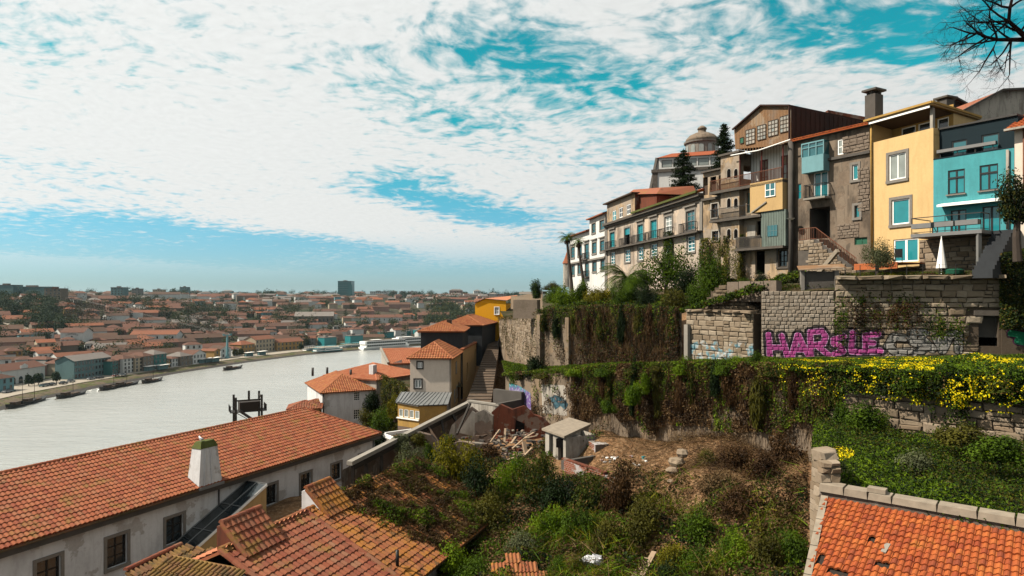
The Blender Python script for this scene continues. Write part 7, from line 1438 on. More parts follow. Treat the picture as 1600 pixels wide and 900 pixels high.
while u_ < 8.5: l_ = rs_.uniform(.6, 1.15); dz = rs_.uniform(-.02, .03); MB().hexa([fC.p(u_, .03 + dz, -6.2), fC.p(u_ + l_ - .02, .03, -6.2), fC.p(u_ + l_ - .02, -.46, -6.2), fC.p(u_, -.46 + dz, -6.2), fC.p(u_ + .02, 0.0 + dz, -6.0 + dz), fC.p(u_ + l_ - .04, .0, -6.0 + dz), fC.p(u_ + l_ - .04, -.43, -5.98 + dz), fC.p(u_ + .02, -.43, -5.98 + dz)]).build('coping_stone', 'granite_pale', t); u_ += l_
MB().fbox(fC, 1.35, 1.85, -.4, -.08, -5.99, -5.86).build('loose_coping_stone', 'granite_pale', t)
pit = R(21); So = nC * math.cos(pit) - Vector((0, 0, 1)) * math.sin(pit); O_ = A_ + dC * .18 + Vector((0, 0, -.42)) + nC * .06; Nr = dC.cross(-So)
def on_roof(px, py): r_ = Vector(((px - 800) / F, 1, (HOR - py) / F)); q_ = r_ * (O_.dot(Nr) / r_.dot(Nr)); return (q_ - O_).dot(dC), (q_ - O_).dot(-So)
lo = on_roof(1262, 905); Lr = 5.4; kx = lo[0] / lo[1]; t = thing('orange_roof_house', O_ + So * 2.5 + dC * 3 + Vector((0, 0, -3)), 'house with bright orange roof, a few tiles missing, bottom right', 'house')
org = O_ + So * Lr
hl = []
for px, py, du, dv in ((1361, 844, .12, .14), (1378, 884, .2, .16), (1310, 897, .22, .15), (1283, 878, .16, .14)): c_ = on_roof(px, py); hl.append((c_[0] - du, c_[0] + du, c_[1] + Lr - dv, c_[1] + Lr + dv))
rf = tiled(t, org, dC, -So, [(-kx * Lr * -1, 0) if False else (kx * -Lr, 0), (8.6, 0), (8.6, Lr), (0, Lr)], 'tile_orange', .172, .235, 300, name='roof', jit=.03, holes=hl, umat='dark_wood', hump=.045)
v0 = O_ + Vector((0, 0, .06)); v1 = O_ + So * Lr + dC * (kx * -Lr) + Vector((0, 0, .06)); n_ = 9
for i in range(n_): a_ = v0.lerp(v1, i / n_); b_ = v0.lerp(v1, (i + .95) / n_); MB().beam(a_, b_, .2, .14).build('verge_stone', 'granite_pale', t)
MB().hexa([v1 + Vector((.3, .2, -4)), org + dC * 8 + Vector((0, 0, -4)), O_ + dC * 8 + Vector((0, 0, -4)), O_ + Vector((.3, 0, -4)), v1 + Vector((.3, .2, -.3)), org + dC * 8 + Vector((0, 0, -.3)), O_ + dC * 8 + Vector((0, 0, -.3)), O_ + Vector((.3, 0, -.3))]).build('wall', 'wall_ruin', t)
q = on_roof(1380, 870); MB().beam(O_ + dC * q[0] - So * q[1] + Vector((0, 0, .12)), O_ + dC * (q[0] + .05) - So * (q[1] + .4) + Vector((0, 0, .12)), .13, .04).build('loose_tile', 'concrete', t)
# ================================================================ RUINS in the hollow
def shard(t, pts, Y, mat, th=.3, name='broken_wall', tilt=0.0, ys=None):
 """Broken slab of wall standing at depth Y, outline read off the photograph, with real thickness."""
 f_ = [P(x, y, (ys[i] if ys else Y)) for i, (x, y) in enumerate(pts)]; c = sum(f_, Vector()) / len(f_); dv = Vector((.25, 1, 0)).normalized() * th; mb = MB(); mb.poly(f_[::-1]); mb.poly([p_ + dv for p_ in f_])
 for i in range(len(f_)): j = (i + 1) % len(f_); mb.poly([f_[i], f_[j], f_[j] + dv, f_[i] + dv])
 return mb.build(name, mat, t)
t = thing('ruined_house', (-6, 50, -14), 'roofless ruined house with one long bare roof beam', 'ruin')
b0 = P(546, 724, 42.5); b1 = P(737, 627, 60); MB().beam(b0, b1, .42, .26).build('roof_beam', 'concrete', t); MB().beam(b0 + Vector((.1, .3, -.35)), b1 + Vector((.1, .3, -.35)), .3, .3).build('under_beam', 'dark_wood', t)
d_ = (b1 - b0); nn = Vector((d_.y, -d_.x, 0)).normalized()
for k in (.02, .10, .20): q = b0 + d_ * k; MB().beam(q + Vector((0, 0, -4)), q + Vector((0, 0, -.3)), .22, .22).build('post', 'dark_wood', t)
MB().poly([b0 + nn * -.6 + Vector((0, 0, -5)), b1 + nn * -.6 + Vector((0, 0, -4)), b1 + nn * -.6 + Vector((0, 0, -.5)), b0 + nn * -.6 + Vector((0, 0, -.5))]).build('rear_wall', 'wall_ruin', t)
for k, a_, b_ in ((.42, 1.6, -1.5), (.55, 2.2, -1.2), (.68, 1.4, -1.9), (.78, 2.6, -2.3)): q = b0 + d_ * k; MB().beam(q + Vector((0, 0, -.1)), q + nn * a_ + d_.normalized() * -1.8 + Vector((0, 0, b_)), .16, .18).build('rafter', 'dark_wood' if k > .6 else 'brown_wood', t)
shard(t, [(697, 690), (706, 664), (736, 636), (752, 648), (768, 658), (762, 690)], 53, 'wall_ruin'); shard(t, [(716, 676), (738, 642), (764, 660), (750, 684)], 52.6, 'wall_pale', .1, 'plaster_patch'); MB().beam(P(735, 630, 52), P(714, 678, 50), .14, .16).build('rafter', 'dark_wood', t)
shard(t, [(612, 700), (640, 672), (672, 680), (690, 700), (690, 735), (615, 735)], 50, 'wall_ruin', .4); shard(t, [(690, 700), (716, 690), (760, 694), (768, 735), (700, 742)], 46, 'wall_ruin', .4)
t = thing('low_ruin', (-2.5, 56, -11.5), 'low white walled ruin at the foot of the steps', 'ruin'); fq = Frame((-3.75, 57), (-1.35, 55)); MB().fbox(fq, 0, fq.len, -.3, 0, -13, -9.1).build('front_wall', 'wall_pale', t); MB().fbox(fq, fq.len, fq.len + .3, -3.2, .02, -13, -8.9).build('side_wall', 'concrete_dark', t); MB().fbox(fq, -.1, fq.len + .35, -.34, .05, -9.09, -8.95).build('coping', 'concrete', t); MB().fbox(fq, .2, fq.len + .3, -3.4, -3.0, -13, -8.3).build('back_wall', 'concrete_dark', t)
t = thing('red_ruin', (1, 52, -12), 'red stained broken walls left of the small hut', 'ruin'); shard(t, [(768, 700), (768, 644), (782, 632), (800, 640), (818, 634), (834, 648), (851, 654), (850, 694), (812, 706)], 52, 'wall_red', .4); shard(t, [(741, 700), (742, 646), (755, 640), (770, 650), (768, 702)], 51, 'wall_ruin', .35); MB().poly([P(803, 690, 51.7), P(818, 690, 51.7), P(820, 662, 51.7), P(806, 656, 51.7)]).build('doorway', 'void', t); shard(t, [(846, 652), (858, 664), (857, 690), (848, 694)], 50.5, 'wall_red', .4)
rs_ = random.Random(4)
for i in range(16):
 px, py = rs_.uniform(740, 835), rs_.uniform(684, 722); Yp = 46 - (py - 690) * .09; q = P(px, py, Yp); a = rs_.uniform(0, 3.1); l_ = rs_.uniform(.5, 1.3); dv = Vector((math.cos(a) * l_, math.sin(a) * l_, rs_.uniform(-.1, .9)))
 tag(MB().beam(q, q + dv, .14, .05).build('plank', rs_.choice(['pale_wood', 'brown_wood', 'pale_wood'])), 'weathered plank among the rubble left of the small hut', 'plank', 'planks lying in the ruin')
tag(MB().beam(P(818, 690, 45), P(823, 716, 44.5), .22, .2).build('door_post', 'pale_wood'), 'pale upright post standing in the rubble', 'post')
mb = MB()
for i in range(260):
 px, py = rs_.gauss(800, 34), rs_.uniform(672, 728); q = P(px, py, 47 - (py - 690) * .09); q.z = max(q.z, hz1(q.x, q.y)) + .02; mb.box(q, (rs_.uniform(.06, .4), rs_.uniform(.06, .3), rs_.uniform(.05, .18)), rs_.random() * 3, rs_.choice((0, 0, 1, 2, 3)))
tag(mb.build('rubble', ['concrete_dark', 'wall_red', 'brown_wood', 'granite_pale']), 'heap of rubble and brick bits between the ruins', 'rubble', None, 'stuff')
# small hut with concrete lid roof
t = thing('outhouse', P(885, 718, 41.5), 'small concrete outhouse with flat roof and two doorways', 'hut'); q = P(884, 719, 41.0); zf, zr = q.z, P(884, 684, 41.0).z
fh = Frame(P(852, 707, 43.2).xy, q.xy); fh2 = Frame(q.xy, P(920, 700, 44.6).xy); wl = fh.len
hs = [(fh.px(858, 690)[0], fh.px(864, 690)[0], zf - .4, zr - .12), (fh.px(872, 695)[0], fh.px(880, 695)[0], zf - .3, zr - .12)]; wall(t, fh, 0, wl, zf - .8, zr, 'wall_pale', hs, .2); [void_hole(t, fh, h_, 1.5, 'concrete_dark', 'doorway') for h_ in hs]
wall(t, fh2, 0, fh2.len, zf - .8, zr, 'wall_pale', ((.35, .75, zr - .75, zr - .2),), .2, 'side_wall'); void_hole(t, fh2, (.35, .75, zr - .75, zr - .2), .8, name='side_window'); body(t, fh, 0, wl, zf - .8, zr, 2.2, 'wall_pale')
D_ = fh.p(-.15, .18, zr + .01) + fh2.p(fh2.len + .1, .12, 0) - fh.p(wl + .1, .18, 0); MB().hexa([fh.p(-.15, .18, zr + .01), fh.p(wl + .1, .18, zr + .01), fh2.p(fh2.len + .1, .12, zr + .01), D_, fh.p(-.15, .18, zr + .13), fh.p(wl + .1, .18, zr + .13), fh2.p(fh2.len + .1, .12, zr + .16), D_ + Vector((0, 0, .15))]).build('roof_slab', 'granite_pale', t)
# bricks
g = newmat('brick'); p = pos(g); bu = g.n('ShaderNodeCombineXYZ', (g.m('ADD', g.n('ShaderNodeSeparateXYZ', (p,), out=0), g.m('MULTIPLY', g.n('ShaderNodeSeparateXYZ', (p,), out=1), -.6)), g.n('ShaderNodeSeparateXYZ', (p,), out=2), 0.0))
bk = g.n('ShaderNodeTexBrick', {'Vector': bu, 'Color1': (.32, .085, .04, 1), 'Color2': (.24, .06, .03, 1), 'Mortar': (.30, .26, .22, 1), 'Scale': 2.2, 'Mortar Size': .03}); c1 = g.mix(g.step(g.noise(p, 1.1, 5, .6), .46, .52), bk, (.46, .44, .44)); c1 = g.mix(g.step(g.noise(p, 2.2, 5, .7), .55, .72), c1, (.07, .05, .04)); finish(g, c1, .9, g.noise(p, 8, 4), .4, .02, .1)
fk = Frame(P(881, 718, 39).xy, P(962, 742, 35.2).xy); t = thing('brick_wall', fk.p(1.5, -.1, -11.5), 'broken brick wall with white paint in front of the outhouse', 'wall'); mb = MB(); n_ = 12; rs_ = random.Random(6)
for i in range(n_): mb.fbox(fk, fk.len * i / n_, fk.len * (i + 1) / n_, -.22 - (i % 2) * .003, 0, -12.5, -9.62 + rs_.uniform(-.06, .05) + (.0 if i < 9 else -.1))
mb.build('front_wall', 'brick', t); mb = MB(); mb.fbox(fk, -.25, -.002, -3.0, .01, -12.5, -9.7); mb.build('return_wall', 'concrete_dark', t); MB().fbox(fk, fk.len, fk.len + .25, -1.5, .3, -12.5, -10.0).build('end_wall', 'wall_ruin', t)
MB().fbox(fk, -.2, fk.len * .8, -.24, .02, -9.61, -9.54).build('brick_coping', 'wall_red', t)
fk2 = Frame(P(914, 700, 42.2).xy, P(930, 706, 40.6).xy); t = thing('brick_stub', fk2.p(.4, 0, -10.5), 'short brick stub wall right of the outhouse', 'wall'); MB().fbox(fk2, 0, fk2.len, -.9, 0, -11.5, P(920, 690, 41.5).z).build('brickwork', 'brick', t); MB().fbox(fk2, fk2.len, fk2.len + .02, -.9, 0, -11.5, P(920, 690, 41.5).z).build('dark_side', 'wall_ruin', t)
# concrete remnant among weeds at left
t = thing('broken_wall', (-5.5, 36, -14), 'pale broken wall remnant in the weeds beside the overgrown roof', 'ruin'); shard(t, [(631, 790), (634, 745), (652, 728), (662, 742), (680, 748), (676, 775), (662, 772), (652, 804)], 36.5, 'wall_ruin', .3)
# mossy flat roof with white rim
f_ = Frame(P(600, 684, 60).xy, P(668, 694, 54).xy); t = thing('flat_roof_shed', f_.p(2, -2, -16), 'shed with mossy flat roof and thin white rim', 'shed'); zf = -12.75; MB().fbox(f_, 0, 4.6, -6, 0, -17, zf).build('walls', 'wall_pale', t); MB().fbox(f_, .15, 4.45, -5.85, -.15, zf + .003, zf + .1).build('moss_bed', 'moss_roof', t); mb = MB(); mb.fbox(f_, -.1, 4.7, -.12, .05, zf, zf + .3).fbox(f_, -.1, 4.7, -6.1, -5.9, zf, zf + .5).fbox(f_, -.1, .06, -5.9, -.12, zf, zf + .4).fbox(f_, 4.55, 4.7, -5.9, -.12, zf, zf + .4); mb.build('rim', 'white_paint', t)
# ivy-grown garden wall and little garden between the white and beige houses
fI = Frame((-15.0, 80.5), (-10.9, 72.0)); t = thing('garden_wall', fI.p(4, -.3, -20), 'curved wall smothered in ivy between white and beige houses', 'wall'); MB().fbox(fI, 0, fI.len, -.4, 0, -20, -10.2).build('wall_core', 'wall_retain', t); MB().poly([fI.p(0, -.4, -10.4), fI.p(fI.len, -.4, -10.4), fI.p(fI.len, -6, -10.2), fI.p(0, -9, -10.2)]).build('garden_floor', 'garden_soil', t)
# boulders, rubbish, planks, corrugated tip
def rock(px, py, Y, r, label):
 q = P(px, py, Y); rs2 = np.random.default_rng(int(px)); mb = MB(); n = 7; rings = []
 for k in range(5):
  ph = -math.pi / 2 + math.pi * k / 4; rings.append([(q + Vector((math.cos(ph) * math.cos(2 * math.pi * j / n) * r * rs2.uniform(.85, 1.25), math.cos(ph) * math.sin(2 * math.pi * j / n) * r * rs2.uniform(.8, 1.2), math.sin(ph) * r * .7 * rs2.uniform(.85, 1.1)))) for j in range(n)])
 for a_, b_ in zip(rings, rings[1:]):
  for j in range(n): mb.poly([a_[j], a_[(j + 1) % n], b_[(j + 1) % n], b_[j]])
 return tag(mb.build('boulder', 'rubble_warm'), label, 'boulder', 'boulders on the brown slope')
rock(1066, 708, 35.5, .36, 'topmost of three pale boulders at the edge of the bare slope'); rock(1057, 722, 34.8, .42, 'biggest of three pale boulders, in the middle'); rock(1050, 735, 34.2, .3, 'lowest of three pale boulders on the bare slope'); rock(1048, 752, 33.5, .16, 'small pale stone below three boulders')
for i in range(26):
 px, py = random.uniform(930, 1010), random.uniform(705, 745); Yp = 40 - (py - 705) * .06; q = P(px, py, Yp); q.z = hz1(q.x, q.y) + .05; o_ = MB().box(q, (random.uniform(.06, .3), random.uniform(.05, .2), .06), random.random() * 3).build('debris', random.choice(['white_paint', 'concrete', 'boat_teal', 'brick', 'pale_wood'])); tag(o_, 'scrap of rubbish on the earth right of the outhouse', 'rubbish', 'rubbish on the bare earth')
q = P(926, 880, 27.5); rs2 = np.random.default_rng(2); n = 12; mb = MB(); rings = []
for k in range(7):
 ph = -1.2 + 2.7 * k / 6; rings.append([q + Vector((math.cos(ph) * math.cos(2 * math.pi * j / n) * .48 * rs2.uniform(.6, 1.3), math.cos(ph) * math.sin(2 * math.pi * j / n) * .3 * rs2.uniform(.7, 1.25), .1 + math.sin(ph) * .22 * rs2.uniform(.6, 1.4))) for j in range(n)])
for a_, b_ in zip(rings, rings[1:]):
 for j in range(n): mb.poly([a_[j], a_[(j + 1) % n], b_[(j + 1) % n], b_[j]])
tag(mb.build('plastic_sack', 'plastic_white'), 'crumpled white plastic sack in the weeds at bottom centre', 'sack')
for i, (a_, b_) in enumerate((((998, 908), (1022, 862)), ((988, 905), (1010, 872)), ((1006, 905), (1018, 880)))): tag(MB().beam(P(*a_, 25.5 + i * .2), P(*b_, 27.2 + i * .2), .2, .05).build('board', 'pale_wood'), ('longest pale board leaning in the weeds at bottom centre', 'left pale board beside the longest one', 'short pale board between the two others')[i], 'board', 'boards dumped in the weeds')
ap = P(801, 868, 28.5); t = thing('shed_roof', ap + Vector((0, -1, -2)), 'tip of a shed roof of lichen covered corrugated tiles, bottom centre', 'shed'); e0 = Vector((-1.0, -1.35, -.35)).normalized(); e1 = Vector((1.15, -1.1, -.35)).normalized(); Vv = -(e0 + e1).normalized(); Uu = (e1 - e0).normalized(); Vv = (Vv - Uu * Vv.dot(Uu)).normalized()
og = ap - Vv * 3; tiled(t, og, Uu, Vv, [(-3.2, 0), (3.2, 0), (0, 3)], 'tile_lichen', .16, .8, 120, name='roof', hump=.05, L=None) if False else tiled(t, og, Uu, Vv, [(-3.2, 0), (3.2, 0), (0, 3)], 'tile_lichen', .16, .6, 120, name='roof')
# ================================================================ garden furniture by the houses
fr = Frame(PE, PF); zp = 2.15; t = thing('wooden_deck', fr.p(1.5, 2, 1.4), 'orange stained wooden deck in front of the yellow house', 'deck')
for i in range(14): MB().fbox(fr, 1.3, 4.6, .3 + i * .2, .48 + i * .2, zp - .06, zp).build('board', 'deck_wood', t)
MB().fbox(fr, 1.3, 4.6, 3.06, 3.12, zp - .4, zp + .02).build('fascia', 'deck_wood', t)
def chair(c, rz, label):
 t = thing('garden_chair', c, label, 'chair', 'black chairs on the wooden deck'); local(t); MB().box((0, 0, .42), (.46, .46, .05)).build('seat', 'black_metal', t); MB().box((0, .22, .7), (.46, .05, .5)).build('backrest', 'black_metal', t)
 for x in (-.2, .2):
  for y in (-.2, .2): MB().beam((x, y, 0), (x, y, .42), .04, .04).build('leg', 'black_metal', t)
 t.rotation_euler = (0, 0, rz)
chair(fr.p(3.4, 1.5, zp), 2.6, 'black chair right of the small table on the wooden deck'); chair(fr.p(1.9, 1.7, zp), -.6, 'black chair left of the small table on the wooden deck')
t = thing('bistro_table', fr.p(2.65, 1.6, zp), 'small black round table on the wooden deck', 'table'); local(t); MB().lathe([(.36, .7), (.36, .74)], (0, 0, 0), 16).build('table_top', 'black_metal', t); MB().lathe([(.22, 0), (.03, .04), (.03, .7)], (0, 0, 0), 10).build('pedestal', 'black_metal', t)
q = P(1471, 428, 40.6); t = thing('closed_parasol', q, 'closed white parasol standing in the garden', 'parasol'); local(t); MB().tube([(0, 0, 0), (0, 0, 2.3)], .025, 6).build('pole', 'white_paint', t); MB().lathe([(.30, .35), (.26, .6), (.16, 1.3), (.07, 1.95), (.02, 2.2)], (0, 0, 0), 9).build('canopy', 'canvas', t)
q = P(1490, 428, 40.4); tag(MB().lathe([(.5, 0), (.55, .25), (.4, .3)], q, 12).build('paddling_pool', 'green_paint'), 'green garden tub near the closed parasol', 'tub')
t = thing('lean_to', FW.p(uN - .5, -1.2, .3), 'rough lean-to with corrugated lid above the pale wall panel', 'lean-to'); f_ = Frame(FW.p(uN - 1.75, -.9, 0), FW.p(uN + .1, -.9, 0)); MB().fbox(f_, 0, f_.len, -1.4, 0, .1, 1.55).build('walls', 'concrete_dark', t); MB().fbox(f_, -.15, .05, -1.4, .12, .1, 1.7).fbox(f_, f_.len - .05, f_.len + .2, -1.4, .12, .1, 1.6).build('piers', 'granite', t); MB().hexa([f_.p(-.3, .3, 1.62), f_.p(f_.len + .6, .3, 1.72), f_.p(f_.len + .6, -2, 2.05), f_.p(-.3, -2, 1.95), f_.p(-.3, .3, 1.68), f_.p(f_.len + .6, .3, 1.78), f_.p(f_.len + .6, -2, 2.11), f_.p(-.3, -2, 2.01)]).build('sheet_roof', 'rust_sheet', t)
t = thing('block_parapet', FW.p(.5, -.8, .2), 'row of big concrete blocks left of the lean-to', 'wall'); f_ = Frame((14.9, 46.6), (17.3, 42.2)); [MB().fbox(f_, .2 + i * 1.05, 1.2 + i * 1.05, -.5, 0, -.4, .95 + .03 * (i % 2)).build('block', 'rubble_grey', t) for i in range(4)]
t = thing('stone_stub', FW.p(FW.len - .6, -.2, 1.2), 'narrow upright stone stub at the end of the old wall', 'pier'); f_ = Frame(FW.p(FW.len - .8, -.3, 0), FW.p(FW.len - .2, -.3, 0)); MB().fbox(f_, 0, .45, -.4, 0, .5, 2.3).build('stone', 'granite_pale', t)
mb = MB()
for i in range(9): q = FW.p(uN + .6 + i * .85, -.5, zT2 + .2); mb.beam(q, q + Vector((0, 0, .75)), .03, .03)
for z_ in (.35, .7): mb.beam(FW.p(uN + .6, -.5, zT2 + .2 + z_), FW.p(uN + .6 + 8 * .85, -.5, zT2 + .2 + z_), .012, .012)
tag(mb.build('wire_fence', 'dark_iron'), 'thin wire fence along the top of the old rubble wall', 'fence')
# ================================================================ VEGETATION
def twig_quads(C, D, length, width):
 n = len(C); D = D / np.linalg.norm(D, axis=1, keepdims=True); s = np.cross(D, rng.normal(size=(n, 3))); s /= np.maximum(np.linalg.norm(s, axis=1, keepdims=True), 1e-6)
 L_ = (np.asarray(length) * np.ones(n))[:, None] * .5; W_ = (np.asarray(width) * np.ones(n))[:, None] * .5
 V = np.stack([C - D * L_ - s * W_, C - D * L_ + s * W_, C + D * L_ + s * W_ * .4, C + D * L_ - s * W_ * .4], 1); return V.reshape(-1, 3), np.arange(4 * n).reshape(n, 4)
def twigs(name, label, C, D, length, width, mats, frac, cat='creeper'):
 V, Fq = twig_quads(C, D, length, width); mi = rng.choice(len(mats), len(C), p=np.array(frac) / sum(frac)); return tag(put(name, np_mesh(name, V, Fq, mats, mi, isl=4)), label, cat, None, 'stuff')
def scr(p): return 800 + F * p[:, 0] / p[:, 1], HOR - F * p[:, 2] / p[:, 1]
def rn(n): return rng.normal(size=(n, 3))
# ---- creeper curtains on walls
def curtain(segs, n, dens, depth=.35, zpad=(.25, 0), seed=1):
 """Points on the faces of a run of wall segments (x0,y0,zlo,zhi -> x1,...), thinned by dens(u, z01, px, py)."""
 out = []; nr = []; acc = 0; fr_ = []; tot = sum(Frame(a[:2], b[:2]).len for a, b in zip(segs, segs[1:]))
 for a, b in zip(segs, segs[1:]):
  f_ = Frame(a[:2], b[:2]); m = int(n * f_.len / tot); k = rng.random(m); lo = np.minimum(a[2], a[3]) + (min(b[2], b[3]) - min(a[2], a[3])) * k - zpad[1]; hi = max(a[2], a[3]) + (max(b[2], b[3]) - max(a[2], a[3])) * k + zpad[0]
  v = rng.random(m); z = lo + (hi - lo) * v; u = k * f_.len; bul = fbm((acc + u), z * .5, 1.1, seed); d = .03 + depth * bul * rng.random(m) ** .6 * 1.3
  p_ = np.array(f_.O) + u[:, None] * np.array(f_.U) + d[:, None] * np.array(f_.N); p_[:, 2] = z; px, py = scr(p_)
  keep = rng.random(m) < dens(acc + u, v, px, py); out.append(np.column_stack([p_, v, acc + u])[keep]); nr.append((np.array(f_.N) + rn(m) * .5 + np.array([0, 0, .25]))[keep]); acc += f_.len
 return np.concatenate(out), np.concatenate(nr)
hang = lambda u, v, s, k=.55, sd=2: np.clip((vnoise(u, v * 3, s, sd) * .75 + vnoise(u, v * 1.2, s * .35, sd + 1) * .45) * 1.6 - k, 0, 1)
# lower wall: dead brown hangings below, green along the top
segs = [(x, y, zb, zt) for x, y, zt, zb in L2[:5]]; d0 = lambda u, v, px, py: np.where((px < 892) & (px > 836), hang(u, v, .5, .95), np.where(px < 836, hang(u, v, .5, .8) * (px > 830) + .8 * (v > .93), .05 + hang(u, v, .45, .42) + .5 * (v > .82)) * (v > .38 * vnoise(u, u * 0, 1.3, 6) ** 1.4))
C, Nn = curtain(segs, 110000, d0, .55, (.35, -.5)); gp = np.clip((C[:, 3] - .45) * 2.0, 0, 1) * (vnoise(C[:, 4], C[:, 3] * 4, .8, 9) > .38) + (vnoise(C[:, 4], C[:, 3] * 5, 1.6, 4) > .66); px, py = scr(C); gp = np.where(px > 1180, np.maximum(gp, .55), gp)
mi = np.where(rng.random(len(C)) < gp, rng.choice([0, 1], len(C), p=[.7, .3]), rng.choice([2, 3], len(C), p=[.8, .2])); cover('creeper', 'brown and green creeper hanging over the lower wall', C[:, :3], Nn, ['ivy_leaf', 'leaf_bright', 'leaf_brown', 'leaf_straw'], mi, .13 * (.6 + .8 * rng.random(len(C))), 'creeper')
C, Nn = curtain(segs, 26000, lambda u, v, px, py: (.06 + hang(u, v, .4, .45)) * np.clip(v * 2.2, .35, 1) * (px > 892), .6, (.1, -.3)); twigs('dead_vines', 'dead vine stems hanging down the lower wall', C[:, :3], np.array([0, 0, -1.0]) + rn(len(C)) * .16, .55 * (.5 + rng.random(len(C))), .022, ['leaf_brown', 'leaf_straw', 'bark_dark'], [.75, .08, .17])
# upper wall under the palm garden
segs = [(x, y, zb, zt) for x, y, zb, zt in L1[1:4]]; d1 = lambda u, v, px, py: np.where(px < 850, hang(u, v, .5, .75), np.where(px < 905, hang(u, v, .45, .85) + .9 * (v > .82), .12 + hang(u, v, .5, .3) + .4 * (v > .8))) * np.where(py > 535, hang(u, v, .8, .35) + .12, 1)
C, Nn = curtain(segs, 42000, d1, .7, (.5, .2), 3); gp = np.clip((C[:, 3] - .35) * 1.7, .12, 1) * (.25 + 1.1 * (vnoise(C[:, 4], C[:, 3] * 2, .7, 2) > .45)); mi = np.where(rng.random(len(C)) < gp, rng.choice([0, 1, 2], len(C), p=[.55, .2, .25]), rng.choice([3, 2], len(C), p=[.8, .2]))
cover('creeper', 'dark ivy and dead creeper over the upper garden wall', C[:, :3], Nn, ['ivy_leaf', 'leaf_bright', 'leaf_dark', 'leaf_brown'], mi, .14 * (.6 + .8 * rng.random(len(C))), 'creeper')
C, Nn = curtain(segs, 12000, lambda u, v, px, py: (.25 + hang(u, v, .4, .3)) * (px > 890), .7, (.1, .2)); twigs('dead_vines', 'dead vine stems hanging on the upper garden wall', C[:, :3], np.array([0, 0, -1.0]) + rn(len(C)) * .14, .6 * (.5 + rng.random(len(C))), .024, ['leaf_brown', 'bark_dark', 'leaf_straw'], [.6, .2, .2])
segs = [L1[0], (.3, 77, -9.8, -2.5), L1[1]]; C, Nn = curtain(segs, 16000, lambda u, v, px, py: np.clip(hang(u, v, .9, .75) * (v > .25) + (v > .93) * .8, 0, 1), .35, (.25, 0), 5); cover('creeper', 'thin brown creeper streaks on the wall beside the steps', C[:, :3], Nn, ['leaf_brown', 'ivy_leaf', 'leaf_olive'], [.5, .3, .2], .13, 'creeper')
# old rubble wall: brown tangles, ivy at joints
segs = [(16.1, 43, -4.0, .3), (28.3, 38.5, -3.3, 1.1)]
def dw(u, v, px, py):
 a = np.exp(-(((px - 1352) / 22) ** 2 + ((py - 492) / 24) ** 2)) + np.exp(-(((px - 1408) / 30) ** 2 + ((py - 490) / 20) ** 2)) + .9 * np.exp(-(((px - 1312) / 9) ** 2 + ((py - 505) / 28) ** 2)) + .9 * np.exp(-(((px - 1468) / 16) ** 2 + ((py - 510) / 16) ** 2)) + .6 * np.exp(-(((px - 1345) / 6) ** 2 + ((py - 468) / 5) ** 2)) + .7 * np.exp(-(((px - 1500) / 8) ** 2 + ((py - 515) / 20) ** 2)); return np.clip(a * .8 * (.1 + hang(u, v, .3, .5)), 0, 1)
C, Nn = curtain(segs, 60000, dw, .4); px, py = scr(C); br = ((px > 1325) & (px < 1440) & (py > 472)); mi = np.where(br & (rng.random(len(C)) < .8), 1, rng.choice([0, 2], len(C))); cover('creeper', 'ivy and brown tangles on the painted rubble wall', C[:, :3], Nn, ['ivy_leaf', 'leaf_brown', 'leaf_green'], mi, .11 * (.6 + .8 * rng.random(len(C))), 'creeper')
segs = [(28.0, 38.6, -3.3, 2.2), (32.5, 36.95, -3.2, 3.2)]; C, Nn = curtain(segs, 16000, lambda u, v, px, py: np.clip(.5 + hang(u, v, .6, .2), 0, 1) * (py < 515) * (px > 1562), .9, (.2, 0)); cover('creeper', 'dark ivy mass hanging at the right edge of the wall', C[:, :3], Nn, ['leaf_dark', 'ivy_leaf', 'leaf_olive'], [.55, .3, .15], .15, 'creeper')
segs = [(x, y, zb, zt) for x, y, zt, zb in L2[4:]]; C, Nn = curtain(segs, 30000, lambda u, v, px, py: np.clip((v > .6) * .95 * (v - .45) * 2.4 + hang(u, v, 1.1, 1.0), 0, 1), .75, (.35, -1)); cover('creeper', 'dark foliage trailing over the shaded rubble wall', C[:, :3], Nn, ['leaf_dark', 'ivy_leaf', 'leaf_green'], [.4, .35, .25], .14, 'creeper')
# ivy on the decayed house
fd = Frame(PC, PD_); ua, ub = fd.px(1103, 400)[0], fd.px(1168, 400)[0]; a_ = fd.p(ua, .05, 0); b_ = fd.p(ub, .05, 0); segs = [(a_.x, a_.y, -.5, 5.4), (b_.x, b_.y, -.5, 5.4)]; C, Nn = curtain(segs, 20000, lambda u, v, px, py: np.clip(np.where(np.sin(u * 2.6 + 1) > -.1, 1, .12) * (.45 + hang(u, v, .5, .3)) * (v < .98), 0, 1), 1.1, (0, 0)); cover('creeper', 'ivy columns climbing the left of the decayed house', C[:, :3], Nn, ['leaf_olive', 'ivy_leaf', 'leaf_yellowish'], [.35, .45, .2], .14, 'creeper')
fm = Frame(PB, PC); ua = fm.px(1045, 370)[0]; a_ = fm.p(ua - .5, .05, 0); b_ = fm.p(ua + 1.3, .05, 0); C, Nn = curtain([(a_.x, a_.y, 2, 6.4), (b_.x, b_.y, 2, 6.4)], 3500, lambda u, v, px, py: np.clip(.4 + hang(u, v, .5, .2), 0, 1), .6); cover('creeper', 'green creeper climbing the manor wall by the fifth window', C[:, :3], Nn, ['leaf_green', 'ivy_leaf'], [.6, .4], .15, 'creeper')
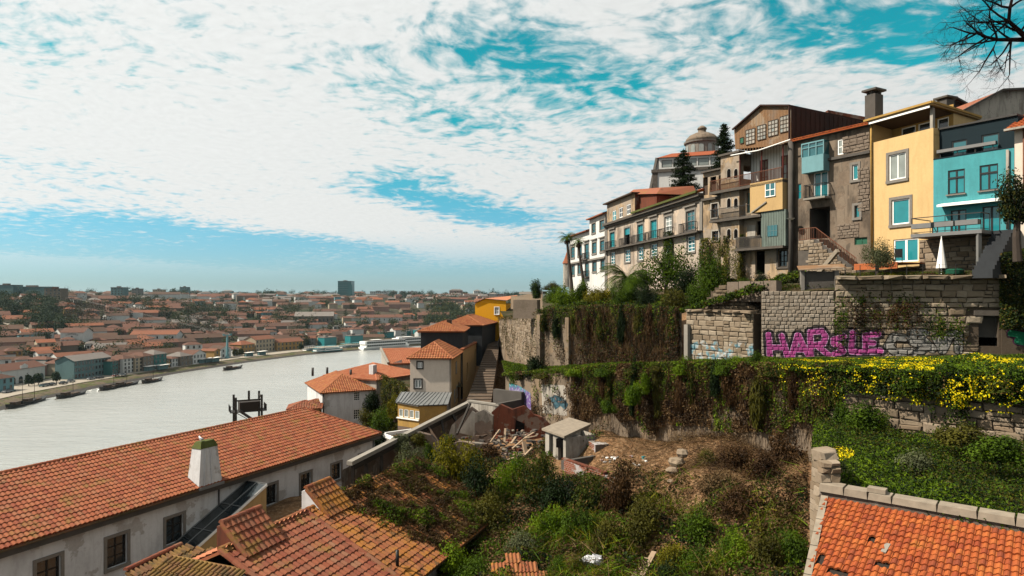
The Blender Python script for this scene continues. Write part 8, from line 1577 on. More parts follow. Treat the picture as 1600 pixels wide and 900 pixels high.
a_, b_ = fI.p(-1, .02, 0), fI.p(fI.len + .5, .02, 0); C, Nn = curtain([(a_.x, a_.y, -19, -10.0), (b_.x, b_.y, -18, -10.0)], 26000, lambda u, v, px, py: np.clip(.5 + hang(u, v, .9, .25), 0, 1), 1.1, (.4, 0)); cover('creeper', 'ivy smothering the curved wall left of the beige house', C[:, :3], Nn, ['ivy_leaf', 'leaf_yellowish', 'leaf_dark', 'leaf_olive'], [.4, .15, .25, .2], .17, 'creeper')
# ---- slope: weeds, brown tangles
n = 210000; x = rng.uniform(-8, 17, n); y = rng.uniform(22, 47, n); z = hz(x, y); p_ = np.column_stack([x, y, z]); px, py = scr(p_); lump = fbm(x, y, 1.5, 12); h_ = np.clip((lump - .42) * 2.6, 0, 1) * .75
bare = np.exp(-(((px - 1010) / 95) ** 2 + ((py - 703) / 34) ** 2) * .9) + .75 * np.exp(-(((px - 1165) / 80) ** 2 + ((py - 725) / 40) ** 2)) + np.exp(-(((px - 900) / 40) ** 2 + ((py - 730) / 14) ** 2)); dens = np.clip(1.15 - 2.3 * bare, 0, 1) * (.25 + .75 * (lump > .36)); dens = np.where((px < 845) & (py < 726), dens * .25, dens); dens = np.where(px > 1262, 0, dens)
ok = (rng.random(n) < dens) & (py < 930) & (px > 480); p_ = p_[ok]; px = px[ok]; py = py[ok]; h_ = h_[ok]; m = len(p_); p_[:, 2] += h_ * rng.random(m) ** .5 + .03
brown = np.clip((px - 940) / 130, 0, 1) * np.clip((850 - py) / 110, 0, 1); green = np.clip((py - 770) / 90, 0.1, 1); r_ = rng.random(m); pat = vnoise(p_[:, 0], p_[:, 1], 1.6, 21)
mi = np.where(r_ < .3 + brown * .68, np.where(rng.random(m) < .18 + .3 * brown, 1, 0), np.where(pat > .66, 3, np.where(pat > .45, 2, 6))); mi = np.where((rng.random(m) < .25) & (green > .6) & (pat < .5), 5, mi)  # dark leaves put shade between the shrubs into the colour
cover('undergrowth', 'weeds and brown undergrowth covering the slope', p_, rn(m) * .7 + np.array([0, -.2, .9]), ['leaf_brown', 'leaf_straw', 'leaf_olive', 'leaf_green', 'ivy_leaf', 'leaf_bright', 'leaf_dark'], mi, .135 * (.5 + .9 * rng.random(m)), 'undergrowth')
n = 60000; x = rng.uniform(4, 16.5, n); y = rng.uniform(23, 42, n); z = hz(x, y); p_ = np.column_stack([x, y, z]); px, py = scr(p_); q_ = np.clip((px - 1010) / 90, 0.1, 1) * np.clip((900 - py) / 140, .15, 1) * (px < 1262); ok = rng.random(n) < q_ * .38; p_ = p_[ok]; m = len(p_); p_[:, 2] += rng.random(m) * .5 * fbm(p_[:, 0], p_[:, 1], 1.3, 5) * 1.6
twigs('dry_brush', 'tangle of dry brown stems on the slope', p_, rn(m) * np.array([1, 1, .55]), .55 * (.4 + rng.random(m)), .018, ['leaf_brown', 'leaf_straw', 'bark_dark'], [.5, .35, .15], 'brush')
n = 16000; x = rng.uniform(3, 13, n); y = rng.uniform(33, 47, n); z = hz(x, y) + .03; p_ = np.column_stack([x, y, z]); twigs('straw_litter', 'straw and litter on the bare earth', p_, rn(n) * np.array([1, 1, .15]), .22, .018, ['leaf_straw', 'leaf_brown'], [.6, .4], 'litter')
n = 30000; x = rng.uniform(-6, 15, n); y = rng.uniform(23, 40, n); z = hz(x, y); p_ = np.column_stack([x, y, z]); px, py = scr(p_); ok = (rng.random(n) < np.clip((py - 740) / 60, 0, 1) * (vnoise(x, y, 1.3, 17) > .5)) & (px < 1255) & (px > 640); p_ = p_[ok]; m = len(p_); p_[:, 2] += rng.random(m) * .7
twigs('brambles', 'arching bramble and tall grass stems on the lower slope', p_, rn(m) * np.array([.7, .7, .3]) + np.array([0, 0, .55]), .6 * (.5 + rng.random(m)), .03, ['leaf_yellowish', 'leaf_green', 'leaf_straw', 'leaf_bright'], [.3, .35, .15, .2], 'brambles')
# ---- ledge with grass and yellow flowers
def ledge(i0, i1, n):                                 # points on the lower terrace between stations
 k = rng.uniform(i0, i1, n) * (NS - 1); t_ = rng.random(n) ** 1.3; i = np.minimum(k.astype(int), NS - 2); f_ = (k - i)[:, None]; G_ = T2M.reshape(rows, NS, 3); a = G_[0][i] * (1 - f_) + G_[0][i + 1] * f_; b = G_[-1][i] * (1 - f_) + G_[-1][i + 1] * f_; tt = (t_ * .96 - .04)[:, None]; return a + (b - a) * tt, t_
C, t_ = ledge(0, .68, 52000); hgt = .08 + .55 * np.clip(fbm(C[:, 0], C[:, 1], 1.6, 3) - .15, 0, 1) * (1 - .7 * t_); C[:, 2] += hgt * rng.random(len(C)); cover('grass', 'bright grass and low weeds along the ledge', C, rn(len(C)) * .8 + np.array([0, -.3, .6]), ['leaf_bright', 'leaf_green', 'leaf_olive', 'ivy_leaf'], [.42, .34, .12, .12], .14 * (.5 + rng.random(len(C))), 'grass', .35)
C, t_ = ledge(.62, 1.0, 85000); px, py = scr(C); grow = np.clip((px - 1330) / 200, .0, 1); top = (.04 + 1.5 * np.clip(fbm(C[:, 0], C[:, 1], 2.3, 7) - .18, 0, 1)) * (.28 + 1.0 * grow) * (1.1 - 1.0 * t_); hh = rng.random(len(C)) ** .6; C[:, 2] += top * hh; C[:, :2] -= (rng.random(len(C)) < .3)[:, None] * np.array([.45, .55]) * rng.random(len(C))[:, None]
patch = vnoise(C[:, 0], C[:, 1], 1.15, 31) * .6 + vnoise(C[:, 0], C[:, 1], .45, 33) * .4; fl = (hh > .72) & (patch > .54) & (rng.random(len(C)) < .75); mi = np.where(fl, 3, rng.choice([0, 1, 2], len(C), p=[.5, .3, .2])); cover('flower_bank', 'green bank thick with small yellow flowers on the ledge', C, rn(len(C)) * .6 + np.array([-.2, -.5, .7]), ['leaf_green', 'leaf_bright', 'leaf_dark', 'petal_yellow'], mi, np.where(fl, .10, .13) * (.6 + .7 * rng.random(len(C))), 'flowers', .55)
segs = [(x, y, zt - 1.3, zt + .28) for x, y, zt, zb in L2[3:]]; C, Nn = curtain(segs, 60000, lambda u, v, px, py: np.clip((vnoise(u, v, .8, 41) * .55 + vnoise(u, v * 2, .25, 43) * .55 - .50) * 1.6, 0, .55) * (px > 1215) * np.clip((px - 1215) / 300, .22, 1), .95, (0, 0)); mi = (rng.random(len(C)) < .40 + .3 * C[:, 3]).astype(int); cover('flowers', 'clumps of yellow flowers spilling over the ledge', C[:, :3], Nn, ['leaf_bright', 'petal_yellow'], mi, .085 * (.6 + .7 * rng.random(len(C))), 'flowers', .7)
# ---- bed behind the coping
n = 90000; x = rng.uniform(9.8, 23, n); y = rng.uniform(15, 34.5, n); ok = inpoly(x, y, BED); x = x[ok]; y = y[ok]; m = len(x); hgt = .18 + .85 * fbm(x, y, 2.2, 15); hh = rng.random(m) ** .6; C = np.column_stack([x, y, -6.72 + hgt * hh]); px, py = scr(C); fl = (np.exp(-(((px - 1312) / 26) ** 2 + ((py - 708) / 12) ** 2)) > .45) & (hh > .7) & (rng.random(m) < .8); tone = vnoise(x, y, 2.4, 8)
mi = np.where(fl, 4, np.where(rng.random(m) < .3, 2, np.where(tone > .55, rng.choice([0, 1], m, p=[.6, .4]), rng.choice([0, 3], m, p=[.6, .4])))); cover('herb_bed', 'lush green herbs and weeds in the bed behind the coping', C, rn(m) * .7 + np.array([0, -.3, .7]), ['leaf_green', 'leaf_bright', 'leaf_dark', 'leaf_olive', 'petal_yellow'], mi, np.where(fl, .08, .12) * (.6 + .7 * rng.random(m)), 'herbs', .5)
# ---- weeds on the overgrown roof
n = 62000; u_ = rng.uniform(0, 9.5, n); v_ = rng.uniform(0, LB_, n); prob = np.clip((u_ - (.7 + .36 * (LB_ - v_)) + (fbm(u_, v_, 1.2, 5) - .5) * 2.6) / 1.0, 0, 1); ok = rng.random(n) < prob; u_, v_ = u_[ok], v_[ok]; m = len(u_); base = np.array(O2 + S * LB_) + u_[:, None] * np.array(dB) + v_[:, None] * np.array(-S); tone = fbm(u_, v_, 1.0, 9); base[:, 2] += .04 + rng.random(m) * np.clip((tone - .3) * 1.1, .04, .6)
mi = np.where(tone > .56, rng.choice([0, 1], m, p=[.5, .5]), np.where(tone > .47, rng.choice([2, 3], m), rng.choice([3, 4], m, p=[.75, .25]))); cover('roof_weeds', 'moss, weeds and dry stems growing over the lichen tiles', base, rn(m) * .7 + np.array([.2, -.2, .8]), ['leaf_bright', 'leaf_green', 'leaf_olive', 'leaf_brown', 'leaf_straw'], mi, .11 * (.5 + rng.random(m)), 'weeds')
twigs('dry_brush', 'dry stems over the roof weeds', base[::4] + np.array([0, 0, .05]), rn(len(base[::4])) * np.array([1, 1, .6]), .4, .016, ['leaf_brown', 'leaf_straw'], [.7, .3], 'brush')
# ---- shrubs of the slope: px, py of the foot, depth, radius, height, leaf, label
SH = [(715, 772, 38.5, 2.0, 2.7, 'leaf_yellowish', 'tall yellowish green bush right of the broken wall remnant'), (742, 800, 36, 1.7, 2.0, 'leaf_dark', 'dark bush below the tall yellowish one'), (672, 712, 46, .9, 1.3, 'leaf_green', 'round green bush growing under the bare roof beam'), (640, 722, 44, 1.5, 1.8, 'leaf_grey', 'grey green bush left under the roof beam'),
      (800, 768, 37, 1.5, 1.9, 'leaf_bright', 'fresh bright green bush in front of the rubble'), (832, 790, 35.5, 1.5, 1.7, 'ivy_leaf', 'dull green ivy bush right of the bright one'), (770, 812, 33.5, 1.4, 1.3, 'leaf_olive', 'olive mound below the bright green bush'), (705, 868, 29.5, 1.3, 1.2, 'leaf_bright', 'bright green herb clump at the foot of the overgrown roof'), (742, 884, 28.5, 1.2, 1.1, 'leaf_green', 'green clump right of the bright herb clump'),
      (850, 760, 37, .9, 1.4, 'ivy_leaf', 'ivy clump left of the brick wall'), (885, 790, 34, 1.6, 1.6, 'leaf_dark', 'dark bush in front of the brick wall'), (925, 800, 33, 1.5, 1.6, 'ivy_leaf', 'ivy mound right of the dark bush by the brick wall'), (965, 812, 32, 1.2, 1.9, 'leaf_brown', 'brown ivy clad stump right of the ivy mound'), (905, 838, 30.5, 1.2, 1.1, 'leaf_green', 'green bush above the plastic sack'), (858, 836, 31, 1.3, 1.2, 'leaf_bright', 'bright tuft between olive mounds'),
      (815, 850, 30, 1.1, .9, 'leaf_grey', 'grey green tuft above the shed roof tip'), (948, 862, 29, 1.0, 1.1, 'leaf_olive', 'olive clump right of the plastic sack'), (1005, 840, 29.5, 1.3, 1.2, 'leaf_olive', 'olive bush above the leaning boards'), (1050, 862, 27, 1.0, .9, 'leaf_yellowish', 'yellowish bush right of the boards'), (1086, 840, 28, 1.2, 1.1, 'leaf_green', 'rounded green bush on the lower right slope'),
      (1090, 892, 25.3, 1.0, .85, 'leaf_green', 'green bush at the bottom edge right of the boards'), (1045, 898, 25.0, .8, .8, 'leaf_dark', 'dark bush at the bottom edge beside the boards'), (1145, 880, 25, 1.1, .9, 'leaf_bright', 'bright bush near the bottom edge on the right slope'), (1195, 872, 24.5, .9, .9, 'leaf_olive', 'olive bush left of the orange roof verge'), (1160, 815, 28.5, 1.2, .9, 'leaf_brown', 'brown mound in the middle of the right slope'),
      (1120, 770, 31, 1.3, .8, 'leaf_straw', 'straw coloured mound below the dry tangle'), (1190, 760, 30, 1.1, .9, 'leaf_brown', 'brown bush left of the stone pier'), (1105, 715, 34.5, .9, .6, 'leaf_olive', 'olive bush right of the boulders'), (1150, 700, 34, 1.3, 1.0, 'leaf_brown', 'brown dry bush under the lower wall'), (1225, 705, 31.5, 1.2, 1.3, 'leaf_brown', 'tall brown dry bush near the bed corner'), (1240, 830, 24.5, .8, .9, 'leaf_green', 'green bush against the orange roof verge'),
      (905, 888, 27.2, .6, .5, 'leaf_olive', 'small olive tuft left of the sack'), (870, 895, 27.4, .7, .6, 'leaf_green', 'small green tuft right of the shed roof tip'), (668, 842, 31, .7, .6, 'leaf_grey', 'pale tuft on the edge of the overgrown roof')]
for i, (px, py, Y, r, h, m_, lab) in enumerate(SH):
 q = P(px, py, Y); q.z = max(min(hz1(q.x, q.y), q.z + .4), q.z - 1.0) - .05; shrub(q, r * .95, h * 1.4, lab, m_, 4200, .085 / max(r, .6) ** .35, 2 + i % 5, lobes=13)
# ledge bushes and bushes hanging from the lower wall
for i, (px, py, Y, r, h, m_, lab) in enumerate(((808, 596, 60, 1.3, 1.5, 'leaf_green', 'bush at the left tip of the ledge'), (837, 588, 57, 1.4, 1.7, 'leaf_dark', 'dark bush second from the left tip of the ledge'), (990, 628, 43.7, .8, 1.5, 'leaf_bright', 'bright green bush clinging to the creeper wall'), (1004, 612, 43.2, .6, 1.3, 'leaf_bright', 'smaller bright bush beside it on the creeper wall'), (950, 642, 45.2, .7, .9, 'leaf_green', 'green tuft low on the creeper wall'), (1185, 572, 39, .7, .8, 'leaf_green', 'green bush left of the first yellow flowers'), (1150, 578, 39.5, .9, .8, 'leaf_bright', 'bright bush on the ledge below the block wall'), (655, 694, 49, 1.0, 1.0, 'leaf_olive', 'olive ivy tuft on the ruined wall under the beam'), (706, 700, 46.5, 1.1, .9, 'ivy_leaf', 'ivy cap on the ruin right of the beam'), (760, 712, 45, 1.1, 1.0, 'leaf_brown', 'brown creeper heap below the red ruin'), (690, 738, 43, 1.4, 1.3, 'leaf_dark', 'dark shadowy bush in front of the ruined house'), (625, 700, 48, 1.2, 1.0, 'leaf_grey', 'grey bush at the left of the ruined house'), (735, 735, 43, 1.3, 1.5, 'leaf_yellowish', 'yellowish ivy heap in front of the ruined house'), (1345, 665, 31.5, 1.2, 1.1, 'leaf_green', 'green bush at the foot of the shaded rubble wall'), (1430, 735, 24.5, .8, .9, 'leaf_grey', 'grey leaved cabbage like plant in the herb bed'), (1320, 670, 33, .9, 1.3, 'leaf_green', 'tall herb at the inner corner of the bed'), (1560, 720, 23, 1.2, .9, 'leaf_green', 'leafy bush near the right edge of the bed'), (1500, 690, 26, 1.2, .8, 'leaf_olive', 'olive bush in the middle of the bed'))):
 shrub(P(px, py, Y), r, h, lab, m_, 3200, .1, 3 + i % 5, 'bushes on the ledge and bed', lobes=11)
ORD = ('first', 'second', 'third', 'fourth', 'fifth', 'sixth', 'seventh', 'eighth', 'ninth', 'tenth', 'eleventh', 'twelfth', 'thirteenth', 'fourteenth')
for i in range(14):
 k = (i + .35 + .3 * random.random()) / 14; a = along(L2, k); shrub(Vector((a[0] - .1, a[1] - .15, a[2] - .35)), random.uniform(.6, 1.25), random.uniform(.55, 1.15) * (1 if k > .35 else .8), f'creeper mound on the edge of the ledge, {ORD[i]} from the left', ('ivy_leaf', 'leaf_green', 'leaf_bright', 'leaf_olive')[(i * 3) % 4], 3000, .1, 2 + i % 5, 'creeper mounds along the ledge', name='creeper_mound', cat='creeper', lobes=11, **(dict(mats2='petal_yellow', f2=.16, top2=True) if k > .72 else {}))
for i in range(12):
 k = .22 + (i + .7 * random.random()) / 12 * .48; a = along(L2, k); h_ = random.uniform(1.6, 3.2); shrub(Vector((a[0] - .15, a[1] - .25, a[2] - h_ * .92)), random.uniform(.35, .75), h_, f'trailing clump of creeper on the lower wall, {ORD[i]} from the left', ('leaf_brown', 'ivy_leaf', 'leaf_dark', 'leaf_brown', 'leaf_olive')[i % 5], 2600, .13, 2 + i % 5, 'trailing creeper clumps', name='creeper_clump', cat='creeper', lobes=14)
for i in range(8):
 k = .17 + (i + .7 * random.random()) / 8 * .31; a = along(L1, k); h_ = random.uniform(1.5, 2.8); shrub(Vector((a[0] - .3, a[1] - .2, a[3] - h_ * .85)), random.uniform(.45, .9), h_, f'trailing clump of ivy on the upper garden wall, {ORD[i]} from the left', ('ivy_leaf', 'leaf_dark', 'leaf_olive', 'leaf_brown')[i % 4], 2600, .13, 2 + i % 5, 'trailing ivy clumps', name='ivy_clump', cat='creeper', lobes=14)
# palm garden
GSH = [(1040, 447, 60, 3.3, 4.6, 'leaf_green', 'big round green bush in front of the manor'), (1108, 452, 52.5, 1.9, 3.2, 'leaf_green', 'second big green bush right of the round one'), (1075, 452, 55, 1.6, 2.0, 'leaf_dark', 'dark bush between the two big green ones'), (865, 470, 70, 1.5, 1.9, 'leaf_green', 'green bush above the left end of the vine wall'), (885, 476, 66, 1.6, 2.2, 'leaf_bright', 'bright bush spilling over the vine wall'), (935, 472, 62, 1.6, 1.7, 'leaf_yellowish', 'yellowish bush below the orange flowering one'), (975, 470, 58, 1.6, 1.6, 'leaf_green', 'green bush below the feather palm'), (1010, 474, 55, 1.5, 1.5, 'leaf_dark', 'dark bush above the hanging ivy'), (1055, 478, 50.5, 1.4, 1.7, 'leaf_olive', 'olive bush above the dead creeper'), (1085, 472, 50, 1.3, 1.5, 'leaf_green', 'green bush left of the crumbling wall'), (1150, 462, 46.8, .9, .7, 'leaf_bright', 'low bright bush beside the crumbling wall'), (1000, 446, 62, 1.5, 1.7, 'leaf_dark', 'dark bush right of the feather palm'), (1190, 444, 48, .9, .9, 'leaf_dark', 'dark shrub at the foot of the decayed house'), (1220, 443, 47.5, .8, .9, 'leaf_green', 'green shrub by the ground floor window'), (1240, 440, 47, .6, .9, 'leaf_grey', 'grey green shrub left of the lean-to'), (1162, 447, 50, .9, .8, 'leaf_green', 'low green shrub below the ivy columns'), (862, 452, 76, 1.2, .9, 'leaf_olive', 'low olive shrub right of the clipped hedge'), (1500, 436, 40.4, .6, .5, 'leaf_bright', 'small bright plant under the raised deck'), (1450, 436, 40.6, .6, .5, 'leaf_brown', 'small reddish shrub beside the wooden deck'), (1395, 437, 41, .5, .4, 'leaf_yellowish', 'small yellow flowering plant behind the wire fence')]
for i, (px, py, Y, r, h, m_, lab) in enumerate(GSH): shrub(P(px, py, Y), r, h, lab, m_, 4000, .08 / max(r, .6) ** .35, 2 + i % 5, 'bushes in the upper garden', lobes=13)
shrub(P(909, 466, 66), 1.15, 1.75, 'dome shaped bush covered in white blossom', 'leaf_green', 4200, .085, 4, 'bushes in the upper garden', name='flowering_shrub', mats2='petal_white', f2=.38, top2=True); shrub(P(946, 470, 62.5), .95, 1.3, 'bush with rusty orange flowers left of the feather palm', 'leaf_olive', 3000, .09, 5, 'bushes in the upper garden', name='flowering_shrub', mats2='petal_orange', f2=.4, top2=True)
C, Nn = [], []
for (x0, y0, a0_, b0_), (x1, y1, a1_, b1_) in zip(L1[1:5], L1[2:5]):
 m = 7000; k = rng.random(m); off = rng.random(m) ** 1.5 * 5; f_ = Frame((x0, y0), (x1, y1)); p_ = np.array(f_.O) + (k * f_.len)[:, None] * np.array(f_.U) - off[:, None] * np.array(f_.N); p_[:, 2] = b0_ + (b1_ - b0_) * k + off * .25 + rng.random(m) * .8 * fbm(p_[:, 0], p_[:, 1], 1.5, 2); C.append(p_); Nn.append(rn(m) * .7 + np.array([-.2, -.4, .7]))
C = np.concatenate(C); Nn = np.concatenate(Nn); cover('undergrowth', 'mixed green undergrowth filling the palm garden', C, Nn, ['leaf_green', 'leaf_dark', 'ivy_leaf', 'leaf_bright', 'leaf_olive'], [.3, .25, .2, .15, .1], .17 * (.5 + rng.random(len(C))), 'undergrowth')
m = 9000; k = rng.random(m); p_ = np.array(FW.O) + (k * FW.len)[:, None] * np.array(FW.U) - (.8 + rng.random(m) * 3)[:, None] * np.array(FW.N); p_[:, 2] = np.where(k * FW.len < uN, .35, 1.1) + rng.random(m) * .4 + .0; cover('grass', 'grass and low plants on top of the rubble wall', p_, rn(m) * .7 + np.array([0, -.3, .7]), ['leaf_green', 'leaf_olive', 'leaf_brown'], [.5, .3, .2], .11, 'grass', .35)
# vine arch
pts = [P(957, 450, 60.5), P(957, 470, 60.2), P(952, 486, 60), P(942, 497, 59.8), P(928, 502, 59.8), P(916, 498, 60)]; t = thing('vine_arch', pts[0] + Vector((0, 0, -3)), 'thick ivy clad stem drooping in a loop over the wall', 'vine'); MB().tube(pts, [.16, .15, .13, .11, .09, .05], 6).build('stem', 'bark', t); C = np.concatenate([np.array(pts[i].lerp(pts[i + 1], k)) + rng.normal(size=(60, 3)) * .16 for i in range(5) for k in (.1, .3, .5, .7, .9)]); V, Fq = leaves(C - np.array(ORG[t.name]), rn(len(C)), .16); put('foliage', np_mesh('foliage', V, Fq, ['leaf_olive'], isl=4), t)
# hedge, slope trees by the white house
shrub(P(837, 463, 75), 1.05, 1.9, 'dark dense hedge bush standing on the parapet', 'leaf_dark', 4200, .09, 4, 'bushes in the upper garden', name='hedge_bush', mats2='leaf_green', f2=.3)
for i, (px, py, Y, r, h, th, m_, lab) in enumerate(((582, 654, 76, 1.3, 2.6, .8, 'leaf_dark', 'dark slim tree at the right corner of the white house'), (600, 672, 72, 2.0, 2.4, .4, 'leaf_green', 'bushy tree below the ivy wall'), (572, 668, 73, 1.6, 1.8, .4, 'leaf_olive', 'olive bush below the white house'), (618, 655, 71, 1.3, 2.4, .5, 'leaf_yellowish', 'yellowish climber bush left of the annex'), (690, 672, 62, 1.2, .9, .2, 'leaf_grey', 'pale shrub in front of the annex door'), (735, 668, 59, .5, 1.3, .2, 'leaf_dark', 'spiky dark plant at the foot of the steps'), (590, 700, 60, 1.6, 1.6, .3, 'leaf_dark', 'dark bush between the long house and the flat roof'))): tree(P(px, py, Y), r, h, th, lab, m_, 3600, .09, 4 + i, 'bushes by the lower houses')
# ---- palms
def palm(loc, top, fr_len, nf, label, trunk_r, dead=0, name='palm_tree', group='palms'):
 t = thing(name, loc, label, 'palm', group); local(t); top = Vector(top); mb = MB(); k = 8; mb.tube([top * (i / k) + Vector((math.sin(i * .8) * .04, 0, 0)) for i in range(k + 1)], [trunk_r * (1.25 - .35 * i / k) for i in range(k + 1)], 8); mb.build('trunk', 'bark', t); V = []; Fq = []; MI = []; rs2 = random.Random(int(top.z * 100) + nf)
 for i in range(nf + dead):
  az = i * 2.4 + rs2.random() * .5; el = (rs2.uniform(-.1, 1.25) if i < nf else rs2.uniform(-1.4, -.8)); d_ = Vector((math.cos(az) * math.cos(el), math.sin(az) * math.cos(el), math.sin(el))); p0 = top.copy(); L_ = fr_len * rs2.uniform(.8, 1.1) * (1 if i < nf else .6); prev = p0; dr = .16 if i < nf else .05
  for s in range(12):
   cur = prev + d_ * (L_ / 12); d_ = (d_ + Vector((0, 0, -dr))).normalized(); side = d_.cross(Vector((0, 0, 1))); side = side.normalized() if side.length > .05 else Vector((1, 0, 0)); wl_ = fr_len * .24 * math.sin(math.pi * (s + 1.5) / 14)
   for sg in (-1, 1):
    for e in (0, .5):
     b = len(V); q_ = prev.lerp(cur, e); tip = q_ + side * sg * wl_ + d_ * wl_ * .6 + Vector((0, 0, -.25 * wl_)); w2 = d_ * (fr_len * .008); V += [q_ - w2, q_ + w2, tip + w2 * .3, tip - w2 * .3]; Fq.append((b, b + 1, b + 2, b + 3)); MI.append(0 if i < nf else 1)
   b = len(V); w2 = Vector((0, 0, fr_len * .008)); V += [prev - w2, prev + w2, cur + w2, cur - w2]; Fq.append((b, b + 1, b + 2, b + 3)); MI.append(0 if i < nf else 1); prev = cur
 put('crown', np_mesh('crown', np.array([tuple(v) for v in V]), np.array(Fq), ['leaf_green', 'leaf_brown'], np.array(MI), isl=4), t); return t
b_ = P(895, 468, 80); tp = P(886, 371, 80); palm(b_, tp - b_, 1.35, 34, 'taller slender palm at the left end of the garden', .16, 16); b_ = P(914, 466, 79); tp = P(904, 378, 79); palm(b_, tp - b_, 1.15, 26, 'second slender palm with a dead skirt, right of the taller', .15, 26)
b_ = P(980, 452, 59); palm(b_, Vector((0, 0, .9)), 3.0, 46, 'feather palm with arching fronds in front of the manor', .35, 8, name='feather_palm')
# ---- conifers behind the manor
def conifer(loc, h, r, label, tiers, top_bare=0.0):
 t = thing('conifer', loc, label, 'tree', 'conifers by the church'); local(t); MB().tube([(0, 0, -6), (0, 0, h * .5), (0, 0, h)], [.3, .2, .04], 7).build('trunk', 'bark_dark', t); C = []; Nn = []
 for i in range(tiers):
  k = i / tiers; z0_ = h * (.05 + .95 * k); rad = r * (1 - k) ** .8 * rng.uniform(.6, 1.15) + .15
  for j in range(9):
   a = rng.random() * 6.28; L_ = rad * rng.uniform(.6, 1.1); m = int(60 * L_ + 12); s = rng.random(m) ** .7; q_ = np.column_stack([np.cos(a) * s * L_, np.sin(a) * s * L_, z0_ - .25 * s * L_ + .12 * (s * L_) ** 2]) + rng.normal(size=(m, 3)) * np.array([.16, .16, .09]) * (1.1 - .4 * k); C.append(q_); Nn.append(rn(m) + np.array([0, 0, .7]))
 C = np.concatenate(C); V, Fq = leaves(C, np.concatenate(Nn), .2, .45); put('crown', np_mesh('crown', V, Fq, ['leaf_dark'], isl=4), t)
q = P(1068, 303, 84); conifer(q, P(1068, 232, 84).z - q.z, 2.6, 'broad dark cedar in front of the church', 15); q = P(1131, 262, 74); conifer(q, P(1131, 192, 74).z - q.z, 1.35, 'slim dark araucaria right of the dome', 17)
# ---- olive, dark evergreen, bare tree
q = P(1372, 432, 41.8); tree(q, 1.25, 1.8, .75, 'small grey green olive tree behind the wire fence', 'leaf_grey', 5200, .055, 8, None, 'olive_tree', trunk_r=.11, spread=.66); q = P(1590, 400, 36.5); tree(q, 1.5, 2.7, 2.1, 'dense dark evergreen at the right edge', 'leaf_dark', 6500, .07, 9, None, 'evergreen_tree', mats2='leaf_olive', f2=.25)
t = thing('bare_tree', (21.5, 22, -6.8), 'leafless tree reaching in from the top right corner', 'tree'); mb = MB(); tw = MB(); rs2 = random.Random(12)
def grow(p, d, L_, r, depth, mbx):
 n = 4; pts = [p]; rr = [r]
 for i in range(n): d = (d + Vector((rs2.uniform(-1, 1), rs2.uniform(-1, 1), rs2.uniform(-.8, 1.0))) * (.14 + .03 * depth)).normalized(); p = p + d * (L_ / n); pts.append(p); rr.append(r * (1 - .55 * (i + 1) / n))
 mbx.tube(pts, rr, 5 if depth < 3 else 3)
 if depth >= 6: return
 for i in range(3 if depth < 2 else rs2.choice((3, 4)) if depth < 5 else 3):
  k = rs2.choice((1, 2, 3, 4)); s = pts[k]; ax = Vector((rs2.gauss(0, 1), rs2.gauss(0, 1), rs2.gauss(0, 1) - (.25 if depth > 2 else 0))).normalized(); nd = (d * .75 + ax * .75).normalized(); grow(s, nd, L_ * rs2.uniform(.52, .74), rr[k] * .72, depth + 1, mbx if depth < 1 else tw)
mb.tube([(21.5, 22, -7), (21.3, 21.9, -2), (20.6, 21.6, 2.5), (19.4, 21.2, 5.2)], [.42, .34, .28, .2], 8)
e0 = P(1606, 62, 20.5); mb.tube([(19.4, 21.2, 5.2), (17.6, 20.9, 7.0), tuple(e0)], [.2, .12, .075], 6); q_ = [e0, P(1580, 62, 20.4), P(1558, 62, 20.3), P(1542, 58, 20.2), P(1526, 52, 20.1)]; mb.tube(q_, [.075, .062, .05, .04, .025], 6)
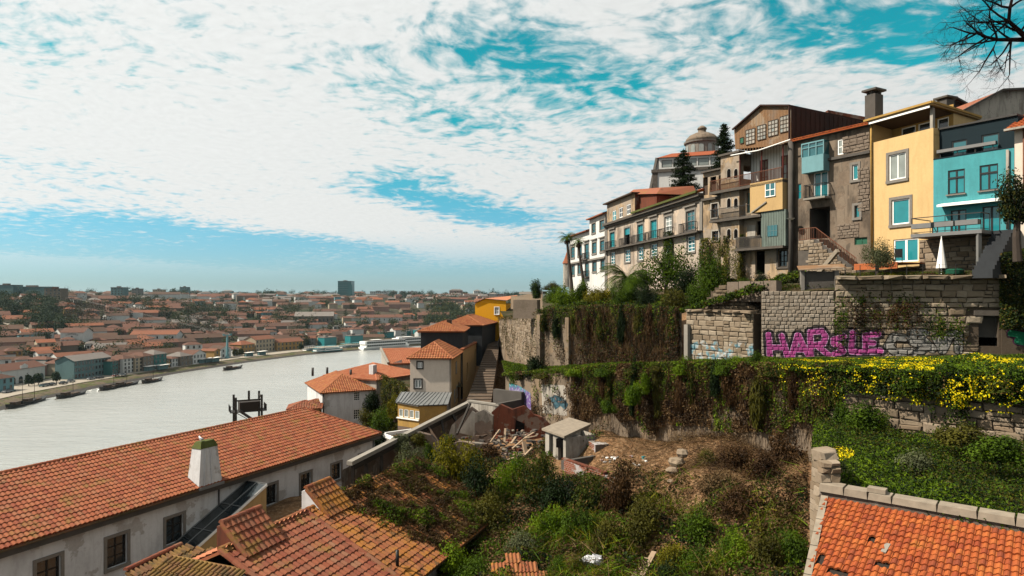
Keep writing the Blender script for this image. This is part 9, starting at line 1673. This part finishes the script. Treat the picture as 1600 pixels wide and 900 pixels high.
for q0, dd, L_ in ((q_[1], (-.4, 0, -.8), 1.0), (q_[1], (-.7, .2, .6), 1.0), (q_[2], (-.2, .2, -.9), 1.0), (q_[2], (-.6, -.2, .7), .9), (q_[3], (-.8, .1, -.5), .9), (q_[3], (-.7, .2, .6), .8), (q_[4], (-.95, 0, .1), .75), (q_[4], (-.8, .3, -.4), .7), (q_[1], (-.1, .1, -.95), 1.2), (q_[2], (-.9, .2, -.3), 1.0)): grow(q0, Vector(dd), L_, .034, 2, tw)
e1 = P(1612, 66, 20.4); w_ = [e1, P(1594, 50, 20.3), P(1576, 33, 20.2), P(1578, 12, 20.1), P(1584, -12, 20.0)]; mb.tube(w_, [.09, .075, .055, .045, .03], 6)
for q0, dd, L_ in ((w_[1], (-.6, .1, .5), 1.0), (w_[2], (-.9, 0, .1), 1.2), (w_[2], (-.7, .2, -.5), 1.0), (w_[3], (-.9, .1, .2), 1.1), (w_[3], (.6, .1, .6), .9), (w_[2], (-.8, .3, .5), 1.2), (w_[1], (.5, 0, .8), .9), (w_[4], (-.8, .1, -.1), 1.0)): grow(q0, Vector(dd), L_, .036, 2, tw)
mb.tube([(19.4, 21.2, 5.2), (20.2, 21.5, 8.5), (20.8, 22, 12)], [.18, .13, .06], 6); grow(Vector((20.2, 21.5, 8.5)), Vector((.4, .4, .8)), 3.0, .08, 1, mb); grow(Vector((20.8, 22, 11)), Vector((.2, .1, .9)), 2.5, .06, 1, mb); mb.build('trunk', 'bark_dark', t); tw.build('twigs', 'bark_dark', t)
# ---------------------------------------------------------------- the air over the river
m = bpy.data.materials.new('air'); m.use_nodes = True; m.node_tree.nodes.clear(); MATS['air'] = m; g = NT(m.node_tree)
v = g.n('ShaderNodeVolumePrincipled', {'Color': (0.62, 0.84, 0.95, 1), 'Density': 0.000035, 'Anisotropy': 0.3}); o = g.n('ShaderNodeOutputMaterial', (), out=None); m.node_tree.links.new(v, o.inputs[1])
mb = MB(); mb.hexa([(-5300, -140, -50.5), (5300, -140, -50.5), (5300, 6100, -50.5), (-5300, 6100, -50.5), (-5300, -140, 52), (5300, -140, 52), (5300, 6100, 52), (-5300, 6100, 52)]); tag(mb.build('haze', 'air'), 'thin pale haze over the river and far bank', 'haze', None, 'stuff')
